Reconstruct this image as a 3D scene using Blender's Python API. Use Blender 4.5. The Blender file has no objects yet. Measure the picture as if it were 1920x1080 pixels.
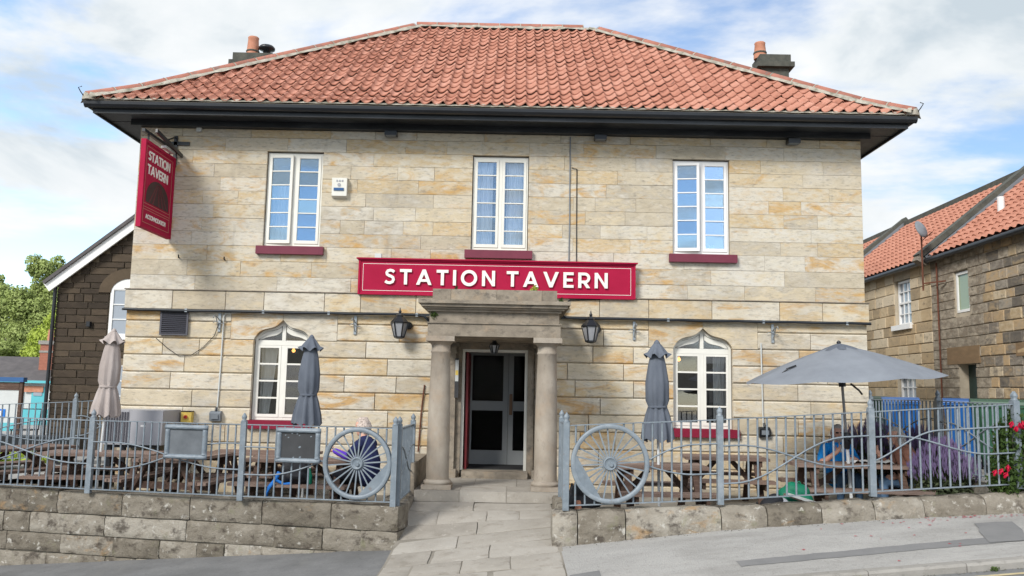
import bpy, math, random
import numpy as np
from mathutils import Vector, Matrix

random.seed(11)
RNG = np.random.default_rng(5)
sc = bpy.context.scene
COL = sc.collection
PI = math.pi
rad = math.radians

# ------------------------------------------------------------------ camera
FPX = 1597.68                                   # focal length in pixels of a 1920 wide frame
_p, _r, _y = rad(6.76), rad(1.1487), rad(-0.1242)
FW = np.array([math.sin(_y) * math.cos(_p), math.cos(_y) * math.cos(_p), math.sin(_p)])
_rt = np.array([math.cos(_y), -math.sin(_y), 0.0])
_up = np.cross(_rt, FW)
RT = math.cos(_r) * _rt + math.sin(_r) * _up
UP = math.cos(_r) * _up - math.sin(_r) * _rt
CAM = np.array([0.0, -14.4, 1.51])
cd = bpy.data.cameras.new('camera')
co = bpy.data.objects.new('camera', cd)
COL.objects.link(co)
cd.sensor_width = 36.0
cd.lens = FPX / 1920 * 36
cd.clip_start, cd.clip_end = 0.1, 5000
m3 = Matrix([[RT[i], UP[i], -FW[i]] for i in range(3)])
co.matrix_world = Matrix.Translation(CAM.tolist()) @ m3.to_4x4()
sc.camera = co

# ------------------------------------------------------------------ sky, sun, exposure
SUN_EL, SUN_AZ = rad(36), rad(-36)              # the sun stands in front of the house, to the left
w = bpy.data.worlds.new('World')
sc.world = w
w.use_nodes = True
nt = w.node_tree
nt.nodes.clear()


def nd(nt, t, **kw):
    n = nt.nodes.new(t)
    for k, v in kw.items():
        if k.startswith('i_'):
            n.inputs[k[2:].replace('_', ' ')].default_value = v
        else:
            setattr(n, k, v)
    return n


def ramp(nt, pts, interp='LINEAR'):
    n = nt.nodes.new('ShaderNodeValToRGB')
    n.color_ramp.interpolation = interp
    els = n.color_ramp.elements
    while len(els) < len(pts):
        els.new(0.5)
    for e, (p, c) in zip(els, pts):
        e.position = p
        e.color = (c, c, c, 1) if isinstance(c, (int, float)) else (*c, 1)
    return n


def math_n(nt, op, a, b=None, clamp=False):
    n = nt.nodes.new('ShaderNodeMath')
    n.operation = op
    n.use_clamp = clamp
    for i, v in enumerate((a, b)):
        if v is None:
            continue
        if isinstance(v, (int, float)):
            n.inputs[i].default_value = v
        else:
            nt.links.new(v, n.inputs[i])
    return n.outputs[0]


def mixc(nt, fac, a, b, mode='MIX'):
    n = nt.nodes.new('ShaderNodeMix')
    n.data_type = 'RGBA'
    n.blend_type = mode
    n.clamp_factor = True
    for s, v in ((n.inputs[0], fac), (n.inputs[6], a), (n.inputs[7], b)):
        if isinstance(v, (int, float)):
            s.default_value = v
        elif isinstance(v, tuple):
            s.default_value = (*v, 1)
        else:
            nt.links.new(v, s)
    return n.outputs[2]


L = nt.links
sky = nd(nt, 'ShaderNodeTexSky', sky_type='NISHITA', sun_disc=False, sun_elevation=SUN_EL,
         sun_rotation=SUN_AZ + PI, air_density=1.0, dust_density=1.0, ozone_density=1.6)
tc = nd(nt, 'ShaderNodeTexCoord')
sx = nd(nt, 'ShaderNodeSeparateXYZ')
L.new(tc.outputs['Generated'], sx.inputs[0])
zz = math_n(nt, 'ADD', math_n(nt, 'MAXIMUM', sx.outputs[2], 0.0), 0.22)
cx_ = nd(nt, 'ShaderNodeCombineXYZ')
L.new(math_n(nt, 'DIVIDE', sx.outputs[0], zz), cx_.inputs[0])
L.new(math_n(nt, 'DIVIDE', sx.outputs[1], zz), cx_.inputs[1])
mp = nd(nt, 'ShaderNodeMapping')
mp.inputs['Location'].default_value = (1.158, -8.487, 2.371)
L.new(cx_.outputs[0], mp.inputs[0])
n1 = nd(nt, 'ShaderNodeTexNoise', i_Scale=0.95, i_Detail=8.0, i_Roughness=0.56, i_Distortion=0.3)
L.new(mp.outputs[0], n1.inputs['Vector'])
n2 = nd(nt, 'ShaderNodeTexNoise', i_Scale=1.5, i_Detail=6.0, i_Roughness=0.55, i_Distortion=0.4)
mp2 = nd(nt, 'ShaderNodeMapping')
mp2.inputs['Location'].default_value = (-26.352, -8.409, 3.799)
L.new(cx_.outputs[0], mp2.inputs[0])
L.new(mp2.outputs[0], n2.inputs['Vector'])
cover = ramp(nt, [(0.39, 0.0), (0.50, 1.0)], 'EASE')
L.new(n1.outputs[0], cover.inputs[0])
shade = ramp(nt, [(0.36, (3.2, 3.65, 4.0)), (0.45, (4.5, 4.75, 4.9)), (0.56, (5.2, 5.3, 5.35)), (0.68, (5.7, 5.7, 5.7))])
L.new(n2.outputs[0], shade.inputs[0])
skyc = mixc(nt, cover.outputs[0], mixc(nt, 1.0, sky.outputs[0], (1.15, 1.2, 1.25), 'MULTIPLY'), shade.outputs[0])
bg = nd(nt, 'ShaderNodeBackground', i_Strength=0.1)
L.new(skyc, bg.inputs[0])
wo = nd(nt, 'ShaderNodeOutputWorld')
L.new(bg.outputs[0], wo.inputs[0])

ld = bpy.data.lights.new('sun', 'SUN')
ld.energy = 2.0
ld.angle = rad(17)
ld.color = (1.0, 0.965, 0.91)
sun = bpy.data.objects.new('sun', ld)
COL.objects.link(sun)
sd = Vector((math.sin(SUN_AZ) * math.cos(SUN_EL), -math.cos(SUN_AZ) * math.cos(SUN_EL), math.sin(SUN_EL)))
sun.rotation_euler = sd.to_track_quat('Z', 'Y').to_euler()
sun.location = (sd * 60).to_tuple()
vs = sc.view_settings
vs.view_transform, vs.look, vs.gamma, vs.use_curve_mapping = 'Standard', 'None', 1.0, False
vs.exposure = 0.95


# ------------------------------------------------------------------ materials
def pmat(name, cols, rough=0.8, scale=(3, 3, 3), detail=5, rand=0.5, bump=0.0, bscale=30, metal=0.0,
         spec=0.4, veins=None, specks=(), coord='Object', nrough=0.6, coat=0.0, soot=None, island=False):
    """cols: ramp of colours read at  rand*(random of the object) + (1-rand)*noise."""
    m = bpy.data.materials.new(name)
    m.use_nodes = True
    t = m.node_tree
    b = t.nodes['Principled BSDF']
    b.inputs['Roughness'].default_value = rough
    b.inputs['Metallic'].default_value = metal
    b.inputs['Specular IOR Level'].default_value = spec
    b.inputs['Coat Weight'].default_value = coat
    tc = nd(t, 'ShaderNodeTexCoord')
    oi = nd(t, 'ShaderNodeObjectInfo')
    RND = oi.outputs['Random']
    if island:
        RND = nd(t, 'ShaderNodeNewGeometry').outputs['Random Per Island']
    off = math_n(t, 'MULTIPLY', RND, 137.0)
    va = nd(t, 'ShaderNodeVectorMath', operation='ADD')
    t.links.new(tc.outputs[coord], va.inputs[0])
    t.links.new(off, va.inputs[1])
    mp = nd(t, 'ShaderNodeMapping')
    mp.inputs['Scale'].default_value = scale
    t.links.new(va.outputs[0], mp.inputs[0])
    no = nd(t, 'ShaderNodeTexNoise', i_Scale=1.0, i_Detail=float(detail), i_Roughness=nrough)
    t.links.new(mp.outputs[0], no.inputs['Vector'])
    nz = math_n(t, 'SUBTRACT', math_n(t, 'MULTIPLY', no.outputs[0], 2.0), 0.5)
    val = math_n(t, 'ADD', math_n(t, 'MULTIPLY', RND, rand),
                 math_n(t, 'MULTIPLY', nz, 1 - rand), clamp=True)
    cr = ramp(t, cols)
    t.links.new(val, cr.inputs[0])
    c = cr.outputs[0]
    if veins:                                     # stretched blotches of another colour on some of the objects
        vc, vscale, lo, hi, share = veins
        m2 = nd(t, 'ShaderNodeMapping')
        m2.inputs['Scale'].default_value = vscale
        t.links.new(va.outputs[0], m2.inputs[0])
        n2 = nd(t, 'ShaderNodeTexNoise', i_Scale=1.0, i_Detail=6.0, i_Roughness=0.62, i_Distortion=0.9)
        t.links.new(m2.outputs[0], n2.inputs['Vector'])
        r2 = math_n(t, 'FRACT', math_n(t, 'MULTIPLY', oi.outputs['Random'], 17.3))
        sh = math_n(t, 'MULTIPLY', math_n(t, 'SUBTRACT', r2, 1 - share), 0.22)
        vr = ramp(t, [(lo, 0.0), (hi, 1.0)])
        t.links.new(math_n(t, 'ADD', n2.outputs[0], sh), vr.inputs[0])
        c = mixc(t, math_n(t, 'MULTIPLY', vr.outputs[0], 0.85), c, vc)
    for sc_, ssc, lo, hi, amt in specks:
        m2 = nd(t, 'ShaderNodeMapping')
        m2.inputs['Scale'].default_value = ssc if isinstance(ssc, tuple) else (ssc,) * 3
        t.links.new(va.outputs[0], m2.inputs[0])
        n3 = nd(t, 'ShaderNodeTexNoise', i_Scale=1.0, i_Detail=4.0, i_Roughness=0.65)
        t.links.new(m2.outputs[0], n3.inputs['Vector'])
        sr = ramp(t, [(lo, 0.0), (hi, 1.0)])
        t.links.new(n3.outputs[0], sr.inputs[0])
        c = mixc(t, math_n(t, 'MULTIPLY', sr.outputs[0], amt), c, sc_)
    for sc_, ssc, lo, hi, amt in (soot or ()):    # weathering that runs across the joints
        ge = nd(t, 'ShaderNodeNewGeometry')
        m2 = nd(t, 'ShaderNodeMapping')
        m2.inputs['Scale'].default_value = ssc
        t.links.new(ge.outputs['Position'], m2.inputs[0])
        n3 = nd(t, 'ShaderNodeTexNoise', i_Scale=1.0, i_Detail=7.0, i_Roughness=0.6, i_Distortion=0.4)
        t.links.new(m2.outputs[0], n3.inputs['Vector'])
        sr = ramp(t, [(lo, 0.0), (hi, 1.0)])
        t.links.new(n3.outputs[0], sr.inputs[0])
        c = mixc(t, math_n(t, 'MULTIPLY', sr.outputs[0], amt), c, sc_)
    t.links.new(c, b.inputs['Base Color'])
    if bump:
        bn = nd(t, 'ShaderNodeTexNoise', i_Scale=float(bscale), i_Detail=5.0, i_Roughness=0.65)
        t.links.new(va.outputs[0], bn.inputs['Vector'])
        ad = math_n(t, 'ADD', bn.outputs[0], math_n(t, 'MULTIPLY', no.outputs[0], 0.8))
        bp = nd(t, 'ShaderNodeBump', i_Strength=float(bump), i_Distance=0.02)
        t.links.new(ad, bp.inputs['Height'])
        t.links.new(bp.outputs[0], b.inputs['Normal'])
    return m


def two(c, d=0.12):
    return [(0.0, tuple(max(0, v * (1 - d)) for v in c)), (1.0, tuple(v * (1 + d) for v in c))]


def glass(name, fac, tint=(1, 1, 1), body=None):
    m = bpy.data.materials.new(name)
    m.use_nodes = True
    t = m.node_tree
    t.nodes.clear()
    g = nd(t, 'ShaderNodeBsdfGlossy', i_Roughness=0.015)
    g.inputs[0].default_value = (*tint, 1)
    if body:
        tr = nd(t, 'ShaderNodeBsdfDiffuse')
        tr.inputs[0].default_value = (*body, 1)
    else:
        tr = nd(t, 'ShaderNodeBsdfTransparent')
    lw = nd(t, 'ShaderNodeFresnel', i_IOR=1.5)
    f = math_n(t, 'ADD', lw.outputs[0], fac, clamp=True)
    mx = nd(t, 'ShaderNodeMixShader')
    t.links.new(f, mx.inputs[0])
    t.links.new(tr.outputs[0], mx.inputs[1])
    t.links.new(g.outputs[0], mx.inputs[2])
    o = nd(t, 'ShaderNodeOutputMaterial')
    t.links.new(mx.outputs[0], o.inputs[0])
    return m


def emit(name, c, s):
    m = bpy.data.materials.new(name)
    m.use_nodes = True
    t = m.node_tree
    b = t.nodes['Principled BSDF']
    b.inputs['Base Color'].default_value = (*c, 1)
    b.inputs['Emission Color'].default_value = (*c, 1)
    b.inputs['Emission Strength'].default_value = s
    return m


STONE = [(0.0, (0.37, 0.325, 0.25)), (0.16, (0.46, 0.415, 0.33)), (0.28, (0.53, 0.485, 0.395)), (0.38, (0.50, 0.40, 0.255)), (0.46, (0.54, 0.50, 0.41)),
         (0.54, (0.55, 0.53, 0.475)), (0.63, (0.43, 0.395, 0.33)), (0.74, (0.53, 0.465, 0.345)), (0.86, (0.56, 0.54, 0.485)), (1.0, (0.50, 0.385, 0.235))]
STONE = [(p, (c[0] * 1.025, c[1] * 1.0, c[2] * .955)) for p, c in STONE]     # a touch of honey in the whole quarry
SPK = [((0.19, 0.175, 0.155), (9, 9, 30), 0.53, 0.72, 0.62), ((0.62, 0.60, 0.56), (5, 5, 9), 0.58, 0.75, 0.5)]
M = {}
M['stone'] = pmat('pale_sandstone', STONE, 0.9, (4.5, 4.5, 11), 7, 0.78, 0.45, 24, veins=((0.50, 0.30, 0.10), (2.0, 2.0, 5), 0.56, 0.74, 0.5), specks=SPK, spec=0.2, soot=[((0.20, 0.185, 0.165), (.7, .7, .9), .52, .76, .42), ((0.55, 0.54, 0.51), (1.1, 1.1, 1.6), .56, .72, .4), ((0.14, 0.125, 0.11), (2.6, 2.6, .5), .60, .78, .4)])
M['stone_low'] = pmat('dressed_sandstone', [(p, (c[0] * 1.02, c[1] * 1.0, c[2] * .97)) for p, c in STONE], 0.9, (3, 3, 9), 6, 0.76, 0.35, 22, veins=((0.47, 0.28, 0.10), (1.4, 1.4, 5), 0.56, 0.70, 0.5), specks=SPK, spec=0.2, soot=[((0.20, 0.185, 0.165), (.7, .7, .9), .52, .76, .42), ((0.55, 0.54, 0.51), (1.1, 1.1, 1.6), .56, .72, .4), ((0.14, 0.125, 0.11), (2.6, 2.6, .5), .60, .78, .4)])
M['stone_side'] = pmat('side_sandstone', STONE, 0.9, (4.5, 4.5, 11), 6, 0.62, 0.35, 24, specks=SPK, spec=0.2, island=True)
M['porch'] = pmat('weathered_porch_stone', [(0, (0.135, 0.115, 0.092)), (0.5, (0.25, 0.215, 0.17)), (1, (0.35, 0.305, 0.245))], 0.92, (4, 4, 5), 6, 0.15, 0.4, 30,
                  specks=[((0.09, 0.08, 0.07), (6, 6, 9), 0.55, 0.7, 0.7), ((0.40, 0.30, 0.2), 3, 0.55, 0.7, 0.5)], spec=0.2)
M['column'] = pmat('column_stone', [(0, (0.20, 0.17, 0.138)), (0.5, (0.31, 0.27, 0.222)), (1, (0.41, 0.365, 0.305))], 0.92, (3, 3, 2), 6, 0.1, 0.3, 40,
                   specks=[((0.15, 0.13, 0.11), (12, 12, 6), 0.6, 0.75, 0.5), ((0.36, 0.27, 0.19), 2.5, 0.5, 0.7, 0.5)], spec=0.2)
M['mortar_pale'] = pmat('pale_wall_mortar', two((0.36, 0.325, 0.265), 0.3), 0.95, bump=0.2, rand=0)
M['mortar'] = pmat('wall_mortar', two((0.19, 0.17, 0.14), 0.3), 0.95, bump=0.2, rand=0)
M['lowwall'] = pmat('old_wall_stone', [(0, (0.085, 0.075, 0.06)), (0.3, (0.165, 0.145, 0.115)), (0.6, (0.25, 0.225, 0.185)), (0.8, (0.33, 0.305, 0.26)), (1, (0.25, 0.205, 0.155))], 0.95, (4, 4, 6), 8, 0.5, 1.0, 26,
                    veins=((0.32, 0.21, 0.11), (3, 3, 5), 0.62, 0.76, 0.4),
                    specks=[((0.05, 0.04, 0.033), (6, 6, 8), 0.53, 0.68, 0.8), ((0.52, 0.50, 0.45), (9, 9, 9), 0.60, 0.70, 0.75), ((0.16, 0.17, 0.08), 5, 0.6, 0.75, 0.4)], spec=0.15)
M['wallmortar'] = pmat('old_lime_mortar', two((0.20, 0.18, 0.145), 0.35), 0.95, bump=0.3, rand=0)
M['darkstone'] = pmat('sooty_stone', [(0, (0.030, 0.025, 0.020)), (0.5, (0.058, 0.045, 0.034)), (1, (0.10, 0.076, 0.053))], 0.95, (4, 4, 8), 5, 0.6, 0.4, 25, spec=0.15)
M['darkmortar'] = pmat('pale_pointing', two((0.21, 0.17, 0.12), 0.2), 0.95, rand=0)
M['cottage'] = pmat('cottage_stone', [(0, (0.10, 0.09, 0.08)), (0.14, (0.17, 0.15, 0.125)), (0.27, (0.40, 0.30, 0.18)), (0.4, (0.55, 0.46, 0.33)), (0.5, (0.19, 0.165, 0.14)), (0.6, (0.33, 0.295, 0.245)), (0.72, (0.46, 0.33, 0.19)), (0.84, (0.22, 0.185, 0.145)), (1, (0.58, 0.51, 0.40))], 0.95, (5, 5, 10), 6, 0.82, 0.5, 28,
                    specks=[((0.06, 0.055, 0.05), (7, 7, 11), 0.56, 0.72, 0.55)], spec=0.15)
M['cottage_tan'] = pmat('tan_cottage_stone', [(0, (0.27, 0.22, 0.155)), (0.3, (0.46, 0.345, 0.21)), (0.6, (0.55, 0.445, 0.30)), (1, (0.58, 0.50, 0.38))], 0.95, (4, 4, 8), 6, 0.8, 0.5, 28, specks=[((0.10, 0.085, 0.07), (6, 6, 10), 0.56, 0.72, 0.6)], spec=0.15)
M['lintel'] = pmat('brown_lintel_stone', two((0.235, 0.155, 0.085), .25), .95, (3, 3, 9), rand=.2, bump=.3)
M['cottmortar'] = pmat('cottage_pointing', two((0.45, 0.39, 0.30), 0.25), 0.95, bump=0.2, rand=0)
TILE = [(0, (0.14, 0.08, 0.062)), (0.12, (0.22, 0.105, 0.075)), (0.22, (0.37, 0.16, 0.11)), (0.5, (0.435, 0.20, 0.14)), (0.8, (0.49, 0.245, 0.18)), (1, (0.52, 0.30, 0.235))]
TSP = [((0.10, 0.07, 0.06), (9, 9, 9), 0.62, 0.78, 0.5), ((0.52, 0.42, 0.36), (14, 14, 14), 0.62, 0.78, 0.3)]
M['tile'] = pmat('clay_pantile', TILE, 0.85, (6, 6, 6), 5, 0.45, 0.3, 50, specks=TSP, spec=0.25)
M['tilefield'] = pmat('clay_pantile_field', TILE, 0.85, (9, 9, 5), 6, 0.5, 0.3, 50, specks=TSP, spec=0.25, island=True)
M['tile2'] = pmat('orange_pantile', [(0, (0.26, 0.105, 0.07)), (0.5, (0.42, 0.185, 0.125)), (1, (0.50, 0.25, 0.18))], 0.85, (9, 9, 9), 5, 0.0, 0.2, 40, spec=0.25)
M['hiptile'] = pmat('ridge_clay', [(0, (0.22, 0.10, 0.075)), (0.5, (0.36, 0.15, 0.11)), (1, (0.43, 0.20, 0.15))], 0.88, (5, 5, 5), 5, 0.5, 0.3, 40, specks=[((0.16, 0.14, 0.13), 8, 0.55, 0.7, 0.7)], spec=0.25)
M['bedding'] = pmat('mortar_bedding', [(0, (0.20, 0.185, 0.15)), (0.6, (0.40, 0.37, 0.31)), (1, (0.50, 0.47, 0.40))], 0.95, (6, 6, 6), 6, 0.1, 0.5, 30, specks=[((0.12, 0.12, 0.08), 5, 0.52, 0.66, 0.7)], spec=0.1)
M['black'] = pmat('black_gloss_paint', two((0.010, 0.012, 0.016), 0.3), 0.38, spec=0.5, rand=0)
M['soffit'] = pmat('blue_black_paint', [(0, (0.008, 0.010, 0.013)), (0.5, (0.018, 0.022, 0.027)), (1, (0.05, 0.056, 0.064))], 0.45, (1.2, 3, 7), 6, 0, spec=0.4)
M['cream'] = pmat('cream_paint', two((0.70, 0.69, 0.63), 0.06), 0.5, (4, 4, 4), spec=0.4, rand=0)
M['white'] = pmat('white_paint', two((0.74, 0.74, 0.73), 0.05), 0.5, spec=0.4, rand=0)
M['net'] = pmat('net_curtain', two((0.80, 0.82, 0.83), 0.04), 0.9, (12, 12, 1), rand=0)
M['crimson'] = pmat('crimson_gloss', [(0, (0.31, 0.008, 0.040)), (1, (0.38, 0.012, 0.052))], 0.65, (1.5, 1.5, 3), spec=0.12, rand=0)
M['sillred'] = pmat('plum_sill_paint', two((0.155, 0.030, 0.052), 0.1), 0.6, (6, 6, 6), spec=0.3, rand=0)
M['sill_low'] = pmat('dark_crimson_paint', two((0.20, 0.012, 0.034), 0.1), 0.6, (5, 5, 5), spec=0.2, rand=0)
M['letter'] = pmat('white_letter', two((0.76, 0.74, 0.69), 0.03), 0.45, rand=0)
M['gold'] = pmat('gold_line', two((0.45, 0.22, 0.15), 0.1), 0.5, rand=0)
M['signart'] = pmat('dark_print', two((0.035, 0.010, 0.014), 0.2), 0.5, rand=0)
M['signart2'] = pmat('red_print', two((0.11, 0.012, 0.022), 0.2), 0.5, rand=0)
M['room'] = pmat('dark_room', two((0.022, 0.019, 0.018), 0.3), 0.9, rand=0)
M['galv'] = pmat('grey_blue_metal', [(0, (0.125, 0.155, 0.185)), (0.6, (0.185, 0.22, 0.25)), (1, (0.25, 0.285, 0.315))], 0.5, (9, 9, 9), 5, 0.25, 0.1, 40, spec=0.5, specks=[((0.34, 0.37, 0.4), 25, 0.6, 0.72, 0.5), ((0.15, 0.085, 0.05), 14, 0.64, 0.74, 0.55), ((0.09, 0.11, 0.125), 5, 0.55, 0.7, 0.4)])
M['steel'] = pmat('galvanised_steel', two((0.33, 0.36, 0.38), 0.2), 0.4, metal=0.6, rand=0)
M['rust'] = pmat('rusty_iron', two((0.13, 0.045, 0.025), 0.3), 0.8, (10, 10, 10), rand=0)
M['wood'] = pmat('stained_timber', [(0, (0.045, 0.026, 0.019)), (0.5, (0.085, 0.050, 0.036)), (1, (0.155, 0.10, 0.076))], 0.75, (3, 22, 22), 5, 0.45, 0.3, 30, spec=0.3, specks=[((0.25, 0.18, 0.14), (3, 30, 30), 0.58, 0.72, 0.6)])
M['woodtop'] = pmat('worn_timber_top', [(0, (0.10, 0.066, 0.05)), (0.5, (0.18, 0.122, 0.097)), (1, (0.29, 0.22, 0.185))], 0.75, (3, 22, 22), 5, 0.45, 0.3, 30, spec=0.3)
M['canvas'] = pmat('slate_canvas', [(0, (0.085, 0.098, 0.122)), (1, (0.135, 0.152, 0.182))], 0.9, (6, 6, 3), 5, 0.0, 0.15, 60, spec=0.15)
M['canvas_open'] = pmat('pale_slate_canvas', [(0, (0.165, 0.18, 0.205)), (1, (0.22, 0.24, 0.268))], 0.9, (3, 3, 3), 5, 0.0, 0.1, 60, spec=0.15)
M['beige'] = pmat('faded_beige_canvas', [(0, (0.30, 0.255, 0.235)), (1, (0.44, 0.39, 0.365))], 0.9, (6, 6, 2), 5, 0.0, 0.15, 60, spec=0.15)
M['pole'] = pmat('pale_pole', two((0.55, 0.57, 0.58), 0.08), 0.4, rand=0)
M['poledark'] = pmat('grey_pole', two((0.30, 0.30, 0.31), 0.1), 0.4, rand=0)
M['slate'] = pmat('chalkboard_slate', [(0, (0.075, 0.085, 0.095)), (1, (0.15, 0.165, 0.18))], 0.7, (4, 4, 4), 5, 0, spec=0.3)
M['slate2'] = pmat('clean_chalkboard', [(0, (0.030, 0.031, 0.033)), (1, (0.05, 0.052, 0.055))], 0.6, (4, 4, 4), 5, 0, spec=0.3)
M['asphalt'] = pmat('worn_asphalt', [(0, (0.145, 0.146, 0.146)), (1, (0.20, 0.20, 0.198))], 0.95, (2.5, 2.5, 2.5), 7, 0, 0.35, 90, spec=0.15, specks=[((0.27, 0.265, 0.255), 30, 0.58, 0.70, 0.5), ((0.06, 0.06, 0.06), 24, 0.56, 0.7, 0.4), ((0.085, 0.085, 0.082), 0.8, 0.5, 0.7, 0.4), ((.22, .215, .2), (1.5, .4, 1), .56, .7, .4)])
M['pavement'] = pmat('pale_tarmac', [(0, (0.30, 0.292, 0.276)), (1, (0.41, 0.40, 0.38))], 0.95, (1.1, 2.4, 2), 8, 0, 0.8, 45, spec=0.15, specks=[((0.17, 0.16, 0.15), 26, 0.55, 0.70, 0.42), ((0.48, 0.465, 0.44), 34, 0.58, 0.70, 0.35), ((0.21, 0.2, 0.185), (.9, 2.2, 1), .52, .72, .45)])
M['patch'] = pmat('dark_tarmac', [(0, (0.165, 0.165, 0.165)), (1, (0.215, 0.213, 0.21))], 0.95, (3, 3, 3), 6, 0, 0.3, 80, spec=0.15)
M['kerb'] = pmat('kerb_concrete', [(0, (0.22, 0.21, 0.19)), (1, (0.33, 0.315, 0.29))], 0.95, (4, 4, 4), 6, 0.3, 0.4, 60, spec=0.15, specks=[((0.12, 0.11, 0.1), 9, 0.55, 0.7, 0.5)])
M['flag'] = pmat('york_flagstone', [(0, (0.235, 0.215, 0.185)), (0.5, (0.325, 0.30, 0.262)), (1, (0.40, 0.375, 0.335))], 0.93, (3, 3, 3), 6, 0.45, 0.4, 35, spec=0.2, specks=[((0.17, 0.145, 0.115), 5, 0.55, 0.72, 0.5), ((0.5, 0.47, 0.42), 9, 0.62, 0.74, 0.5)])
M['yellow'] = pmat('faded_yellow_line', [(0, (0.40, 0.33, 0.19)), (1, (0.56, 0.47, 0.28))], 0.9, (8, 8, 8), 6, 0, specks=[((0.2, 0.19, 0.17), 14, 0.52, 0.66, 0.7)])
M['terrace'] = pmat('terrace_paving', [(0, (0.17, 0.155, 0.13)), (1, (0.30, 0.275, 0.235))], 0.95, (3, 3, 3), 6, 0.2, 0.3, 40, spec=0.15)
M['earth'] = pmat('ground_earth', [(0, (0.10, 0.10, 0.085)), (1, (0.17, 0.165, 0.14))], 0.95, (1, 1, 1), 6, 0, spec=0.1)
M['grass'] = pmat('grass_green', [(0, (0.045, 0.085, 0.018)), (1, (0.10, 0.16, 0.035))], 0.9, (8, 8, 8), 4, 0)
M['leadgrey'] = pmat('lead_grey', two((0.17, 0.19, 0.21), 0.15), 0.6, rand=0)
M['slate_roof'] = pmat('grey_slate', [(0, (0.065, 0.06, 0.062)), (1, (0.115, 0.105, 0.105))], 0.8, (3, 3, 3), 5, 0, 0.2, 20)
M['turq'] = pmat('turquoise_boards', two((0.10, 0.43, 0.48), 0.1), 0.6, rand=0.4)
M['offwhite'] = pmat('grey_white_boards', two((0.52, 0.54, 0.53), 0.08), 0.6, rand=0.4)
M['brick'] = pmat('red_brick', two((0.30, 0.12, 0.08), 0.25), 0.9, (8, 8, 14), rand=0.2)
M['green'] = pmat('green_plastic', two((0.018, 0.075, 0.038), 0.15), 0.45, rand=0.3)
M['blue'] = pmat('blue_plastic', two((0.007, 0.09, 0.31), 0.08), 0.4, rand=0)
M['darkgreen'] = pmat('dark_green_paint', two((0.012, 0.035, 0.032), 0.2), 0.5, rand=0)
M['cabinet'] = pmat('grey_cabinet_metal', two((0.33, 0.335, 0.36), 0.06), 0.5, rand=0)
M['grille'] = pmat('dark_grille', two((0.07, 0.07, 0.085), 0.1), 0.5, rand=0)
M['amber'] = pmat('yellow_plastic', two((0.62, 0.45, 0.10), 0.05), 0.5, rand=0)
M['redplastic'] = pmat('red_plastic', two((0.45, 0.03, 0.02), 0.05), 0.5, rand=0)
M['navyprint'] = pmat('navy_print', two((0.03, 0.10, 0.25), 0.05), 0.5, rand=0)
M['terracotta'] = pmat('terracotta_pot', [(0, (0.38, 0.15, 0.085)), (1, (0.55, 0.27, 0.18))], 0.85, (6, 6, 6), 5, 0)
M['stack'] = pmat('sooty_stack', [(0, (0.045, 0.05, 0.045)), (1, (0.11, 0.11, 0.09))], 0.95, (5, 5, 5), 5, 0, 0.3)
M['mat'] = pmat('dark_doormat', two((0.015, 0.015, 0.017), 0.2), 0.95, rand=0)
M['doorwhite'] = pmat('grey_white_door', two((0.27, 0.285, 0.29), 0.06), 0.5, rand=0)
M['reddoor'] = pmat('maroon_door', two((0.14, 0.012, 0.016), 0.1), 0.5, rand=0)
M['brass'] = pmat('old_brass', two((0.14, 0.08, 0.045), 0.1), 0.45, metal=0.4, rand=0)
M['frost'] = glass('frosted_glass', -0.03, body=(0.27, 0.33, 0.22))
M['glass_up'] = glass('upper_window_glass', 0.26, (0.64, 0.83, 1.0))
M['glass_mid'] = glass('middle_window_glass', 0.10, (0.72, 0.87, 1.0))
M['glass_low'] = glass('lower_window_glass', 0.03)
M['glass_door'] = glass('door_glass', -0.038)
M['glass_lamp'] = glass('lantern_glass', 0.08, body=(0.30, 0.31, 0.33))
M['glow'] = emit('lit_bulb', (1.0, 0.45, 0.12), 1.2)


# ------------------------------------------------------------------ object helpers
ORG = {}                                          # world place of every object while it is built


def link(o, parent, org):
    COL.objects.link(o)
    org = Vector(org)
    if parent is not None:
        o.parent = parent
        o.location = org - ORG[parent.name]
    else:
        o.location = org
    ORG[o.name] = org
    return o


def tag(o, label=None, cat=None, group=None, kind=None):
    for k, v in (('label', label), ('category', cat), ('group', group), ('kind', kind)):
        if v:
            o[k] = v
    return o


def thing(name, loc, label, cat, group=None):
    o = bpy.data.objects.new(name, None)
    o.empty_display_size = 0.1
    link(o, None, loc)
    return tag(o, label, cat, group)


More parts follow.
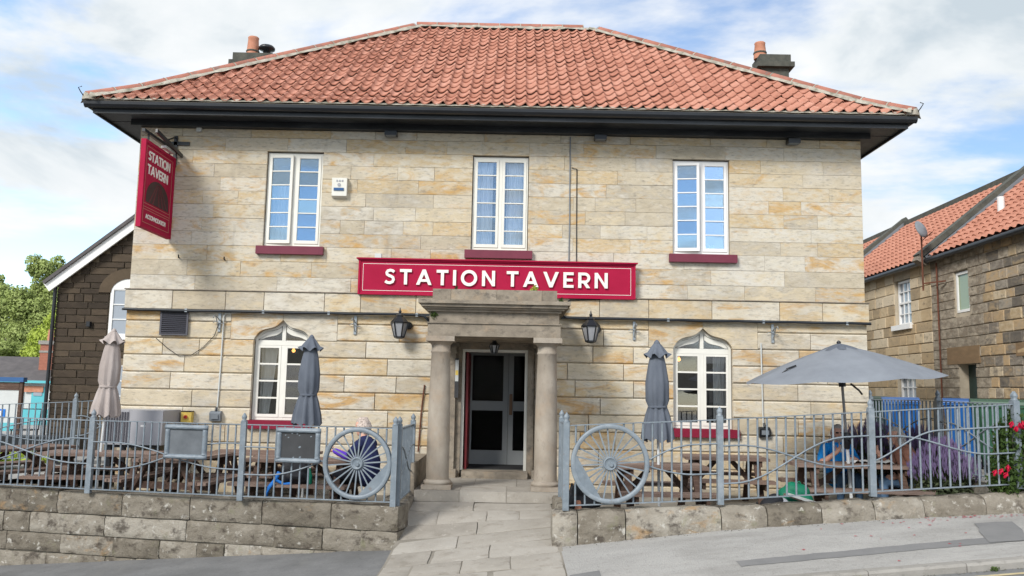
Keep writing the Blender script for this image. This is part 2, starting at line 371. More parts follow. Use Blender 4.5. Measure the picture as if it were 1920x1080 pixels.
class MB:
    """collects shapes and becomes ONE mesh object"""

    def __init__(s):
        s.v, s.f, s.mi, s.mats, s.sm = [], [], [], [], []

    def mat(s, m):
        if m not in s.mats:
            s.mats.append(m)
        return s.mats.index(m)

    def add(s, vs, fs, m=None, smooth=False):
        b = len(s.v)
        s.v += [tuple(map(float, v)) for v in vs]
        i = s.mat(m) if m else 0
        for f in fs:
            s.f.append(tuple(b + k for k in f))
            s.mi.append(i)
            s.sm.append(smooth)
        return s

    def box(s, x0, x1, y0, y1, z0, z1, m=None):
        vs = [(x, y, z) for z in (z0, z1) for y in (y0, y1) for x in (x0, x1)]
        return s.add(vs, [(0, 2, 3, 1), (4, 5, 7, 6), (0, 1, 5, 4), (2, 6, 7, 3), (0, 4, 6, 2), (1, 3, 7, 5)], m)

    def bar(s, a, b, w, h, m=None, up=(0, 0, 1)):
        a, b = Vector(a), Vector(b)
        d = (b - a).normalized()
        u = Vector(up)
        if abs(d.dot(u)) > 0.98:
            u = Vector((0, 1, 0))
        x = d.cross(u).normalized() * w / 2
        z = x.cross(d).normalized() * h / 2
        vs = [p + i * x + j * z for p in (a, b) for i, j in ((-1, -1), (1, -1), (1, 1), (-1, 1))]
        return s.add(vs, [(0, 1, 2, 3), (7, 6, 5, 4), (0, 4, 5, 1), (1, 5, 6, 2), (2, 6, 7, 3), (3, 7, 4, 0)], m)

    def tube(s, pts, r, n=6, m=None, smooth=True, cap=True):
        pts = [Vector(p) for p in pts]
        rs = r if isinstance(r, (list, tuple)) else [r] * len(pts)
        rings = []
        ref = Vector((0, 0, 1))
        for i, p in enumerate(pts):
            d = (pts[min(i + 1, len(pts) - 1)] - pts[max(i - 1, 0)]).normalized()
            if abs(d.dot(ref)) > 0.95:
                rf = Vector((0, 1, 0))
            else:
                rf = ref
            x = d.cross(rf).normalized()
            y = x.cross(d).normalized()
            rings.append([p + rs[i] * (math.cos(2 * PI * k / n) * x + math.sin(2 * PI * k / n) * y) for k in range(n)])
        vs = [v for rg in rings for v in rg]
        fs = [(i * n + k, i * n + (k + 1) % n, (i + 1) * n + (k + 1) % n, (i + 1) * n + k) for i in range(len(pts) - 1) for k in range(n)]
        s.add(vs, fs, m, smooth)
        if cap:
            s.add(rings[0], [tuple(range(n))], m)
            s.add(rings[-1], [tuple(range(n - 1, -1, -1))], m)
        return s

    def lathe(s, prof, c=(0, 0, 0), n=16, m=None, smooth=True, flute=None):
        vs, fs = [], []
        for r, z in prof:
            for k in range(n):
                a = 2 * PI * k / n
                rr = r * (1 + (flute(a, z) if flute else 0))
                vs.append((c[0] + rr * math.cos(a), c[1] + rr * math.sin(a), c[2] + z))
        for i in range(len(prof) - 1):
            for k in range(n):
                fs.append((i * n + k, i * n + (k + 1) % n, (i + 1) * n + (k + 1) % n, (i + 1) * n + k))
        s.add(vs, fs, m, smooth)
        s.add(vs[:n], [tuple(range(n - 1, -1, -1))], m)
        s.add(vs[-n:], [tuple(range(n))], m)
        return s

    def prism(s, poly, ax, a0, a1, m=None):
        """poly: 2D points, extruded along axis ax ('x','y','z') from a0 to a1"""
        def pt(p, a):
            return {'y': (p[0], a, p[1]), 'x': (a, p[0], p[1]), 'z': (p[0], p[1], a)}[ax]
        n = len(poly)
        vs = [pt(p, a0) for p in poly] + [pt(p, a1) for p in poly]
        fs = [tuple(range(n - 1, -1, -1)), tuple(range(n, 2 * n))] + [(i, (i + 1) % n, n + (i + 1) % n, n + i) for i in range(n)]
        return s.add(vs, fs, m)

    def build(s, name, m=None, parent=None, org=None, smooth=None):
        me = bpy.data.meshes.new(name)
        V = np.array(s.v)
        if org is None:
            org = ORG[parent.name] if parent is not None else (V.min(0) + V.max(0)) / 2
        elif isinstance(org, str) and org == 'c':
            org = (V.min(0) + V.max(0)) / 2
        org = np.array(org)
        me.from_pydata((V - org).tolist(), [], s.f)
        mats = s.mats if s.mats else [m]
        for k in mats:
            me.materials.append(M[k] if isinstance(k, str) else k)
        me.polygons.foreach_set('material_index', s.mi)
        me.polygons.foreach_set('use_smooth', s.sm if smooth is None else [smooth] * len(s.f))
        me.update()
        o = bpy.data.objects.new(name, me)
        return link(o, parent, org)


def share(name, src, parent, org, rot=None):
    """another object that shares the mesh of src"""
    o = bpy.data.objects.new(name, src.data)
    link(o, parent, org)
    if rot:
        o.rotation_euler = rot
    return o


def copy_tree(root, loc, rotz=0.0, label=None, group=None):
    r = root.copy()
    COL.objects.link(r)
    r.location = loc
    r.rotation_euler = (0, 0, rotz)
    ORG[r.name] = Vector(loc)
    if label:
        r['label'] = label
    if group:
        r['group'] = group
    for ch in list(root.children):
        c = ch.copy()
        COL.objects.link(c)
        c.parent = r
        for g in list(ch.children):
            d = g.copy()
            COL.objects.link(d)
            d.parent = c
    return r


def joints(a, b, wmin, wmax, avoid=()):
    """splits a..b into pieces of uneven width whose joints miss those of the course below"""
    best = None
    for _ in range(12):
        n = max(1, int(round((b - a) / random.uniform(wmin, wmax))))
        ws = [random.uniform(wmin, wmax) for _ in range(n)]
        k = (b - a) / sum(ws)
        xs = [a]
        for q in ws:
            xs.append(xs[-1] + q * k)
        xs[-1] = b
        bad = sum(1 for x in xs[1:-1] if any(abs(x - t) < 0.1 for t in avoid))
        if best is None or bad < best[0]:
            best = (bad, xs)
        if bad == 0:
            break
    return best[1]


def lay(u0, u1, zs, wmin, wmax, holes=()):
    """courses of blocks: rectangles (a, b, z0, z1) that stay clear of the holes"""
    out, prev = [], []
    for z0, z1 in zip(zs[:-1], zs[1:]):
        iv = [(u0, u1)]
        for ha, hb, hz0, hz1 in holes:
            if hz0 < z1 - 0.02 and hz1 > z0 + 0.02:
                nv = []
                for a, b in iv:
                    if hb <= a or ha >= b:
                        nv.append((a, b))
                    else:
                        if ha > a:
                            nv.append((a, ha))
                        if hb < b:
                            nv.append((hb, b))
                iv = nv
        cur = []
        for a, b in iv:
            if b - a < 0.03:
                continue
            xs = joints(a, b, wmin, wmax, prev)
            cur += xs[1:-1]
            out += [(p, q, z0, z1) for p, q in zip(xs[:-1], xs[1:])]
        prev = cur
    return out


def block(parent, name, O, u, n, rect, front, depth, m, bz=0.006, bu=0.004, gap=0.003, jit=0.002, rough=0):
    """one stone of a wall: bevelled front, sides running back into the wall. O origin, u along, n outward"""
    a, b, z0, z1 = rect
    O, u, n = Vector(O), Vector(u), Vector(n)
    zv = Vector((0, 0, 1))
    a, b, z0, z1 = a + gap, b - gap, z0 + gap, z1 - gap
    f = front + random.uniform(-jit, jit)

    def P(s, z, d):
        return O + u * s + zv * z + n * d
    mb = MB()
    if not rough:
        bk = [P(s, z, f - depth) for s, z in ((a, z0), (b, z0), (b, z1), (a, z1))]
        o_ = [P(s, z, f - max(bz, bu)) for s, z in ((a, z0), (b, z0), (b, z1), (a, z1))]
        i_ = [P(s, z, f + random.uniform(-jit, jit) * .6) for s, z in ((a + bu, z0 + bz), (b - bu, z0 + bz), (b - bu, z1 - bz), (a + bu, z1 - bz))]
        fs = [(8, 9, 10, 11)]
        for k in range(4):
            k2 = (k + 1) % 4
            fs += [(k, k2, 4 + k2, 4 + k), (4 + k, 4 + k2, 8 + k2, 8 + k)]
        mb.add(bk + o_ + i_, fs)
    else:
        nx, nz = max(2, min(5, int((b - a) / 0.16))), 3
        vs, fs = [], []
        bl = 0.05
        us = [a, a + bl] + [a + (b - a) * k / nx for k in range(1, nx)] + [b - bl, b]
        zs = [z0, z0 + bl * .8] + [z0 + (z1 - z0) * k / nz for k in range(1, nz)] + [z1 - bl * .8, z1]
        for j, z in enumerate(zs):
            for i, s in enumerate(us):
                e = (i in (0, len(us) - 1)) + (j in (0, len(zs) - 1))
                d = f - e * rough * 0.75 + random.uniform(-1, 1) * rough * (0.5 if not e else 0.4)
                vs.append(P(s + (0 if e else random.uniform(-.01, .01)), z + (random.uniform(-.004, .004)), d))
        W_ = len(us)
        for j in range(len(zs) - 1):
            for i in range(W_ - 1):
                fs.append((j * W_ + i, j * W_ + i + 1, (j + 1) * W_ + i + 1, (j + 1) * W_ + i))
        mb.add(vs, fs, None, True)
        ring = [i for i in range(W_)] + [j * W_ + W_ - 1 for j in range(1, len(zs))] + [(len(zs) - 1) * W_ + i for i in range(W_ - 2, -1, -1)] + [j * W_ for j in range(len(zs) - 2, 0, -1)]
        rv = [Vector(vs[k]) for k in ring]
        bv = [v - n * (n.dot(v - O) - (f - depth)) for v in rv]
        q = len(ring)
        mb.add(rv + bv, [(k, q + k, q + (k + 1) % q, (k + 1) % q) for k in range(q)])
    return mb.build(name, m, parent, 'c')


# ------------------------------------------------------------------ the lie of the land
def lerp(x, pts):
    return float(np.interp(x, [p[0] for p in pts], [p[1] for p in pts]))


def z_kerb(x):                                    # pavement edge at the kerb line
    return max(-1.8, min(1.3, -0.262 + 0.0963 * (x - 1.77)))


def z_wall(x):                                    # pavement against the right low wall
    return lerp(x, [(0.6, -0.30), (2.5, -0.069), (4.58, 0.104), (6.16, 0.20), (12, 0.62), (20, 1.0)])


def sheet(name, xs, ys, zf, m, kind='structure'):
    mb = MB()
    vs = [(x, y, zf(x, y)) for y in ys for x in xs]
    n = len(xs)
    mb.add(vs, [(j * n + i, j * n + i + 1, (j + 1) * n + i + 1, (j + 1) * n + i) for j in range(len(ys) - 1) for i in range(n - 1)], None, True)
    o = mb.build(name, m, None, (0, 0, 0))
    return tag(o, kind=kind)


def zg(x, y):                                     # the broad sheet under everything
    z = -0.45 + 0.0963 * max(-14, min(9, x))
    if y > -1.2 and x > 6.2:
        z = 0.36
    if y > -1.2 and x < 6.2:
        z = -0.45 if x > -9 else -0.75
    return z - 0.25


gx = [-900, -300, -100, -60, -40, -30, -20, -14, -9.2, -9, -7, -5, -3, -1, 1, 3, 5, 6.1, 6.3, 7, 9, 14, 20, 40, 100, 300, 900]
gy = [-600, -200, -80, -40, -20, -14, -10, -7, -5, -3, -1.4, -1.1, 0, 4, 10, 20, 40, 80, 200, 500, 1500]
sheet('ground', gx, gy, zg, 'earth')

rx = np.linspace(-26, 26, 53).tolist()
sheet('road', rx, [-30, -20, -12, -9, -7, -6.2], lambda x, y: z_kerb(x) - 0.075, 'asphalt')
# asphalt in front of the left wall
lx = np.linspace(-20, -1.42, 30).tolist()
sheet('asphalt_path', lx, [-6.2, -5, -4, -3, -2], lambda x, y: z_kerb(x) + 0.005 + (0.02 if y > -3.5 else 0), 'asphalt')
# pavement to the right of the flagged path
px_ = np.linspace(0.60, 22, 56).tolist()


def z_pav(x, y):
    t = (y + 6.1) / (-4.1 + 6.1)
    return z_kerb(x) * (1 - t) + z_wall(x) * t


PAV = sheet('pavement', px_, [-6.1, -5.6, -5.1, -4.6, -4.1], z_pav, 'pavement')
# darker tarmac patches let into the pavement
def patch(poly, dz=0.004):
    mb = MB()
    mb.add([(x, y, z_pav(x, y) + dz) for x, y in poly], [tuple(range(len(poly)))])
    return tag(mb.build('tarmac_patch', 'patch', None, (0, 0, 0)), kind='structure')


def strip(x0, x1, ya, yb, n=10):
    for i in range(1):
        mb = MB()
        xs = np.linspace(x0, x1, n * 3)
        n = n * 3
        vs = []
        for x in xs:
            t = (x - x0) / (x1 - x0)
            vs += [(x, ya[0] * (1 - t) + ya[1] * t + random.uniform(-.01, .01), 0), (x, yb[0] * (1 - t) + yb[1] * t + random.uniform(-.012, .012), 0)]
        vs = [(x, y, z_pav(x, y) + 0.004) for x, y, _ in vs]
        mb.add(vs, [(2 * i, 2 * i + 2, 2 * i + 3, 2 * i + 1) for i in range(n - 1)])
        tag(mb.build('tarmac_patch', 'patch', None, (0, 0, 0)), kind='structure')


patch([(0.64, -6.08), (0.92, -6.08), (0.93, -5.42), (0.62, -5.5)])
strip(2.3, 5.25, (-5.72, -5.55), (-5.52, -5.30))
patch([(4.86, -5.54), (5.0, -5.548), (5.2, -5.55), (5.30, -5.54), (5.36, -5.3), (5.46, -5.1), (5.6, -4.67), (5.4, -4.65), (5.18, -4.66), (5.10, -4.9), (5.02, -5.05)], 0.008)
# kerb stones
kx = -1.4
kroot = tag(MB().box(-1.4, 22, -6.05, -6.04, -3, -2.9).build('kerb', 'kerb', None, (0, -6.1, 0)), kind='structure')
kx = 0.6
while kx < 15:
    k2 = kx + 0.915
    zA, zB = z_kerb(kx), z_kerb(k2)
    mb = MB()
    vs = []
    for x, z in ((kx + .004, zA), (k2 - .004, zB)):
        vs += [(x, -6.10, z - .3), (x, -6.235, z - .3), (x, -6.235, z - .02), (x, -6.215, z + .003), (x, -6.10, z + .003)]
    mb.add(vs, [(0, 1, 2, 3, 4), (9, 8, 7, 6, 5)] + [(k, 5 + k, 5 + (k + 1) % 5, (k + 1) % 5) for k in range(5)])
    mb.build('kerb_stone', 'kerb', kroot, 'c')
    kx = k2
# double yellow lines
for o_ in (0.16, 0.33):
    mb = MB()
    xs = np.linspace(-1.5, 22, 40)
    vs = []
    for x in xs:
        z = z_kerb(x) - 0.071
        vs += [(x, -6.235 - o_ - .06, z), (x, -6.235 - o_, z)]
    mb.add(vs, [(2 * i, 2 * i + 2, 2 * i + 3, 2 * i + 1) for i in range(39)])
    tag(mb.build('yellow_line', 'yellow', None, (0, 0, 0)), kind='structure')


# flagged path to the door
def z_path(x, y):
    t = (x + 1.42) / 2.02
    l = lerp(y, [(-8, -0.60), (-6.2, -0.565), (-5.5, -0.55), (-4.2, -0.52), (-3.25, -0.44), (-2.5, -0.20), (-2.0, -0.10)])
    r_ = lerp(y, [(-8, -0.40), (-6.2, -0.375), (-5.5, -0.36), (-4.15, -0.285), (-3, -0.17), (-2.0, -0.10)])
    return l * (1 - t) + r_ * t


PATH = sheet('path', [-1.44, -0.9, -0.4, 0.1, 0.62], [-6.2, -5.5, -4.8, -4.2, -3.6, -3.2, -2.8, -2.4, -1.9], lambda x, y: z_path(x, y) - 0.012, 'terrace')
ys_ = [-6.2, -5.6, -5.02, -4.45, -3.85, -3.3, -2.85, -2.4, -1.99]
pv = []
for y0, y1 in zip(ys_[:-1], ys_[1:]):
    xs = joints(-1.42, 0.59, 0.5, 1.15, pv)
    pv = xs[1:-1]
    for a, b in zip(xs[:-1], xs[1:]):
        g = 0.006
        mb = MB()
        dz = random.uniform(-.004, .004)
        nn, vs = 5, []
        tilt = random.uniform(-.006, .006)
        for j in range(nn):
            for i in range(nn):
                e = (i in (0, nn - 1)) or (j in (0, nn - 1))
                x = a + g + (b - a - 2 * g) * [0, .06, .5, .94, 1][i] + random.uniform(-.006, .006)
                y = y0 + g + (y1 - y0 - 2 * g) * [0, .08, .5, .92, 1][j] + random.uniform(-.008, .008)
                vs.append((x, y, z_path(x, y) + dz + tilt * (i - 2) - (0.007 if e else random.uniform(0, .003))))
        mb.add(vs, [(j * nn + i, j * nn + i + 1, (j + 1) * nn + i + 1, (j + 1) * nn + i) for j in range(nn - 1) for i in range(nn - 1)], None, True)
        ring = list(range(nn)) + [j * nn + nn - 1 for j in range(1, nn)] + [(nn - 1) * nn + i for i in range(nn - 2, -1, -1)] + [j * nn for j in range(nn - 2, 0, -1)]
        top = [vs[k] for k in ring]
        q = len(ring)
        mb.add(top + [(x, y, z - .06) for x, y, z in top], [(k, q + k, q + (k + 1) % q, (k + 1) % q) for k in range(q)])
        mb.build('flagstone', 'flag', PATH, 'c')

# terrace floors behind the low walls
tag(MB().prism([(-1.5, -3.0), (-1.5, .3), (-12, .3), (-12, -.85), (-7.5, -1.75)], 'z', -.9, -.27).build('terrace_left', 'terrace', None, (0, 0, 0)), kind='structure')
tag(MB().box(0.66, 6.25, -4.0, 0.3, -0.8, -0.16).build('terrace_right', 'terrace', None, (0, 0, 0)), kind='structure')
sheet('lane', [6.36, 7.5, 9.0, 10.6, 14, 22], [-4.1, -3.4, -2.6, 0, 4, 8, 14, 22], lambda x, y: 0.42 if y > -2.7 else (z_wall(x) + .003 if y < -4 else .5 * (z_wall(x) + .42)), 'pavement')
sheet('lane_verge', [6.2, 6.36], [-2.6, 0, 4, 8, 14, 22], lambda x, y: 0.42, 'pavement')
tag(MB().box(6.14, 6.22, -3.9, 0.3, -0.8, 0.43).build('terrace_edge_wall', 'lowwall', None, (0, 0, 0)), kind='structure')
sheet('station_yard', [-40, -25, -14, -9.3], [0.8, 4, 9, 20, 30], lambda x, y: -0.32 if y < 4 else (-0.4 if y < 10 else -0.6), 'pavement')

# ================================================================== THE TAVERN
XL, XR = -6.54, 5.97
TAV = thing('tavern', (-0.28, 0, 0), 'two storey pale sandstone tavern with red pantiled hip roof and columned porch', 'tavern')
ZU = [3.06, 3.325, 3.59, 3.854] + [3.854 + 0.2387 * k for k in range(1, 8)] + [5.76, 5.905]
ZL = [-0.32, -0.04, 0.248, 0.534, 0.82, 1.106, 1.392, 1.678, 1.964, 2.25, 2.536, 2.73]
UW = [(-4.316, -3.343), (-0.752, 0.222), (2.71, 3.688)]
LW = [(-4.36, -3.405), (2.706, 3.70)]
# backing wall with openings, then the stones in front of it
hu = [(a, b, 3.854, 5.525) for a, b in UW]
hl = [(a, b, 0.82, 2.60) for a, b in LW] + [(-0.93, 0.37, -0.32, 2.30)]
mb = MB()
for y0, zs, holes in ((0.06, [3.06, 3.854, 5.525, 5.95], hu), (0.03, [-0.5, 0.82, 2.30, 2.60, 3.06], hl)):
    for (a, b, c, d) in [r for z0, z1 in zip(zs[:-1], zs[1:]) for r in
                         [(p, q, z0, z1) for p, q in
                          (lambda cuts: [(cuts[i], cuts[i + 1]) for i in range(0, len(cuts), 2)])
                          ([XL + .03] + sum([[h[0], h[1]] for h in sorted(holes) if h[2] < z1 - .01 and h[3] > z0 + .01 and True], []) + [XR - .03])]]:
        mb.box(a, b, y0, 0.24, c, d, 'mortar_pale' if c > 3.0 else 'mortar')
mb.box(XL + .03, XL + .3, 0.241, 8.5, -0.5, 5.94, 'mortar_pale')
mb.box(XR - .3, XR - .03, 0.241, 8.5, -0.5, 5.94, 'mortar_pale')
mb.box(XL + .301, XR - .301, 8.2, 8.5, -0.5, 5.94, 'mortar_pale')
WALL = mb.build('wall', 'mortar', TAV)
# holes list is sorted left to right by construction
O, U_, N_ = (0, 0, 0), (1, 0, 0), (0, -1, 0)
for r in lay(XL, XR, ZU, 0.48, 1.12, hu):
    if r[3] > 5.8:
        block(WALL, 'stone_block', O, U_, N_, r, 0.006, 0.2, 'stone', gap=.002)
    else:
        block(WALL, 'stone_block', O, U_, N_, r, 0.0, 0.22, 'stone', bz=.003, bu=.003, gap=0.0015, jit=.004)
for r in lay(XL - .03, XR + .03, [2.73, 3.06], 0.75, 1.5):
    block(WALL, 'stone_block', O, U_, N_, r, 0.085, 0.2, 'stone_low', bz=.012)
pan = [(-4.755, -2.965, 2.25, 2.73), (2.29, 4.12, 2.25, 2.73)]
hl2 = [(a, b, 0.82, 2.30) for a, b in LW] + [(-0.93, 0.37, -0.32, 2.30)] + pan
for r in lay(XL, XR, ZL, 0.75, 1.55, hl2):
    block(WALL, 'stone_block', O, U_, N_, r, 0.05, 0.22, 'stone_low', bz=.020, bu=.004, gap=.003, jit=.004)

OG = [(0, 0), (.02, .10), (.07, .2), (.12, .31), (.19, .4), (.28, .48), (.4, .54), (.52, .58), (.64, .62), (.74, .68), (.82, .755), (.9, .86), (1, 1)]
ZSP, ZAP = 2.25, 2.59


def ogee(xa, xc, inset=0.0, zs=ZSP, za=ZAP):
    """curve from the springing at xa up to the apex at xc"""
    return [(xa + (xc - xa) * t, zs + (za - zs) * h) for t, h in OG]


for (a, b), pn in zip(LW, pan):
    c = (a + b) / 2
    for s, (xe, xw) in ((-1, (pn[0], a)), (1, (pn[1], b))):
        g = 0.003 * s
        poly = [(xe - g * 0, ZSP + .004), (xw + (.0 * s), ZSP + .004)] + ogee(xw, c + g)[1:] + [(c + g, 2.727), (xe, 2.727)]
        if s > 0:
            poly = poly[::-1]
        mb = MB().prism(poly, 'y', -0.049, 0.2)
        mb.build('head_stone', 'stone_low', WALL, 'c')
        for k in range(1):
            pass
# the two sides of the house: coursed stone too, joined because hardly any of it shows
for side, X0, nn in (('l', XL, -1), ('r', XR, 1)):
    mbs = MB()
    for a, b, z0, z1 in lay(.25, 8.5, ZL[:-1] + ZU, .5, 1.2):
        e = .004
        xo = X0 + nn * (.05 if z1 < 2.74 else 0) + nn * random.uniform(-.004, .004)
        q = [(xo, a + e, z0 + e), (xo, b - e, z0 + e), (xo, b - e, z1 - e), (xo, a + e, z1 - e)]
        q2 = [(X0 - nn * .06, y, z) for x, y, z in q]
        mbs.add(q + q2, [(0, 1, 2, 3), (0, 4, 5, 1), (1, 5, 6, 2), (2, 6, 7, 3), (3, 7, 4, 0)])
    mbs.build('side_stones', 'stone_side', WALL)['kind'] = 'stuff'
# narrow dark weathered ledges above and below the band; the upper tone also paints its shadow line
mb = MB().box(XL - .04, XR + .04, -0.10, 0.0, 3.061, 3.075)
mb.build('ledge', 'porch', WALL)
MB().box(XL - .05, XR + .05, -0.115, -0.086, 2.70, 2.735).build('ledge', 'soffit', WALL)
# plinth
# rooms behind the windows
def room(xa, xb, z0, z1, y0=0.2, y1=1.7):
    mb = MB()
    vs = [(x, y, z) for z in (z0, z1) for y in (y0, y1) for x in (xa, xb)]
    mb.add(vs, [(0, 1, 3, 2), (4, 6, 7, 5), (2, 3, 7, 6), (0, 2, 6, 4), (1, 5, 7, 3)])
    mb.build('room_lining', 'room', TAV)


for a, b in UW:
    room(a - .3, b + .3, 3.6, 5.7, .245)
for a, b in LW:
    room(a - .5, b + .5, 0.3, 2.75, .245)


def pane(mb_name, parent, x0, x1, z0, z1, y, m, hinge=None, ang=0.0):
    tx, tz = random.uniform(-.005, .005), random.uniform(-.004, .004)
    vs = []
    for yy in (0.0, 0.004):
        for x, z, i, j in ((x0, z0, -1, -1), (x1, z0, 1, -1), (x1, z1, 1, 1), (x0, z1, -1, 1)):
            vs.append([x, y + yy + tx * i + tz * j, z])
    if hinge:
        vs = [rot_h(v, hinge, ang) for v in vs]
    return MB().add(vs, [(0, 1, 2, 3), (7, 6, 5, 4), (0, 4, 5, 1), (1, 5, 6, 2), (2, 6, 7, 3), (3, 7, 4, 0)]).build(mb_name, m, parent)


def rot_h(v, hinge, ang):
    x, y = v[0] - hinge[0], v[1] - hinge[1]
    return [hinge[0] + x * math.cos(ang) + y * math.sin(ang), hinge[1] - x * math.sin(ang) + y * math.cos(ang), v[2]]


def casement(win, x0, x1, z0, z1, rows, y, m, gm, hinge=None, ang=0.0, st=0.045, bars=0.018, name='casement'):
    mb = MB()
    mb.box(x0, x0 + st, y, y + .045, z0, z1)
    mb.box(x1 - st, x1, y, y + .045, z0, z1)
    zi0, zi1 = z0 + st * 1.25, z1 - st
    mb.box(x0 + st, x1 - st, y + .001, y + .044, z0, zi0)
    mb.box(x0 + st, x1 - st, y + .001, y + .044, zi1, z1)
    h = (zi1 - zi0 + bars) / rows
    for k in range(1, rows):
        mb.box(x0 + st, x1 - st, y + .006, y + .04, zi0 + h * k - bars, zi0 + h * k)
    if hinge:
        mb.v = [tuple(rot_h(v, hinge, ang)) for v in mb.v]
    mb.build(name, m, win)
    for k in range(rows):
        pane('pane', win, x0 + st, x1 - st, zi0 + h * k, zi0 + h * (k + 1) - bars, y + .022, gm, hinge, ang)


for i, (a, b) in enumerate(UW):
    z0, z1 = 3.86, 5.505
    c = (a + b) / 2
    yf = 0.055
    mb = MB()
    f = 0.04
    mb.box(a + .012, a + f, yf, yf + .09, z0, z1).box(b - f, b - .012, yf, yf + .09, z0, z1)
    mb.box(a + f, b - f, yf + .002, yf + .088, z1 - f, z1).box(a + f, b - f, yf + .002, yf + .088, z0, z0 + f * 1.3)
    mb.box(c - .028, c + .028, yf + .001, yf + .085, z0 + f * 1.3, z1 - f)
    win = mb.build('window', 'cream' if i < 2 else 'white', TAV, 'c')
    mm = 'cream' if i < 2 else 'white'
    for s in (0, 1):
        x0, x1 = (a + f + .002, c - .03) if s == 0 else (c + .03, b - f - .002)
        op = (s == 0 and i in (0, 2))
        casement(win, x0, x1, z0 + f * 1.3 + .003, z1 - f - .003, 6, yf - .012, mm, 'glass_mid' if i == 1 else 'glass_up', (x0, yf) if op else None, (0.10 if i == 0 else 0.16) if op else 0.0)
    # sill
    sl = [(-4.407, -3.261), (-0.852, 0.303), (2.638, 3.79)][i]
    MB().box(sl[0], sl[1], -0.085, 0.10, 3.713, 3.852).build('window_sill', 'sillred', TAV)

for i, (a, b) in enumerate(LW):
    c = (a + b) / 2
    yf = 0.06
    f = 0.045
    z0 = 0.915
    mb = MB()
    outer = [(a + .004, z0), (a + .004, ZSP)] + ogee(a + .004, c, 0)[1:]
    outer += [(2 * c - x, z) for x, z in outer[::-1][1:]]
    inn = [(a + f, z0), (a + f, ZSP)] + [(a + f + (c - a - f) * t, ZSP + (ZAP - .055 - ZSP) * h) for t, h in OG][1:]
    inn += [(2 * c - x, z) for x, z in inn[::-1][1:]]
    nn = len(outer)
    vs = [(x, yf, z) for x, z in outer] + [(x, yf, z) for x, z in inn] + [(x, yf + .09, z) for x, z in inn] + [(x, yf + .09, z) for x, z in outer]
    fs = []
    for k in range(nn - 1):
        fs += [(k, k + 1, nn + k + 1, nn + k), (nn + k, nn + k + 1, 2 * nn + k + 1, 2 * nn + k)]
    mb.add(vs, fs)
    mb.box(a + f, b - f, yf + .002, yf + .088, z0, z0 + .045)
    mb.box(a + f - .002, b - f + .002, yf - .004, yf + .086, 2.165, 2.25)        # transom
    mb.box(c - .03, c + .03, yf - .002, yf + .084, z0 + .045, 2.163)               # mullion
    mb.box(c - .03, c + .03, yf - .002, yf + .084, 2.252, 2.53)
    # solid spandrels of the top light: the frame follows the arch
    for s in (-1, 1):
        arc = [(a + f + (c - a - f) * t, ZSP + (ZAP - .07 - ZSP) * h) for t, h in OG]
        low = [(x, max(ZSP + .012, z - .085)) for x, z in arc]
        pts = [(x, z) for x, z in arc if x <= c - .03] + [(x, z) for x, z in low[::-1] if x <= c - .03]
        if s > 0:
            pts = [(2 * c - x, z) for x, z in pts]
        mb.prism(pts if s > 0 else pts[::-1], 'y', yf + .003, yf + .05)
    win = mb.build('window', 'cream', TAV, 'c')
    for s in (0, 1):
        x0, x1 = (a + f + .002, c - .032) if s == 0 else (c + .032, b - f - .002)
        casement(win, x0, x1, z0 + .048, 2.162, 4, yf - .008, 'cream', 'glass_low', st=.04, bars=.028)
        pane('pane', win, x0, x1, 2.252, 2.52, yf + .03, 'glass_low')
    MB().box(a + .05 - .08, b + .09, -0.125, 0.12, 0.775, 0.912).build('window_sill', 'sill_low', TAV)

# eaves: soffit, fascia, gutter
OV = 0.57
mb = MB()
for (x0, x1, y0, y1) in ((XL - OV, XR + OV, -OV, -.02), (XL - OV, XL - .02, -.02, 9.07), (XR + .02, XR + OV, -.02, 9.07)):
    mb.box(x0 + .03, x1 - .03, y0 + .03, y1, 6.0, 6.03)
mb.box(XL - .12, XR + .12, -.14, .10, 5.905, 5.999)
mb.box(XL - .12, XL + .10, .101, 8.6, 5.905, 5.999)
mb.box(XR - .10, XR + .12, .101, 8.6, 5.905, 5.999)
mb.build('soffit', 'soffit', TAV)
mb = MB()
mb.box(XL - OV, XR + OV, -OV - .0, -OV + .029, 5.965, 6.075)
mb.box(XL - OV, XL - OV + .029, -OV + .03, 9.07, 5.965, 6.075)
mb.box(XR + OV - .029, XR + OV, -OV + .03, 9.07, 5.965, 6.075)
mb.build('fascia', 'soffit', TAV)
mb = MB()


def gutter(a, b, out):
    a, b, out = Vector(a), Vector(b), Vector(out)
    prof = [(.0, .05), (.0, .0), (.02, -.035), (.055, -.05), (.09, -.035), (.115, .0), (.12, .05), (.105, .05), (.09, .0), (.055, -.03), (.02, .0), (.012, .05)]
    vs = [p + out * u + Vector((0, 0, z)) for p in (a, b) for u, z in prof]
    n = len(prof)
    mb.add(vs, [(k, (k + 1) % n, n + (k + 1) % n, n + k) for k in range(n)] + [tuple(range(n)), tuple(range(2 * n - 1, n - 1, -1))], None, False)


gutter((XL - OV - .11, -OV - .003, 6.085), (XR + OV + .11, -OV - .003, 6.085), (0, -1, 0))
gutter((XL - OV - .003, -OV + .01, 6.087), (XL - OV - .003, 9, 6.087), (-1, 0, 0))
gutter((XR + OV + .003, -OV + .01, 6.087), (XR + OV + .003, 9, 6.087), (1, 0, 0))
mb.build('gutter', 'black', TAV)
mb = MB()
for k in range(14):
    x = XL - .3 + k * 1.0
    mb.box(x, x + .03, -OV - .125, -OV - .005, 6.095, 6.104)

# roof: equal hips with a slightly flatter foot
EX0, EX1, EY0 = XL - .66, XR + .66, -.66
ZE = 6.178
HALF = 4.9
KICK = 0.6


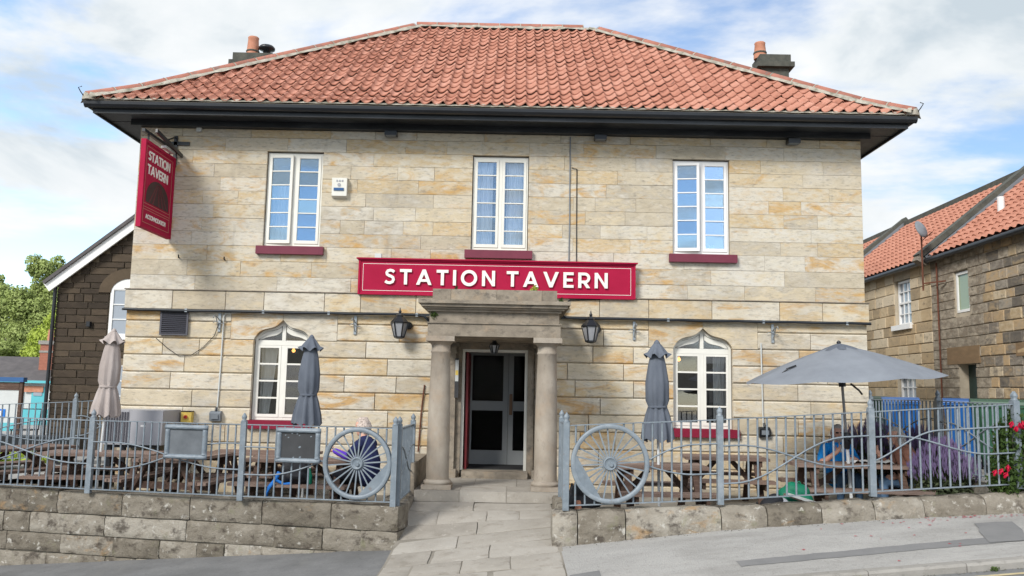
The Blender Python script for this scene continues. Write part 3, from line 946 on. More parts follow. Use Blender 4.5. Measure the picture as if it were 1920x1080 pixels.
def z_roof(d):                                    # height above the eave at plan distance d from the eave
    t1 = math.tan(rad(31))
    if d < KICK:
        return d * t1
    return KICK * t1 + (d - KICK) * (3.49 - KICK * t1) / (HALF - KICK)


mb = MB()
EY1 = EY0 + 2 * HALF
for d0, d1 in ((0, KICK), (KICK, HALF)):
    q = []
    for d in (d0, d1):
        z = ZE + z_roof(d) - .03
        q.append([(EX0 + d, EY0 + d, z), (EX1 - d, EY0 + d, z), (EX1 - d, EY1 - d, z), (EX0 + d, EY1 - d, z)])
    vs = q[0] + q[1]
    mb.add(vs, [(0, 1, 5, 4), (1, 2, 6, 5), (2, 3, 7, 6), (3, 0, 4, 7)])
mb.add([(EX0, EY0, ZE - .03), (EX1, EY0, ZE - .03), (EX1, EY1, ZE - .03), (EX0, EY1, ZE - .03)], [(3, 2, 1, 0)])
ROOF = mb.build('roof', 'mortar', TAV)
TW, TL = 0.196, 0.36                              # cover width and length of a pantile
PROF = [(-.5, .034), (-.43, .010), (-.32, -.010), (-.17, -.017), (-.02, -.012), (.12, .002), (.25, .022), (.36, .042), (.44, .047), (.51, .034), (.56, .014)]


def tile_geo():
    vs, fs = [], []
    for v, dz in ((0.0, 0.034), (TL, 0.004)):
        for u, h in PROF:
            vs.append((u * TW, v, h + dz))
    n = len(PROF)
    fs += [(k, k + 1, n + k + 1, n + k) for k in range(n - 1)]
    for u, h in PROF:                             # thickness at the tail
        vs.append((u * TW, 0.0, h + .034 - .014))
    fs += [(2 * n + k, 2 * n + k + 1, k + 1, k) for k in range(n - 1)]
    return vs, fs


TV, TF = tile_geo()
tmesh = bpy.data.meshes.new('tile')
tmesh.from_pydata(TV, [], TF)
tmesh.materials.append(M['tile'])
tmesh.polygons.foreach_set('use_smooth', [True] * (len(PROF) - 1) + [False] * (len(PROF) - 1))


def rows_of_roof():
    """(plan distance, height, pitch) for every course of tiles"""
    out, d = [], 0.0
    while d < HALF - .04:
        e = 0.02
        sl = (z_roof(d + .15) - z_roof(d)) / .15
        a = math.atan(sl)
        out.append((d, ZE + z_roof(d), a))
        d += 0.315 * math.cos(a)
    return out


fieldV, fieldF = [], []
TVn = np.array(TV)


def put_tile(x, y, z, pitch, side, single):
    rx = Matrix.Rotation(pitch + random.uniform(-.025, .025), 4, 'X')
    rz = Matrix.Rotation({'f': 0, 'l': -PI / 2, 'r': PI / 2}[side] + random.uniform(-.03, .03), 4, 'Z')
    mt = Matrix.Translation((x, y, z + random.uniform(-.006, .006))) @ rz @ rx
    A = np.array(mt)
    P_ = TVn @ A[:3, :3].T + A[:3, 3]
    # tiles that meet a hip are cut along it
    if side == 'f':
        lo, hi = EX0 + (P_[:, 1] - EY0), EX1 - (P_[:, 1] - EY0)
        cut = (P_[:, 0] < lo) | (P_[:, 0] > hi)
        P_[:, 0] = np.clip(P_[:, 0], lo, np.maximum(lo, hi))
    else:
        lo = EY0 + (P_[:, 0] - EX0 if side == 'l' else EX1 - P_[:, 0])
        cut = P_[:, 1] < lo
        P_[:, 1] = np.maximum(P_[:, 1], lo)
    if cut.all():
        return 0
    single = single and not cut.any()
    if single:
        o = bpy.data.objects.new('tile', tmesh)
        COL.objects.link(o)
        o.parent = ROOF
        o.matrix_local = Matrix.Translation(-ORG[ROOF.name]) @ mt
    else:
        b = len(fieldV)
        fieldV.extend(P_.tolist())
        fieldF.extend([tuple(b + k for k in f) for f in TF])
    return int(single)


left = 300
for ri, (d, z, a) in enumerate(rows_of_roof()):
    x0, x1 = EX0 + d - .08, EX1 - d + .08
    n0 = math.ceil((x0 - EX0) / TW)
    row = [EX0 + TW * k for k in range(n0, int((x1 - EX0) / TW) + 1)]
    one = left >= len(row)
    for x in row:
        left -= put_tile(x, EY0 + d, z, a, 'f', one)
    if not one:
        left = 0
    for side, xe in (('l', EX0 + d), ('r', EX1 - d)):
        yy = EY0 + d - .05
        while yy < EY1 - d:
            put_tile(xe, yy, z, a, side, False)
            yy += TW
me = bpy.data.meshes.new('tile_field')
me.from_pydata((np.array(fieldV) - np.array(ORG[ROOF.name])).tolist(), [], fieldF)
me.materials.append(M['tilefield'])
tf = bpy.data.objects.new('tile_field', me)
me.polygons.foreach_set('use_smooth', ([True] * (len(PROF) - 1) + [False] * (len(PROF) - 1)) * (len(fieldF) // len(TF)))
link(tf, ROOF, ORG[ROOF.name])
tf['kind'] = 'stuff'


# mortar along the eave, the hips and the ridge, and half round ridge tiles
def lumpy(pts, w, h, m, name, up=.0):
    mb = MB()
    vs = []
    n = len(pts)
    for i, p in enumerate(pts):
        p = Vector(p)
        d = (Vector(pts[min(i + 1, n - 1)]) - Vector(pts[max(i - 1, 0)])).normalized()
        s = d.cross(Vector((0, 0, 1))).normalized()
        k = random.uniform(.75, 1.3)
        for a_, b_ in ((-1, -.5), (-.75, .5), (0, 1), (.75, .5), (1, -.5)):
            vs.append(p + s * a_ * w * random.uniform(.82, 1.2) + Vector((0, 0, up + b_ * h * k)))
    mb.add(vs, [(i * 5 + k, i * 5 + k + 1, i * 5 + 6 + k, i * 5 + 5 + k) for i in range(n - 1) for k in range(4)], None, True)
    return mb.build(name, m, ROOF)


xs = np.linspace(EX0 + .05, EX1 - .05, 160)
lumpy([(x, EY0 + .045, ZE + .012) for x in xs], .05, .034, 'bedding', 'mortar')


def along(p, q, n):
    return [tuple(Vector(p).lerp(Vector(q), k / n)) for k in range(n + 1)]


def hip_line(sx):
    pts = []
    for k in range(41):
        d = HALF * k / 40
        x = (EX0 + d) if sx < 0 else (EX1 - d)
        pts.append((x, EY0 + d, ZE + z_roof(d)))
    return pts


for sx in (-1, 1):
    hp = hip_line(sx)
    lumpy(hp, .21, .06, 'bedding', 'mortar', .012)
RX0, RX1, RY, RZ = EX0 + HALF, EX1 - HALF, EY0 + HALF, ZE + 3.49
lumpy(along((RX0, RY, RZ), (RX1, RY, RZ), 30), .15, .07, 'bedding', 'mortar', .0)
# half round tile
mb = MB()
n = 8
vs = []
for v in (0, .455):
    for r in (.100, .086):
        for k in range(n + 1):
            a = PI * k / n
            vs.append((r * math.cos(a), v, r * math.sin(a)))
q = n + 1
fs = [(k, k + 1, 2 * q + k + 1, 2 * q + k) for k in range(n)] + [(k + 1, k, q + k, q + k + 1) for k in range(n)] + [(2 * q + k, 2 * q + k + 1, 3 * q + k + 1, 3 * q + k) for k in range(n)]
mb.add(vs, fs[:2 * n], None, True).add(vs, fs[2 * n:])
rt_src = None


def ridge_run(pts):
    global rt_src
    P0 = [Vector(p) for p in pts]
    ds = [0]
    for a, b in zip(P0[:-1], P0[1:]):
        ds.append(ds[-1] + (b - a).length)

    def at(t):
        for i in range(len(ds) - 1):
            if t <= ds[i + 1] or i == len(ds) - 2:
                return P0[i].lerp(P0[i + 1], (t - ds[i]) / (ds[i + 1] - ds[i]))
    t = 0.03
    while t + .44 < ds[-1] - .03:
        a, b = at(t), at(t + .46)
        d = (b - a).normalized()
        x = d.cross(Vector((0, 0, 1))).normalized()
        z = x.cross(d)
        mt = Matrix((x, d, z)).transposed().to_4x4()
        mt.translation = a + z * .022
        if rt_src is None:
            o = mb.build('ridge_tile', 'hiptile', ROOF, (0, 0, 0))
            rt_src = o
        else:
            o = bpy.data.objects.new('ridge_tile', rt_src.data)
            COL.objects.link(o)
            o.parent = ROOF
        o.matrix_local = Matrix.Translation(-ORG[ROOF.name]) @ mt
        # pale mortar bead in the joint
        t += 0.475
        jn.append((at(t - .01), d, z))


jn = []
for sx in (-1, 1):
    ridge_run(hip_line(sx))
ridge_run([(RX0 - .06, RY, RZ + .01), (RX1 + .12, RY, RZ + .01)])
for p, d, z in jn:
    mbj = MB()
    x = d.cross(z)
    vs = []
    for v in (-.010, .012):
        for k in range(9):
            a = PI * k / 8
            vs.append(p + z * .022 + d * v + x * .105 * math.cos(a) + z * .105 * math.sin(a))
    mbj.add(vs, [(k, k + 1, 10 + k, 9 + k) for k in range(8)])
    mbj.build('joint_mortar', 'bedding', ROOF, 'c')
# mortar blocks closing the hip feet
for sx, x in ((-1, EX0), (1, EX1)):
    MB().lathe([(.02, .11), (.10, .10), (.13, .05), (.14, -.03)], (x - sx * .05, EY0 + .06, ZE + .01), 8).build('mortar', 'bedding', ROOF, 'c')
# hip irons at the two corners
for sx, x in ((-1, EX0), (1, EX1)):
    MB().tube([(x, EY0 - .02, ZE), (x + sx * .06, EY0 - .07, ZE + .10), (x + sx * .09, EY0 - .09, ZE + .16), (x + sx * .05, EY0 - .06, ZE + .19)], .009, 5).build('hip_iron', 'black', ROOF)


# chimneys
def chimney(x0, x1, y0, y1, zt, pots, cowl=None):
    mb = MB().box(x0, x1, y0, y1, 6.9, zt - .12)
    ch = mb.build('chimney', 'stack', ROOF, 'c')
    MB().box(x0 - .11, x1 + .11, y0 - .11, y1 + .11, zt - .32, zt - .20).build('chimney_cap', 'stack', ROOF)
    MB().box(x0 - .04, x1 + .04, y0 - .04, y1 + .04, zt - .199, zt).build('chimney_cap', 'stack', ROOF)
    for px, hh in pots:
        MB().lathe([(.15, 0), (.155, .06), (.15, .12), (.125, hh - .05), (.135, hh - .02), (.12, hh)], (px, (y0 + y1) / 2, zt), 14).build('chimney_pot', 'terracotta', ROOF)
        MB().lathe([(.158, .13), (.165, .15), (.158, .17)], (px, (y0 + y1) / 2, zt), 14).build('pot_strap', 'stack', ROOF)
    if cowl:
        MB().lathe([(.09, 0), (.09, .18), (.19, .21), (.2, .25), (.16, .3), (.05, .32)], (cowl, (y0 + y1) / 2, zt), 12).build('cowl', 'black', ROOF)


chimney(-6.82, -5.95, 5.3, 5.9, 9.41, [(-6.49, .52)], -6.15)
chimney(5.84, 6.5, 5.3, 5.9, 9.62, [(5.90, .42)])

# ------------------------------------------------------------------ porch
CXL, CXR, CY, PZ0 = -1.065, 0.515, -1.70, 0.05
mb = MB()
mb.box(-1.36, 0.72, -1.98, -0.06, -0.5, 0.045)
PLAT = mb.build('porch_step', 'porch', TAV)
xs = [-1.37, -0.72, -0.05, 0.70]
for a, b in zip(xs[:-1], xs[1:]):
    MB().box(a + .003, b - .003, -2.0, -1.3, -0.10, 0.05).build('step_stone', 'flag', PLAT, 'c')
xs = [-1.36, -0.55, 0.1, 0.69]
for a, b in zip(xs[:-1], xs[1:]):
    MB().box(a + .003, b - .003, -1.297, -0.05, -0.10, 0.052).build('step_stone', 'flag', PLAT, 'c')
MB().box(-0.80, 0.28, -0.26, 0.10, 0.053, 0.165).build('door_step', 'porch', TAV)
MB().box(-1.62, -1.375, -1.95, -0.1, -0.5, 0.42).build('side_block', 'porch', TAV)
for cx in (CXL, CXR):
    prof = [(.168, .135), (.168, .3), (.166, .7), (.160, 1.2), (.150, 1.6), (.140, 1.97), (.150, 1.98), (.150, 2.0), (.140, 2.01), (.141, 2.09)]
    col = MB().lathe([(r, z) for r, z in prof], (cx, CY, PZ0), 28).build('column', 'column', TAV)
    mb = MB().box(cx - .215, cx + .215, CY - .215, CY + .215, PZ0 + .003, PZ0 + .065)
    mb.lathe([(.20, .065), (.212, .085), (.212, .10), (.20, .12), (.182, .125), (.178, .137)], (cx, CY, PZ0), 24)
    mb.build('column_base', 'column', col)
    mb = MB().lathe([(.142, 2.088), (.155, 2.105), (.185, 2.13), (.195, 2.14)], (cx, CY, PZ0), 24)
    mb.box(cx - .21, cx + .21, CY - .21, CY + .21, PZ0 + 2.14, PZ0 + 2.215)
    mb.build('capital', 'column', col)
    mb = MB().box(cx - .13, cx + .13, -.17, -.05, PZ0 + .003, 2.19)
    mb.box(cx - .17, cx + .17, -.21, -.05, PZ0 + .003, PZ0 + .14)
    mb.box(cx - .17, cx + .17, -.21, -.05, 2.19, 2.264)
    mb.box(cx - .15, cx + .15, -.19, -.05, 2.08, 2.11)
    mb.build('pilaster', 'porch', TAV)
FRY = -1.88
mb = MB().box(-1.255, 0.70, FRY, -.05, 2.266, 2.46)
mb.build('architrave', 'porch', TAV)
mb = MB().box(-1.235, 0.68, FRY + .02, -.05, 2.463, 2.625)
mb.box(-1.27, 0.715, FRY - .02, FRY + .019, 2.452, 2.468)
mb.build('frieze', 'porch', TAV)
mb = MB()
for k, (dx, z0, z1) in enumerate(((.03, 2.626, 2.66), (.07, 2.661, 2.69), (.115, 2.691, 2.735), (.155, 2.736, 2.79))):
    mb.box(-1.235 - dx, .68 + dx, FRY - dx, -.051, z0, z1)
mb.build('cornice', 'porch', TAV)
xs = [-1.20, -0.93, -0.25, 0.42, 0.645]
for a, b in zip(xs[:-1], xs[1:]):
    MB().box(a + .002, b - .002, FRY + .02, FRY + .35, 2.792, 2.965).build('parapet_stone', 'porch', TAV, 'c')
# door surround and doors
mb = MB()
mb.box(-0.93, -0.84, -.10, .24, .05, 2.30).box(.262, .37, -.10, .24, .05, 2.30).box(-.839, .261, -.10, .24, 2.165, 2.30)
mb.build('door_surround', 'porch', TAV)
mb = MB()
mb.box(-0.838, -0.795, -.04, .2, .168, 2.162).box(.215, .26, -.04, .2, .168, 2.162).box(-.794, .214, -.04, .2, 2.118, 2.162)
mb.build('door_frame', 'cream', TAV)
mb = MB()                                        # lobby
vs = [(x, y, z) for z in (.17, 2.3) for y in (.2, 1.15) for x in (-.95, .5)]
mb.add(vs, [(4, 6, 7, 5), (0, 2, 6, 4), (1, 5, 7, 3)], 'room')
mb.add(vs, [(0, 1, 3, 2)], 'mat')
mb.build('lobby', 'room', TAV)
MB().box(-.775, -.735, .02, .9, .172, 2.11).build('door', 'reddoor', TAV)
for x0, x1 in ((-.80, -.066), (-.060, .48)):
    mb = MB()
    y = 1.0
    mb.box(x0, x0 + .09, y, y + .05, .175, 2.2).box(x1 - .09, x1, y, y + .05, .175, 2.2)
    mb.box(x0 + .09, x1 - .09, y + .001, y + .049, .175, .42).box(x0 + .09, x1 - .09, y + .001, y + .049, 1.12, 1.29).box(x0 + .09, x1 - .09, y + .001, y + .049, 2.1, 2.2)
    dr = mb.build('door', 'doorwhite', TAV, 'c')
    pane('door_pane', dr, x0 + .09, x1 - .09, .42, 1.12, y + .025, 'glass_door')
    pane('door_pane', dr, x0 + .09, x1 - .09, 1.29, 2.1, y + .025, 'glass_door')
    if x0 > -.5:
        MB().box(x0 + .02, x0 + .075, y - .03, y, 1.05, 1.42).build('door_handle', 'brass', dr)
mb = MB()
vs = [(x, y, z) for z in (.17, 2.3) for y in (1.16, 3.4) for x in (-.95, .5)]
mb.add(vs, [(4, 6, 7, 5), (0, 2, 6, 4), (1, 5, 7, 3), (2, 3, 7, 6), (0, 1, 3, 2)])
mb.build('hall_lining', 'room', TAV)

# ================================================================== LETTERING
def ribbon(pts, hw):
    P_ = [Vector((p[0], p[1])) for p in pts]
    Lf, Rt = [], []
    for i, p in enumerate(P_):
        d = (P_[min(i + 1, len(P_) - 1)] - P_[max(i - 1, 0)]).normalized()
        nn = Vector((-d.y, d.x)) * hw
        Lf.append(tuple(p + nn))
        Rt.append(tuple(p - nn))
    return Lf + Rt[::-1]


def arc(cx, cy, r, a0, a1, n=14):
    return [(cx + r * math.cos(rad(a0 + (a1 - a0) * k / n)), cy + r * math.sin(rad(a0 + (a1 - a0) * k / n))) for k in range(n + 1)]


def rc(a, b, c, d):
    return [(a, b), (c, b), (c, d), (a, d)]


S_ = .19
GL = {
    'I': (.2, [rc(0, 0, .2, 1)]),
    'T': (.76, [rc(0, 1 - S_, .76, 1), rc(.28, 0, .48, 1 - S_)]),
    'E': (.66, [rc(0, 0, .2, 1), rc(.2, 0, .66, .18), rc(.2, .41, .60, .59), rc(.2, .82, .66, 1)]),
    'N': (.84, [rc(0, 0, .2, 1), rc(.64, 0, .84, 1), [(.2, .70), (.64, .03), (.64, .32), (.2, .99)]]),
    'A': (1.0, [[(0, 0), (.215, 0), (.5, .70), (.5, 1), (.4, 1)], [(1, 0), (.6, 1), (.5, 1), (.5, .70), (.785, 0)], rc(.27, .2, .73, .37)]),
    'V': (1.0, [[(0, 1), (.4, 0), (.5, 0), (.5, .30), (.215, 1)], [(1, 1), (.785, 1), (.5, .30), (.5, 0), (.6, 0)]]),
    'O': (1.06, [ribbon(arc(.53, .5, .425, 0, 360, 40), .1)]),
    'S': (.68, [ribbon([(.62, .80), (.51, .885), (.36, .91), (.21, .87), (.14, .76), (.17, .64), (.29, .565), (.43, .515), (.55, .44), (.585, .31), (.53, .17), (.37, .095), (.2, .11), (.06, .20)], .092)]),
    'R': (.76, [rc(0, 0, .2, 1), ribbon([(.2, .91), (.42, .91)] + arc(.42, .65, .26, 90, -90, 10)[1:-1] + [(.42, .39), (.2, .39)], .09), [(.33, .30), (.545, .33), (.77, 0), (.53, 0)]]),
    'C': (.9, [ribbon(arc(.53, .5, .42, 45, 315, 24), .095)]),
    'M': (1.0, [rc(0, 0, .2, 1), rc(.8, 0, 1.0, 1), [(.2, .62), (.5, .18), (.5, .48), (.2, 1)], [(.8, .62), (.8, 1), (.5, .48), (.5, .18)]]),
    'D': (.86, [rc(0, 0, .2, 1), ribbon([(.2, .91), (.38, .91)] + arc(.38, .5, .41, 90, -90, 14)[1:-1] + [(.38, .09), (.2, .09)], .09)]),
    ' ': (.34, []),
}


def text(parent, st, o, u, n, h, width, depth, m, name='letter'):
    """raised capitals on a board: o lower left corner, u along, n out of the board"""
    o, u, n = Vector(o), Vector(u), Vector(n)
    tot = sum(GL[c][0] for c in st)
    gap = (width / h - tot) / (len(st) - 1)
    x = 0.0
    zv = Vector((0, 0, 1))
    for c in st:
        gw, polys = GL[c]
        mb = MB()
        for k, pl in enumerate(polys):
            dd = depth + .0004 * k
            nn = len(pl)
            ft = [o + u * (x + p[0]) * h + zv * p[1] * h + n * dd for p in pl]
            bk = [o + u * (x + p[0]) * h + zv * p[1] * h for p in pl]
            mb.add(ft + bk, [tuple(range(nn))] + [(i, nn + i, nn + (i + 1) % nn, (i + 1) % nn) for i in range(nn)])
        if polys:
            mb.build(name, m, parent, 'c')
        x += gw + gap


# fascia sign
sg = thing('pub_sign', (-0.29, -.06, 3.05), 'long crimson board with raised white STATION TAVERN letters above the porch', 'sign')
MB().box(-2.615, 2.035, -.125, -.088, 3.055, 3.62).build('board', 'crimson', sg)
mb = MB()
mb.box(-2.64, 2.06, -.15, -.0865, 3.622, 3.645).box(-2.665, 2.085, -.175, -.0865, 3.646, 3.668)
mb.box(-2.632, -2.60, -.142, -.089, 3.05, 3.621).box(2.02, 2.052, -.142, -.089, 3.05, 3.621).box(-2.599, 2.019, -.141, -.089, 3.045, 3.068)
mb.build('moulding', 'crimson', sg)
mb = MB()
for a in ((-2.555, 1.975, 3.567, 3.574), (-2.555, 1.975, 3.113, 3.12), (-2.555, -2.549, 3.121, 3.566), (1.969, 1.975, 3.121, 3.566)):
    mb.box(a[0], a[1], -.1275, -.1245, a[2], a[3])
mb.build('border_line', 'letter', sg)
text(sg, 'STATION', (-2.185, -.128, 3.222), (1, 0, 0), (0, -1, 0), .262, 1.865, .03, 'letter')
text(sg, 'TAVERN', (-.125, -.128, 3.222), (1, 0, 0), (0, -1, 0), .262, 1.705, .03, 'letter')
MB().box(-2.36, -2.25, -.17, -.06, 3.669, 3.74).build('flood_lamp', 'offwhite', sg)

# hanging sign: seen edge-on-ish, its painted face looks to the right
HX = -5.89
hs = thing('hanging_sign', (HX, -.65, 3.93), 'tall crimson hanging sign reading STATION TAVERN at the left end of the front', 'sign')
MB().box(HX - .05, HX, -1.24, -.055, 3.945, 5.33).build('board', 'crimson', hs)
mb = MB()
for a in ((-1.25, -1.20, 3.93, 5.345), (-.095, -.045, 3.93, 5.345)):
    mb.box(HX - .065, HX + .014, a[0], a[1], a[2], a[3])
mb.box(HX - .064, HX + .013, -1.199, -.096, 3.93, 3.98).box(HX - .064, HX + .013, -1.199, -.096, 5.295, 5.345)
mb.build('frame', 'crimson', hs)
mb = MB()
for a in ((-1.165, -.135, 5.25, 5.256), (-1.165, -.135, 4.022, 4.028), (-1.165, -1.159, 4.029, 5.249), (-.141, -.135, 4.029, 5.249), (-1.15, -.15, 4.235, 4.241), (-1.15, -.15, 4.275, 4.281), (-1.15, -.15, 4.33, 4.336)):
    mb.box(HX - .001, HX + .003, *a)
mb.build('border_line', 'gold', hs)
uy, nx_ = (0, 1, 0), (1, 0, 0)
text(hs, 'STATION', (HX, -1.10, 5.04), uy, nx_, .155, .86, .006, 'letter')
text(hs, 'TAVERN', (HX, -1.10, 4.82), uy, nx_, .155, .80, .006, 'letter')
text(hs, 'ACCOMMODATION', (HX, -1.06, 4.10), uy, nx_, .072, .78, .005, 'letter')
mb = MB()
pa = [(-1.09, 4.36)] + [(-.65 + .44 * math.cos(rad(180 - k * 15)), 4.46 + .31 * math.sin(rad(180 - k * 15))) for k in range(13)] + [(-.21, 4.36)]
mb.prism(pa, 'x', HX - .001, HX + .0035, 'signart')
for k, (a0, b0) in enumerate(((-1.0, -.70), (-.86, -.67), (-.62, -.64), (-.46, -.62), (-.3, -.59))):
    mb.prism([(a0, 4.362), (a0 + .05, 4.362), (b0 + .012, 4.72), (b0, 4.72)], 'x', HX + .001, HX + .005 + .0003 * k, 'signart2')
mb.build('print', 'signart', hs)
mb = MB()
mb.bar((HX - .02, 0.0, 5.47), (HX - .02, -1.30, 5.47), .05, .05, 'black')
mb.bar((HX + .10, -.02, 5.40), (HX + .10, -1.1, 5.52), .035, .06, 'black')
mb.bar((HX - .02, -.02, 5.75), (HX - .02, -.02, 5.2), .06, .03, 'black')
mb.bar((HX - .25, -.02, 5.62), (HX + .22, -.02, 5.62), .03, .06, 'black')
for y in (-1.1, -.25):
    mb.tube([(HX - .02, y, 5.45), (HX - .02, y, 5.33)], .014, 5, 'black')
mb.tube([(HX - .02, -.05, 5.72), (HX - .02, -.55, 5.5)], .014, 5, 'black')
mb.build('bracket', 'black', hs)
MB().box(HX - .02, HX + .06, -.6, -.2, 5.38, 5.42).build('lamp', 'offwhite', hs)


# ------------------------------------------------------------------ lanterns and fittings on the wall
def lantern(x, y, zt, s, label, wall=True):
    t = thing('wall_lantern' if wall else 'porch_lantern', (x, y, zt - .45 * s), label, 'lantern', 'black lanterns by the porch' if wall else None)
    c = (x, y, zt - .45 * s)
    n = 6
    MB().lathe([(.012, .40 * s), (.03 * s, .43 * s), (.012 * s, .46 * s), (.006, .50 * s)], c, 8).build('finial', 'black', t)
    MB().lathe([(.155 * s, .235 * s), (.16 * s, .25 * s), (.06 * s, .35 * s), (.07 * s, .365 * s), (.05 * s, .40 * s), (.01, .41 * s)], c, n, smooth=False).build('hood', 'black', t)
    MB().lathe([(.078 * s, 0.012), (.135 * s, .234 * s)], c, n, smooth=False).build('lamp_glass', 'glass_lamp', t)
    mb = MB()
    for k in range(n):
        a = 2 * PI * k / n
        ca, sa = math.cos(a), math.sin(a)
        mb.bar((c[0] + .084 * s * ca, c[1] + .084 * s * sa, c[2]), (c[0] + .148 * s * ca, c[1] + .148 * s * sa, c[2] + .236 * s), .016, .016)
    mb.lathe([(.05 * s, -.03 * s), (.09 * s, -.01), (.09 * s, .012)], c, n, smooth=False)
    mb.build('cage', 'black', t)
    if wall:
        mb = MB()
        mb.tube([(x, y, zt - .20 * s), (x + .05, y + .10, zt - .13 * s), (x + .10, -.06, zt - .24 * s)], .016, 6)
        mb.lathe([(.06, 0), (.065, .02), (.04, .05)], (0, 0, 0), 12)
        for i in range(len(mb.v) - 36 - 24, len(mb.v)):
            q = mb.v[i]
            mb.v[i] = (x + .13 + q[0], -.05 - q[2], zt - .24 * s + q[1])
        mb.build('bracket', 'black', t)
    else:
        MB().tube([(x, y, zt - .04), (x, y, 2.3)], .012, 6).build('chain', 'black', t)
    return t


lantern(-1.885, -.27, 2.77, .98, 'black hexagonal lantern on the wall left of the porch')
lantern(1.29, -.27, 2.78, 1.02, 'black hexagonal lantern on the wall right of the porch')
lantern(-.29, -.9, 2.30, .52, 'small black lantern hanging inside the porch over the door', False)

FL = thing('floodlight', (-2.163, -.05, 5.85), 'small black floodlight under the eaves between the left and middle windows', 'floodlight', 'floodlights under the eaves')
MB().box(-2.27, -2.06, -.20, -.04, 5.80, 5.875).build('housing', 'black', FL)
MB().box(-2.25, -2.08, -.19, -.06, 5.793, 5.799).build('lens', 'leadgrey', FL)
MB().bar((-2.163, -.01, 5.87), (-2.163, -.1, 5.88), .03, .02).build('bracket', 'black', FL)
copy_tree(FL, (1.441, -.05, 5.85), 0, 'small black floodlight under the eaves between the middle and right windows')
copy_tree(FL, (4.764, -.05, 5.85), 0, 'small black floodlight under the eaves right of the right window')
tag(MB().box(-5.55, -5.47, -.07, 0, 5.83, 5.90).build('junction_box', 'offwhite'), 'small pale box under the eaves above the hanging sign', 'junction box')

al = thing('alarm_box', (-3.02, -.02, 4.70), 'cream burglar alarm box with blue stripe right of upper left window', 'alarm box')
mb = MB()
mb.prism([(-.001, 4.71), (-.085, 4.74), (-.10, 5.05), (-.001, 5.07)], 'x', -3.155, -2.90)
mb.build('case', 'cream', al)
MB().prism([(-.09, 4.83), (-.094, 4.875), (-.108, 4.875), (-.104, 4.83)], 'x', -3.12, -2.95).build('stripe', 'navyprint', al)
mb = MB()
for x in (-3.08, -3.035, -2.99):
    mb.box(x, x + .028, -.104, -.09, 4.985, 5.015)
mb.lathe([(.03, 0), (.03, .004)], (-3.03, 0, 0), 12)
for i in range(len(mb.v) - 48, len(mb.v)):
    q = mb.v[i]
    mb.v[i] = (q[0], -.098 - q[2], 4.93 + q[1])
mb.build('print', 'cabinet', al)

vt = thing('vent_grille', (-5.71, -.06, 2.31), 'dark louvred vent grille in the wall near the left corner', 'vent')
MB().box(-5.935, -5.48, -.075, -.052, 2.305, 2.70).build('backing', 'black', vt)
mb = MB().box(-5.945, -5.915, -.095, -.076, 2.295, 2.71).box(-5.50, -5.47, -.095, -.076, 2.295, 2.71).box(-5.914, -5.501, -.095, -.076, 2.295, 2.32)
mb.build('frame', 'grille', vt)
sl0 = None
for k in range(11):
    z = 2.335 + k * .033
    if sl0 is None:
        sl0 = MB().bar((-5.912, -.088, z), (-5.503, -.088, z), .028, .008, None, (0, -.6, 1)).build('slat', 'grille', vt, 'c')
    else:
        share('slat', sl0, vt, (ORG[sl0.name][0], ORG[sl0.name][1], z))


def pipe(name, pts, r, m, label, cat, clips=()):
    o = MB().tube(pts, r, 6).build(name, m, None, 'c')
    tag(o, label, cat)
    for c in clips:
        MB().box(c[0] - .02, c[0] + .02, c[1] - .01, c[1] + .03, c[2] - .03, c[2] + .03).build('clip', 'steel', o, 'c')
    return o


def wob(x0, x1, y, z, n, a=.012):
    return [(x0 + (x1 - x0) * k / n, y, z + random.uniform(-a, a)) for k in range(n + 1)]


pipe('cable', [(-6.55, -.135, 2.72)] + wob(-6.3, -1.6, -.13, 2.715, 16, .006) + [(-1.5, -.13, 2.70), (-1.42, -.12, 2.62), (-1.40, -.10, 2.40), (-1.36, -.09, 2.25), (-1.26, -.09, 2.17)], .026, 'soffit',
     'thick black cable along the ledge left of the porch', 'cable', [(x, -.14, 2.715) for x in (-5.5, -4.2, -3.1, -1.62)])
pipe('cable', [(.83, -.10, 2.98), (.92, -.115, 2.9), (.82, -.12, 2.76)] + wob(.9, 6.0, -.13, 2.715, 16, .006), .026, 'soffit', 'thick black cable along the ledge right of the porch', 'cable', [(x, -.14, 2.715) for x in (2.6, 4.2, 5.6)])
pipe('cable', [(2.0, -.03, 3.06), (1.2, -.10, 3.03), (.95, -.10, 3.02), (.80, -.11, 2.88), (.78, -.11, 2.76)], .012, 'black', 'thin black cable looping out from under the sign right end', 'cable')
pipe('cable', [(.93, -.012, 5.88), (.93, -.012, 5.0), (.935, -.012, 4.4), (.93, -.012, 3.67)], .011, 'leadgrey', 'long grey cable running down the wall right of the middle window', 'cable')
pipe('cable', [(.96, -.012, 5.33), (1.05, -.012, 5.31), (1.055, -.012, 4.4), (1.06, -.012, 3.67)], .008, 'black', 'thin dark cable with a hooked top right of the middle window', 'cable')
pipe('conduit', [(-4.60, -.085, 2.70), (-4.84, -.085, 2.685), (-4.875, -.075, 2.64), (-4.885, -.07, 1.8), (-4.90, -.07, 1.02)], .013, 'offwhite', 'white conduit down the wall left of the left arched window', 'conduit')
pipe('conduit', [(4.17, -.07, 2.36), (4.18, -.07, 1.6), (4.19, -.07, .94)], .013, 'offwhite', 'white conduit down the wall right of the right arched window', 'conduit')
pipe('wire', [(-6.0, -.065, 2.24), (-5.8, -.065, 2.08), (-5.6, -.065, 1.95), (-5.4, -.065, 1.96), (-5.2, -.065, 2.1), (-5.02, -.07, 2.3), (-4.95, -.09, 2.52)], .006, 'black', 'thin slack wire below the vent grille', 'wire')


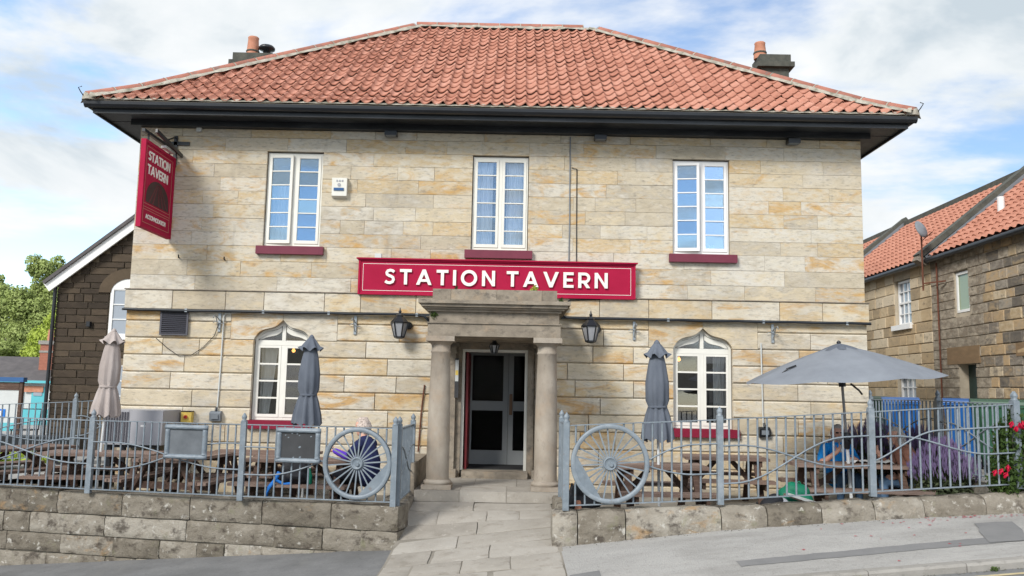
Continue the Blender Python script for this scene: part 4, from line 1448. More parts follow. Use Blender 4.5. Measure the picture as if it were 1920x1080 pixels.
def basket_bracket(x, z, label):
    t = thing('basket_bracket', (x, -.06, z), label, 'bracket', 'empty hanging basket brackets on the wall')
    MB().box(x - .022, x + .022, -.075, -.052, z - .15, z + .16).build('plate', 'steel', t)
    mb = MB()
    mb.tube([(x, -.08, z + .05), (x, -.20, z + .09), (x, -.34, z + .10), (x, -.38, z + .06)], .011, 6)
    mb.tube([(x, -.08, z - .10), (x + .0, -.16, z - .04), (x, -.24, z + .085)], .009, 6)
    mb.tube([(x - .10, -.075, z + .0), (x - .04, -.10, z + .03), (x + .04, -.09, z - .02), (x + .09, -.075, z - .01)], .006, 5)
    mb.build('arm', 'steel', t)


basket_bracket(-4.95, 2.52, 'empty galvanised basket bracket beside the vent grille')
basket_bracket(-2.66, 2.52, 'empty galvanised basket bracket right of the left arched window')
basket_bracket(2.04, 2.52, 'empty galvanised basket bracket between right lantern and right arched window')
basket_bracket(4.37, 2.52, 'empty galvanised basket bracket over the open umbrella')

iso = thing('isolator_switch', (-5.37, -.06, .85), 'yellow isolator box with red switch beside the grey cabinet', 'switch')
MB().box(-5.46, -5.29, -.16, -.052, .85, 1.03).build('case', 'amber', iso)
MB().box(-5.465, -5.285, -.17, -.05, 1.031, 1.045).build('lid', 'black', iso)
MB().tube([(-5.38, -.161, .945), (-5.38, -.19, .945)], .03, 10).build('knob', 'redplastic', iso)
MB().bar((-5.38, -.191, .925), (-5.38, -.191, .965), .012, .012).build('pointer', 'black', iso)


def socket(x, z, m, label):
    t = thing('socket_box', (x, -.06, z), label, 'socket box')
    mb = MB()
    mb.prism([(-.051, z - .07), (-.13, z - .06), (-.15, z + .06), (-.11, z + .09), (-.051, z + .10)], 'x', x - .09, x + .09)
    mb.build('case', m, t)
    MB().box(x - .06, x + .06, -.158, -.146, z - .03, z + .045).build('cover', 'leadgrey', t)
    MB().tube([(x, -.10, z + .10), (x, -.08, z + .16)], .02, 6).build('gland', 'black', t)


socket(-4.91, .95, 'leadgrey', 'grey weatherproof socket box below the left white conduit')
socket(4.20, .87, 'black', 'black weatherproof socket box below the right white conduit')

kp = thing('wall_notice', (-.86, -.18, 1.2), 'narrow bell and notice panel on the left porch pilaster', 'notice')
MB().box(-.95, -.885, -.195, -.172, 1.35, 2.0).build('panel', 'slate2', kp)
MB().box(-.945, -.89, -.20, -.1955, 1.62, 1.97).build('notice', 'offwhite', kp)
MB().box(-.94, -.895, -.202, -.1955, 1.72, 1.80).build('notice', 'amber', kp)
pipe('pipe', [(-1.46, -.075, 1.55), (-1.50, -.075, 1.1), (-1.53, -.075, .45)], .012, 'rust', 'thin rusty pipe on the wall left of the porch', 'pipe')

# stone insets: hook stubs in the upper wall
for x, z in ((-5.72, 3.62), (-4.94, 3.60)):
    tag(MB().tube([(x, 0, z), (x, -.05, z), (x, -.06, z + .05)], .012, 5).build('wall_hook', 'black'), 'small iron hook in the wall under the hanging sign' if x < -5.5 else 'small iron hook in the wall left of the upper left sill', 'hook')


# curtains behind the glass
def curtain(x0, x1, z0, z1, y, m, label, gather=1.0, skew=0.0):
    n = 40
    vs = []
    for z, k in ((z0, 1.0), ((z0 + z1) / 2, .8), (z1, .6)):
        f = (z - z0) / (z1 - z0)
        for i in range(n + 1):
            t = i / n
            vs.append((x0 + (x1 - x0) * t + skew * (1 - f) * (t - .5) * 2 * 0 + skew * f * t, y + .018 * math.sin(t * (x1 - x0) * 90 + f), z))
    mb = MB().add(vs, [(j * (n + 1) + i, j * (n + 1) + i + 1, (j + 1) * (n + 1) + i + 1, (j + 1) * (n + 1) + i) for j in range(2) for i in range(n)], None, True)
    return tag(mb.build('curtain', m), label, 'curtain')


curtain(-4.27, -3.93, 3.92, 4.95, .19, 'net', 'white net curtain in the left half of the upper left window')
curtain(-.71, -.40, 3.92, 5.45, .19, 'net', 'white curtain at the left side of the upper middle window')
curtain(-.16, .19, 3.92, 5.45, .19, 'net', 'white curtain at the right side of the upper middle window')
curtain(3.44, 3.66, 1.0, 2.15, .26, 'offwhite', 'pale curtain drawn to the right of the right arched window', 1, .0)
curtain(-4.30, -4.14, 1.0, 2.15, .26, 'offwhite', 'pale curtain drawn to the left of the left arched window', 1, .12)
for x, z, y in ((-3.62, 2.02, .8), (-3.75, 1.75, 1.2), (-3.95, 2.12, 1.0), (3.0, 2.10, 1.0)):
    t = thing('pendant_lamp', (x, y, z), {-3.62: 'glowing lamp high in the right half of the left arched window', -3.75: 'small glowing lamp deep inside the left arched window', -3.95: 'small glowing lamp at the top left of left arched window', 3.0: 'small glowing lamp at the top of the right arched window'}[x], 'lamp')
    MB().lathe([(.01, -.035), (.03, -.02), (.035, 0), (.02, .03), (.008, .05)], (x, y, z), 8).build('bulb', 'glow', t)
    MB().tube([(x, y, z + .05), (x, y, 2.7)], .006, 4).build('flex', 'black', t)
gt = thing('ornament', (3.5, .3, 3.86), 'pale teal ornament on the sill inside the upper right window', 'ornament')
MB().lathe([(.03, 0), (.07, .03), (.08, .1), (.04, .16), (.05, .2)], (3.42, .22, 3.86), 10).build('vase', 'turq', gt)
MB().lathe([(.03, 0), (.05, .03), (.055, .08), (.03, .13)], (3.53, .23, 3.86), 10).build('vase', 'offwhite', gt)

# ================================================================== LOW WALLS
lw = thing('low_wall', (-1.45, -3.25, -.6), 'weathered coursed stone wall under the left railing', 'wall')
A_ = Vector((-1.42, -3.25, 0))
ud = Vector((-5.98, 1.24, 0)).normalized()
nd_ = Vector((ud.y, -ud.x, 0))
if nd_.y > 0:
    nd_ = -nd_
Lw = 8.2
mb = MB()
core = []
for s, d in ((.06, -.05), (Lw, -.05), (Lw, -.40), (.06, -.40)):
    core.append(A_ + ud * s + nd_ * d)
mb.add([(p.x, p.y, -1.9) for p in core] + [(p.x, p.y, -.05) for p in core], [(0, 1, 5, 4), (1, 2, 6, 5), (2, 3, 7, 6), (3, 0, 4, 7), (4, 5, 6, 7)])
core_o = mb.build('core', 'wallmortar', lw)
courses = [(-1.75, -1.42), (-1.42, -1.14), (-1.14, -.87), (-.87, -.61), (-.61, -.33)]
prev = []
for z0, z1 in courses:
    s0 = 0.0
    while z_kerb((A_ + ud * s0).x) > z1 + .03 and s0 < Lw:
        s0 += .1
    if s0 > Lw - .3:
        continue
    xs = joints(max(0, s0 - .2) if s0 > 0 else 0, Lw, .26, .92, prev)
    prev = xs[1:-1]
    for a, b in zip(xs[:-1], xs[1:]):
        block(lw, 'stone', A_, ud, nd_, (a, b, z0, z1 + random.uniform(-.012, .0)), random.uniform(-.018, .014), .3, 'lowwall', gap=.004, rough=.017)
xs = joints(0.0, Lw, .55, 1.25, prev)
for a, b in zip(xs[:-1], xs[1:]):
    block(lw, 'coping_stone', A_, ud, nd_, (a, b, -.33, -.012 + random.uniform(-.02, .012)), .012, .43, 'lowwall', gap=.006, rough=.02)
# return end of the wall beside the path
Eo = Vector((-1.425, -3.22, 0))
eu = Vector((.04, 1.30, 0)).normalized()
en = Vector((1, -.03, 0)).normalized()
for z0, z1, cuts, nm in ((-.62, -.33, [.03, .55, 1.25], 'stone'), (-.33, -.02, [.03, .42, .86, 1.27], 'coping_stone')):
    for a, b in zip(cuts[:-1], cuts[1:]):
        block(lw, nm, Eo, eu, en, (a, b, z0, z1), 0.02, .36, 'lowwall', gap=.006, rough=.016)

rw = thing('low_wall', (.62, -4.15, -.3), 'single course round topped stone kerb wall under the right railing', 'wall')
tops = lambda x: lerp(x, [(.5, .095), (3.08, .212), (6.2, .43), (7, .48)])
MB().add([(x, y, z) for x in (.62, 6.3) for y in (-4.02, -3.72) for z in (-.6, tops(x) - .08)], [(0, 2, 3, 1), (4, 5, 7, 6), (0, 1, 5, 4), (2, 6, 7, 3), (1, 3, 7, 5)]).build('core', 'mortar', rw)
cuts = [.50, .80, 1.36, 2.48, 3.02, 3.66, 4.28, 4.86, 5.58, 6.35]
for a, b in zip(cuts[:-1], cuts[1:]):
    za, zb = tops(a), tops(b)
    mb = MB()
    nxs = 7
    prof = [(-4.205, -.42), (-4.21, -.2), (-4.20, -.10), (-4.165, -.035), (-4.10, -.002), (-3.95, .0), (-3.80, -.03), (-3.76, -.1), (-3.76, -.3)]
    vs = []
    for i in range(nxs):
        t = i / (nxs - 1)
        x = a + .006 + (b - a - .012) * t
        z = za + (zb - za) * t
        e = .014 if i in (0, nxs - 1) else 0
        for py, pz in prof:
            vs.append((x, py + e + random.uniform(-.013, .013), z + pz - e + random.uniform(-.010, .010)))
    n = len(prof)
    mb.add(vs, [(i * n + k, (i + 1) * n + k, (i + 1) * n + k + 1, i * n + k + 1) for i in range(nxs - 1) for k in range(n - 1)], None, True)
    mb.add(vs[:n], [tuple(range(n))]).add(vs[-n:], [tuple(range(n - 1, -1, -1))])
    mb.build('coping_stone', 'lowwall', rw, 'c')
# short return of the wall beside the path
for k, (a, b) in enumerate(((-3.72, -3.1), (-3.1, -2.45), (-2.45, -2.03))):
    block(rw, 'coping_stone', (.62, 0, 0), (0, 1, 0), (-1, 0, 0), (a, b, -.4, .07 - .02 * k), .02, .3, 'lowwall', gap=.006, rough=.014)


# ================================================================== RAILINGS
FH = 1.0
bar_src = {}


def railing(name, label, posts, wheels=(), wv=((.74, .34, .08, .78), (.40, .70, .08, .78)), spacing=.115, last=None):
    t = thing(name, posts[0], label, 'railing', None)
    for i, (x, y, z) in enumerate(posts):
        mb = MB().box(x - .036, x + .036, y - .036, y + .036, z, z + 1.03)
        mb.lathe([(.038, 1.03), (.042, 1.04), (.024, 1.055), (.034, 1.075), (.036, 1.095), (.022, 1.12), (.004, 1.145)], (x, y, z), 8)
        mb.build('post', 'galv', t, 'c')
    for i, (p, q) in enumerate(zip(posts[:-1], posts[1:])):
        p, q = Vector(p), Vector(q)
        ln = (Vector((q.x, q.y, 0)) - Vector((p.x, p.y, 0))).length
        dv = (q - p)

        def at(s, h):
            return p + dv * (s / ln) + Vector((0, 0, h))
        e = .037
        MB().bar(at(e, FH - .01), at(ln - e, FH - .01), .042, .012).build('rail', 'galv', t, 'c')
        MB().bar(at(e, .055), at(ln - e, .055), .042, .012).build('rail', 'galv', t, 'c')
        n = max(2, int(round(ln / spacing)))
        for k in range(1, n):
            s = ln * k / n
            segs = [(.061, FH - .016)]
            for wx, wy, wz, wr in wheels:
                b = at(s, 0)
                dx = math.hypot(b.x - wx, b.y - wy)
                if dx < wr:
                    hh = math.sqrt(wr * wr - dx * dx)
                    segs = [(u, v) for u, v in ((.061, wz - b.z - hh), (wz - b.z + hh, FH - .016)) if v - u > .03]
            for u, v in segs:
                key = round(v - u, 4)
                c = at(s, (u + v) / 2)
                if key in bar_src:
                    share('bar', bar_src[key], t, c)
                else:
                    a = .0095
                    o = MB().lathe([(.0125, -key / 2), (.0125, key / 2)], c, 6).build('bar', 'galv', t, tuple(c))
                    bar_src[key] = o
        # two waving bars
        for sg_, (wa, wb, f0, fs_) in zip((1, -1), last if (last and i == len(posts) - 2) else wv):
            pts = []
            for k in range(25):
                s = e + (ln - 2 * e) * k / 24
                f = min(1, max(0, (k / 24 - f0) / fs_))
                zw = (wa + wb) / 2 + (wa - wb) / 2 * math.cos(PI * f)
                c = at(s, zw)
                if any(math.hypot(c.x - a, c.y - b) < r and abs(c.z - zz_) < math.sqrt(max(0, r * r - math.hypot(c.x - a, c.y - b) ** 2)) for a, b, zz_, r in wheels):
                    continue
                nrm = Vector((dv.y, -dv.x, 0)).normalized()
                if nrm.y > 0:
                    nrm = -nrm
                pts.append(c + nrm * (.018 if sg_ > 0 else .022))
            runs, cur = [], []
            for c in pts:
                if cur and (c - cur[-1]).length > .3:
                    runs.append(cur)
                    cur = []
                cur.append(c)
            runs.append(cur)
            for rr in runs:
                if len(rr) > 2:
                    MB().tube(rr, .0105, 5).build('wave_bar', 'galv', t, 'c')
    return t


WL = (-1.985, -3.13, .512, .46)
WR = (1.18, -4.1, .655, .465)
railing('railing', 'grey blue iron railing with waving bars on the left wall', [(-1.50, -3.2, -.02), (-3.56, -2.9, -.02), (-5.815, -2.4, -.03), (-8.05, -1.92, -.02)], [WL])
railing('railing', 'short return of grey railing beside the path on the left', [(-1.46, -3.1, -.02), (-1.44, -1.72, -.02)])
railing('railing', 'grey blue iron railing climbing to the right on the kerb wall', [(.66, -4.1, .10), (2.49, -4.1, .205), (4.295, -4.1, .335), (6.03, -4.1, .46)], [WR], ((.68, .36, .08, .78), (.24, .71, .08, .76)), last=((.69, .42, .12, .72), (.38, .73, -.12, .58)))
railing('railing', 'short return of grey railing beside the path on the right', [(.67, -4.02, .10), (.68, -2.8, .10)])
railing('railing', 'grey railing running back past the lavender to the right corner', [(6.07, -4.0, .46), (6.05, -2.2, .47), (6.03, .05, .47)])
railing('railing', 'grey railing beyond the left corner in front of the dark building', [(-10.2, .5, .0), (-7.6, .6, .15), (-6.62, .65, .22)])


# ------------------------------------------------------------------ cart wheels on the railings
def cart_wheel(c, r, rotz, label, wtang, nsp):
    t = thing('cart_wheel', (0, 0, 0), label, 'wheel', 'spoked iron wheels on the railings')
    mb = MB()
    n = 56
    prof = [(r - .055, -.028), (r - .05, -.036), (r - .006, -.036), (r, -.028), (r, .03), (r - .04, .03), (r - .055, .02)]
    vs, k_ = [], len(prof)
    for k in range(n):
        a = 2 * PI * k / n
        for rr, y in prof:
            vs.append((rr * math.cos(a), y, rr * math.sin(a)))
    mb.add(vs, [(k * k_ + j, k * k_ + (j + 1) % k_, ((k + 1) % n) * k_ + (j + 1) % k_, ((k + 1) % n) * k_ + j) for k in range(n) for j in range(k_)], None, True)
    mb.build('rim', 'galv', t)

    def disc(pr, nm):
        m2 = MB().lathe(pr, (0, 0, 0), 24)
        m2.v = [(x, -z, y) for x, y, z in m2.v]
        return m2.build(nm, 'galv', t)
    hub = disc([(.078, -.03), (.082, .02), (.074, .036), (.066, .036), (.062, .028), (.03, .028)], 'hub')
    h2 = MB().lathe([(.026, .0), (.026, .042), (.02, .05)], (0, 0, 0), 14)
    h2.v = [(x + .012, -z, y - .012) for x, y, z in h2.v]
    h2.build('boss', 'galv', hub)
    s0 = None
    for k in range(nsp):
        a = 2 * PI * (k + .3) / nsp
        if s0 is None:
            s0 = MB().bar((.07, 0, 0), (r - .05, 0, 0), .012, .017).build('spoke', 'galv', t, (0, 0, 0))
            o = s0
        else:
            o = share('spoke', s0, t, (0, 0, 0))
        o.rotation_euler = (0, -a, 0)
    # balance weight: the segment cut off by a chord
    half = rad(47)
    pl = [((r - .03) * math.cos(wtang - half + 2 * half * k / 16), (r - .03) * math.sin(wtang - half + 2 * half * k / 16)) for k in range(17)]
    MB().prism(pl, 'y', -.034, .0).build('balance_weight', 'galv', t)
    t.location = c
    t.rotation_euler = (0, 0, rotz)
    return t


cart_wheel((WL[0], WL[1] - .02, WL[2]), WL[3], rad(-8), 'spoked grey wheel left of the path, its solid segment at lower right', rad(-42), 22)
cart_wheel((WR[0], WR[1] - .03, WR[2]), WR[3], 0, 'spoked grey wheel right of the path, its solid segment at lower left', rad(211), 24)


# ------------------------------------------------------------------ chalkboards on the left railing
def chalkboard(c, w_, h_, rotz, m, label, blobs):
    t = thing('chalkboard', (0, 0, 0), label, 'chalkboard', 'framed chalkboards on the left railing')
    MB().box(-w_ / 2 + .05, w_ / 2 - .05, -.012, .02, -h_ / 2 + .05, h_ / 2 - .05).build('board', m, t)
    mb = MB()

    def rail_(a, b, horiz):
        n = 12
        vs = []
        for k in range(n + 1):
            s = a + (b - a) * k / n
            g = .006 * math.sin(k * 1.7) + random.uniform(-.003, .003)
            for d, y in ((-.032, 0), (-.03, -.03), (-.012 + g, -.045), (.012 - g, -.04), (.03, -.022), (.032, .0)):
                vs.append((s, y, horiz[1] + d) if horiz[0] == 'h' else (horiz[1] + d, y, s))
        mb.add(vs, [(k * 6 + j, k * 6 + j + 1, k * 6 + 7 + j, k * 6 + 6 + j) for k in range(n) for j in range(5)] + [tuple(range(6)), tuple(range(n * 6, n * 6 + 6))], None, True)
    rail_(-w_ / 2, w_ / 2, ('h', h_ / 2 - .035))
    rail_(-w_ / 2, w_ / 2, ('h', -h_ / 2 + .035))
    rail_(-h_ / 2 + .065, h_ / 2 - .065, ('v', -w_ / 2 + .035))
    rail_(-h_ / 2 + .065, h_ / 2 - .065, ('v', w_ / 2 - .035))
    mb.build('frame', 'galv', t)
    if blobs:
        mb = MB()
        for x, z, s in blobs:
            mb.add([(x + s * math.cos(rad(60 * k)) * 1.3, -.0135 - .0002 * k, z + s * math.sin(rad(60 * k + 20))) for k in range(6)], [(0, 1, 2, 3, 4, 5)])
        mb.build('chalk_marks', 'galv', t)
    t.location = c
    t.rotation_euler = (0, 0, rotz)


chalkboard((-4.35, -2.80, .72), .62, .46, rad(-11), 'slate', 'smaller chalkboard with dusty grey face, left one on the railing', ())
chalkboard((-2.78, -3.06, .72), .60, .46, rad(-8), 'slate2', 'chalkboard with clean black face beside the left wheel', [(-.18, .13, .008), (-.09, .155, .01), (-.02, .15, .009), (.01, .13, .008), (-.14, .1, .009), (.17, .12, .01), (.02, -.02, .014), (-.06, -.155, .01), (.03, -.15, .012)])

# ================================================================== PICNIC TABLES AND UMBRELLAS
def picnic_table(length, label, seed):
    random.seed(seed)
    t = thing('picnic_table', (0, 0, 0), label, 'picnic table', 'brown timber picnic tables on the terrace')
    h = length / 2
    for k in range(5):
        y = -.30 + .15 * k
        e = random.uniform(-.012, .012)
        MB().box(-h + e, h + e, y - .068, y + .068, .685 + random.uniform(-.003, .003), .725).build('top_plank', 'woodtop', t, 'c')
    for s in (-1, 1):
        for k in (0, 1):
            y = s * (.56 + .14 * k)
            e = random.uniform(-.012, .012)
            MB().box(-h + e, h + e, y - .064, y + .064, .395, .435 + random.uniform(-.003, .003)).build('bench_plank', 'woodtop', t, 'c')
    for x in (-h * .72, h * .72):
        for s in (-1, 1):
            MB().bar((x, s * .24, .684), (x, s * .62, .0), .045, .09, None, (1, 0, 0)).build('leg', 'wood', t, 'c')
        MB().box(x + .024, x + .066, -.72, .72, .30, .394).build('cross_beam', 'wood', t, 'c')
        MB().box(x + .024, x + .066, -.34, .34, .60, .684).build('cross_beam', 'wood', t, 'c')
    for s in (-1, 1):
        MB().bar((s * h * .68, 0, .34), (s * .12, 0, .66), .04, .07).build('brace', 'wood', t, 'c')
    return t


FLL, FLR = -.27, -.16
pt = picnic_table(1.65, 'picnic table with a folded beige umbrella through it, at the far left', 3)
pt.location = (-6.10, -1.45, FLL)
pt.rotation_euler.z = rad(4)
copy_tree(pt, (-7.75, -.85, FLL), rad(62), 'picnic table turned end on at the left edge of the photo')
copy_tree(pt, (-4.72, -1.72, FLL), rad(80), 'picnic table turned end on behind the grey faced chalkboard')
copy_tree(pt, (-3.85, -.78, FLL), rad(0), 'picnic table against the wall under the left arched window')
copy_tree(pt, (-2.95, -1.9, FLL), rad(-7), 'picnic table behind the black faced chalkboard, where the person in navy sits')
p2 = picnic_table(1.22, 'picnic table behind the right wheel with a folded grey umbrella through it', 5)
p2.location = (1.93, -3.02, FLR)
p2.rotation_euler.z = rad(2)
copy_tree(p2, (3.22, -1.30, FLR), rad(-4), 'empty picnic table under the right arched window')
copy_tree(pt, (4.78, -2.2, FLR), rad(-3), 'picnic table under the open umbrella where the man in blue sits')
tb = thing('timber_bench', (0, 0, 0), 'brown timber bench in front of the lavender, the person in brown sits on it', 'bench')
for k in (0, 1):
    MB().box(-.55, .55, -.13 + .14 * k, 0.0 + .13 * k, .40, .44).build('seat_plank', 'woodtop', tb, 'c')
for x in (-.4, .4):
    MB().box(x - .04, x + .04, -.11, .11, 0, .399).build('leg', 'wood', tb, 'c')
tb.location = (5.66, -2.25, FLR)
tb.rotation_euler.z = rad(78)


def folded_umbrella(m, label, lean=0.0, h=2.45):
    """furled canopy round a pole, root at the foot"""
    t = thing('folded_umbrella', (0, 0, 0), label, 'umbrella', 'furled umbrellas')
    MB().lathe([(.019, 0), (.019, h - .04)], (0, 0, 0), 10).build('pole', 'pole', t)
    MB().lathe([(.03, h - .06), (.045, h - .03), (.03, h + .0), (.01, h + .02)], (0, 0, 0), 8).build('finial', m, t)
    n, vs = 40, []
    zs = [(h - .02, .035), (h - .10, .085), (h - .20, .125), (h - .23, .145)]
    mb = MB()

    def skirt(zs, lob, amp, ph, twist=0):
        vs = []
        for j, (z, r) in enumerate(zs):
            for k in range(n):
                a = 2 * PI * k / n
                f = 1 + amp * (j / (len(zs) - 1)) * math.cos(lob * a + ph + twist * z)
                vs.append((r * f * math.cos(a), r * f * math.sin(a) * .9, z + .03 * (j == len(zs) - 1) * math.cos(lob * a + ph)))
        mb.add(vs, [(j * n + k, (j + 1) * n + k, (j + 1) * n + (k + 1) % n, j * n + (k + 1) % n) for j in range(len(zs) - 1) for k in range(n)], None, True)
    skirt([(h - .15, .08), (h - .32, .118), (h - .55, .15), (h - .78, .145), (h - .86, .112), (h - .96, .14), (h - 1.16, .178), (h - 1.30, .185)], 9, .24, random.uniform(0, 6), .5)
    mb.build('canopy', m, t)
    mb = MB()
    skirt([(h - .015, .03), (h - .07, .075), (h - .15, .125), (h - .20, .165)], 7, .2, 1.0)
    mb.build('vent_flap', m, t)
    MB().lathe([(.122, h - .85), (.128, h - .865), (.122, h - .88)], (0, 0, 0), 20).build('tie', m, t)
    t.rotation_euler = (0, lean, 0)
    return t


fu = folded_umbrella('beige', 'furled faded beige umbrella at the far left', rad(2.0), 2.56)
fu.location = (-6.17, -1.42, FLL)
random.seed(8)
fu = folded_umbrella('canvas', 'furled slate grey umbrella in front of the left arched window', rad(0.6), 2.50)
fu.location = (-3.00, -1.80, FLL)
random.seed(19)
fu = folded_umbrella('canvas', 'furled slate grey umbrella in front of the right arched window', rad(-.8), 2.34)
fu.location = (1.95, -3.05, FLR)

# the open umbrella
ou = thing('open_umbrella', (4.80, -2.2, FLR), 'open slate grey umbrella on a leaning pole over the right tables', 'umbrella')
H_, R_ = 2.40, 1.37


def ob(mb, name, m, par=None):
    o = mb.build(name, m, None, (0, 0, 0))
    o.parent = par or ou
    o.location = (0, 0, 0)
    return o


ob(MB().lathe([(.024, 0), (.024, .92)], (0, 0, 0), 10), 'pole', 'pole')
ob(MB().lathe([(.0195, .86), (.0195, H_ - .06)], (0, 0, 0), 10), 'upper_pole', 'poledark')
mb = MB()
NP = 8
seg, rr = 6, 8
vs = []
for j in range(rr + 1):
    f = j / rr
    for k in range(NP * seg):
        a = 2 * PI * (k / (NP * seg)) + .2
        q = (k % seg) / seg
        sag = math.sin(PI * q)
        r = R_ * f * (1 - .055 * sag * f)
        z = H_ - .36 * f - .13 * f * f - .035 * sag * f * (1 - .2 * f)
        vs.append((r * math.cos(a), r * math.sin(a), z))
n = NP * seg
mb.add(vs, [(j * n + k, (j + 1) * n + k, (j + 1) * n + (k + 1) % n, j * n + (k + 1) % n) for j in range(rr) for k in range(n)], None, True)
CAN = ob(mb, 'canopy', 'canvas_open')
mb = MB()
vs = []
for j in range(4):
    f = j / 3
    for k in range(n):
        a = 2 * PI * (k / n) + .2
        q = (k % seg) / seg
        sag = math.sin(PI * q)
        vs.append((.27 * f * math.cos(a), .27 * f * math.sin(a), H_ + .018 - .085 * f - .03 * f * f + .020 * sag * f))
mb.add(vs, [(j * n + k, (j + 1) * n + k, (j + 1) * n + (k + 1) % n, j * n + (k + 1) % n) for j in range(3) for k in range(n)], None, True)
ob(mb, 'vent_flap', 'canvas')
ob(MB().lathe([(.02, H_ + .0), (.035, H_ + .03), (.01, H_ + .055)], (0, 0, 0), 8), 'finial', 'black')
rib0 = None
for k in range(NP):
    a = 2 * PI * k / NP + .2
    pts = [(R_ * f * math.cos(a), R_ * f * math.sin(a), H_ - .36 * f - .13 * f * f - .014) for f in (.03, .5, .98)]
    ob(MB().tube(pts, .010, 5), 'rib', 'poledark')
    ob(MB().tube([(.03 * math.cos(a), .03 * math.sin(a), H_ - .55), pts[1]], .008, 5), 'stretcher', 'poledark')
ob(MB().lathe([(.05, H_ - .60), (.05, H_ - .52)], (0, 0, 0), 10), 'runner', 'black')
cr_ = MB().lathe([(.035, .93), (.05, 1.0), (.055, 1.12), (.04, 1.16)], (0, 0, 0), 10)
ob(cr_, 'crank_case', 'black')
ob(MB().tube([(.0, -.05, 1.06), (.02, -.09, 1.06), (.06, -.10, 1.02)], .012, 6), 'crank', 'black')
ob(MB().tube([(-.95, -.35, 2.03), (-.86, -.38, 2.10), (-.76, -.37, 2.13), (-.74, -.33, 2.11), (-.88, -.33, 2.09)], .010, 5), 'strap', 'black')
ob(MB().tube([(.10, -.05, H_ - .56), (.20, -.08, H_ - .66), (.24, -.08, H_ - .72)], .014, 5), 'tie', 'black')
ou.rotation_euler = (rad(1.0), rad(-3.6), 0)


# ================================================================== PEOPLE
def round_cone(mb, a, b, r0, r1, n=12):
    a, b = Vector(a), Vector(b)
    d = b - a
    ln = d.length
    d = d.normalized() if ln > 1e-6 else Vector((0, 0, 1))
    up = Vector((0, 0, 1)) if abs(d.z) < .9 else Vector((1, 0, 0))
    x = d.cross(up).normalized()
    y = x.cross(d)
    rings = []
    for k in range(1, 5):
        t = rad(-90 + 22.5 * k)
        rings.append((a + d * (r0 * math.sin(t)), r0 * math.cos(t)))
    for k in range(0, 4):
        t = rad(22.5 * k)
        rings.append((b + d * (r1 * math.sin(t)), r1 * math.cos(t)))
    vs = [a - d * r0] + [c + (x * math.cos(2 * PI * k / n) + y * math.sin(2 * PI * k / n)) * r for c, r in rings for k in range(n)] + [b + d * r1]
    fs = [(0, 1 + (k + 1) % n, 1 + k) for k in range(n)]
    m_ = len(rings)
    for j in range(m_ - 1):
        fs += [(1 + j * n + k, 1 + j * n + (k + 1) % n, 1 + (j + 1) * n + (k + 1) % n, 1 + (j + 1) * n + k) for k in range(n)]
    e = 1 + m_ * n
    fs += [(1 + (m_ - 1) * n + k, 1 + (m_ - 1) * n + (k + 1) % n, e) for k in range(n)]
    mb.add(vs, fs)


def fuse(prims, name, mats, voxel, parent, smooth=4):
    """prims (a, b, ra, rb, material index) melted into one continuous mesh"""
    mb = MB()
    for a, b, r0, r1, mi in prims:
        round_cone(mb, a, b, r0, r1)
    me = bpy.data.meshes.new('tmp')
    me.from_pydata(mb.v, [], mb.f)
    o = bpy.data.objects.new('tmp', me)
    COL.objects.link(o)
    m1 = o.modifiers.new('r', 'REMESH')
    m1.mode, m1.voxel_size = 'VOXEL', voxel
    m2 = o.modifiers.new('s', 'SMOOTH')
    m2.factor, m2.iterations = .5, smooth
    dg = bpy.context.evaluated_depsgraph_get()
    nm = bpy.data.meshes.new_from_object(o.evaluated_get(dg))
    bpy.data.objects.remove(o)
    bpy.data.meshes.remove(me)
    nm.name = name
    nm.materials.clear()
    for k in mats:
        nm.materials.append(M[k])
    nf = len(nm.polygons)
    cen = np.zeros(nf * 3)
    nm.polygons.foreach_get('center', cen)
    cen = cen.reshape(-1, 3)
    best, idx = np.full(nf, 1e9), np.zeros(nf, int)
    for a, b, r0, r1, mi in prims:
        a, b = np.array(a, float), np.array(b, float)
        ab = b - a
        t = np.clip(((cen - a) @ ab) / max(ab @ ab, 1e-9), 0, 1)
        d = np.linalg.norm(cen - (a + t[:, None] * ab), axis=1) - (r0 + (r1 - r0) * t)
        k = d < best
        best[k], idx[k] = d[k], mi
    nm.polygons.foreach_set('material_index', idx)
    nm.polygons.foreach_set('use_smooth', [True] * nf)
    ob_ = bpy.data.objects.new(name, nm)
    COL.objects.link(ob_)
    if parent is not None:
        ob_.parent = parent
    return ob_


M['skin'] = pmat('ruddy_skin', [(0, (0.48, 0.26, 0.19)), (1, (0.60, 0.35, 0.265))], 0.6, (9, 9, 9), rand=0)
M['hair_grey'] = pmat('grey_hair', [(0, (0.20, 0.19, 0.18)), (1, (0.46, 0.44, 0.42))], 0.85, (60, 60, 20), rand=0)
M['hair_white'] = pmat('white_hair', [(0.2, (0.26, 0.21, 0.18)), (.8, (0.68, 0.58, 0.51))], 0.9, (38, 38, 38), rand=0, bump=.8)
M['shirt_blue'] = pmat('bright_blue_cotton', two((0.005, 0.24, 0.68), .12), 0.9, (12, 12, 12), rand=0, bump=.2)
M['jeans'] = pmat('faded_denim', two((0.07, 0.13, 0.22), .25), 0.9, (14, 14, 14), rand=0)
M['navy'] = pmat('navy_fleece', two((0.010, 0.016, 0.065), .2), 0.95, (14, 14, 14), rand=0, bump=.2)
M['purple'] = pmat('purple_sleeve', two((0.085, 0.03, 0.38), .12), 0.9, (14, 14, 14), rand=0)
M['brown'] = pmat('brown_jumper', two((0.21, 0.10, 0.07), .18), 0.95, (20, 20, 20), rand=0, bump=.2)
M['darktrouser'] = pmat('dark_trousers', two((0.012, 0.013, 0.02), .2), 0.95, rand=0)
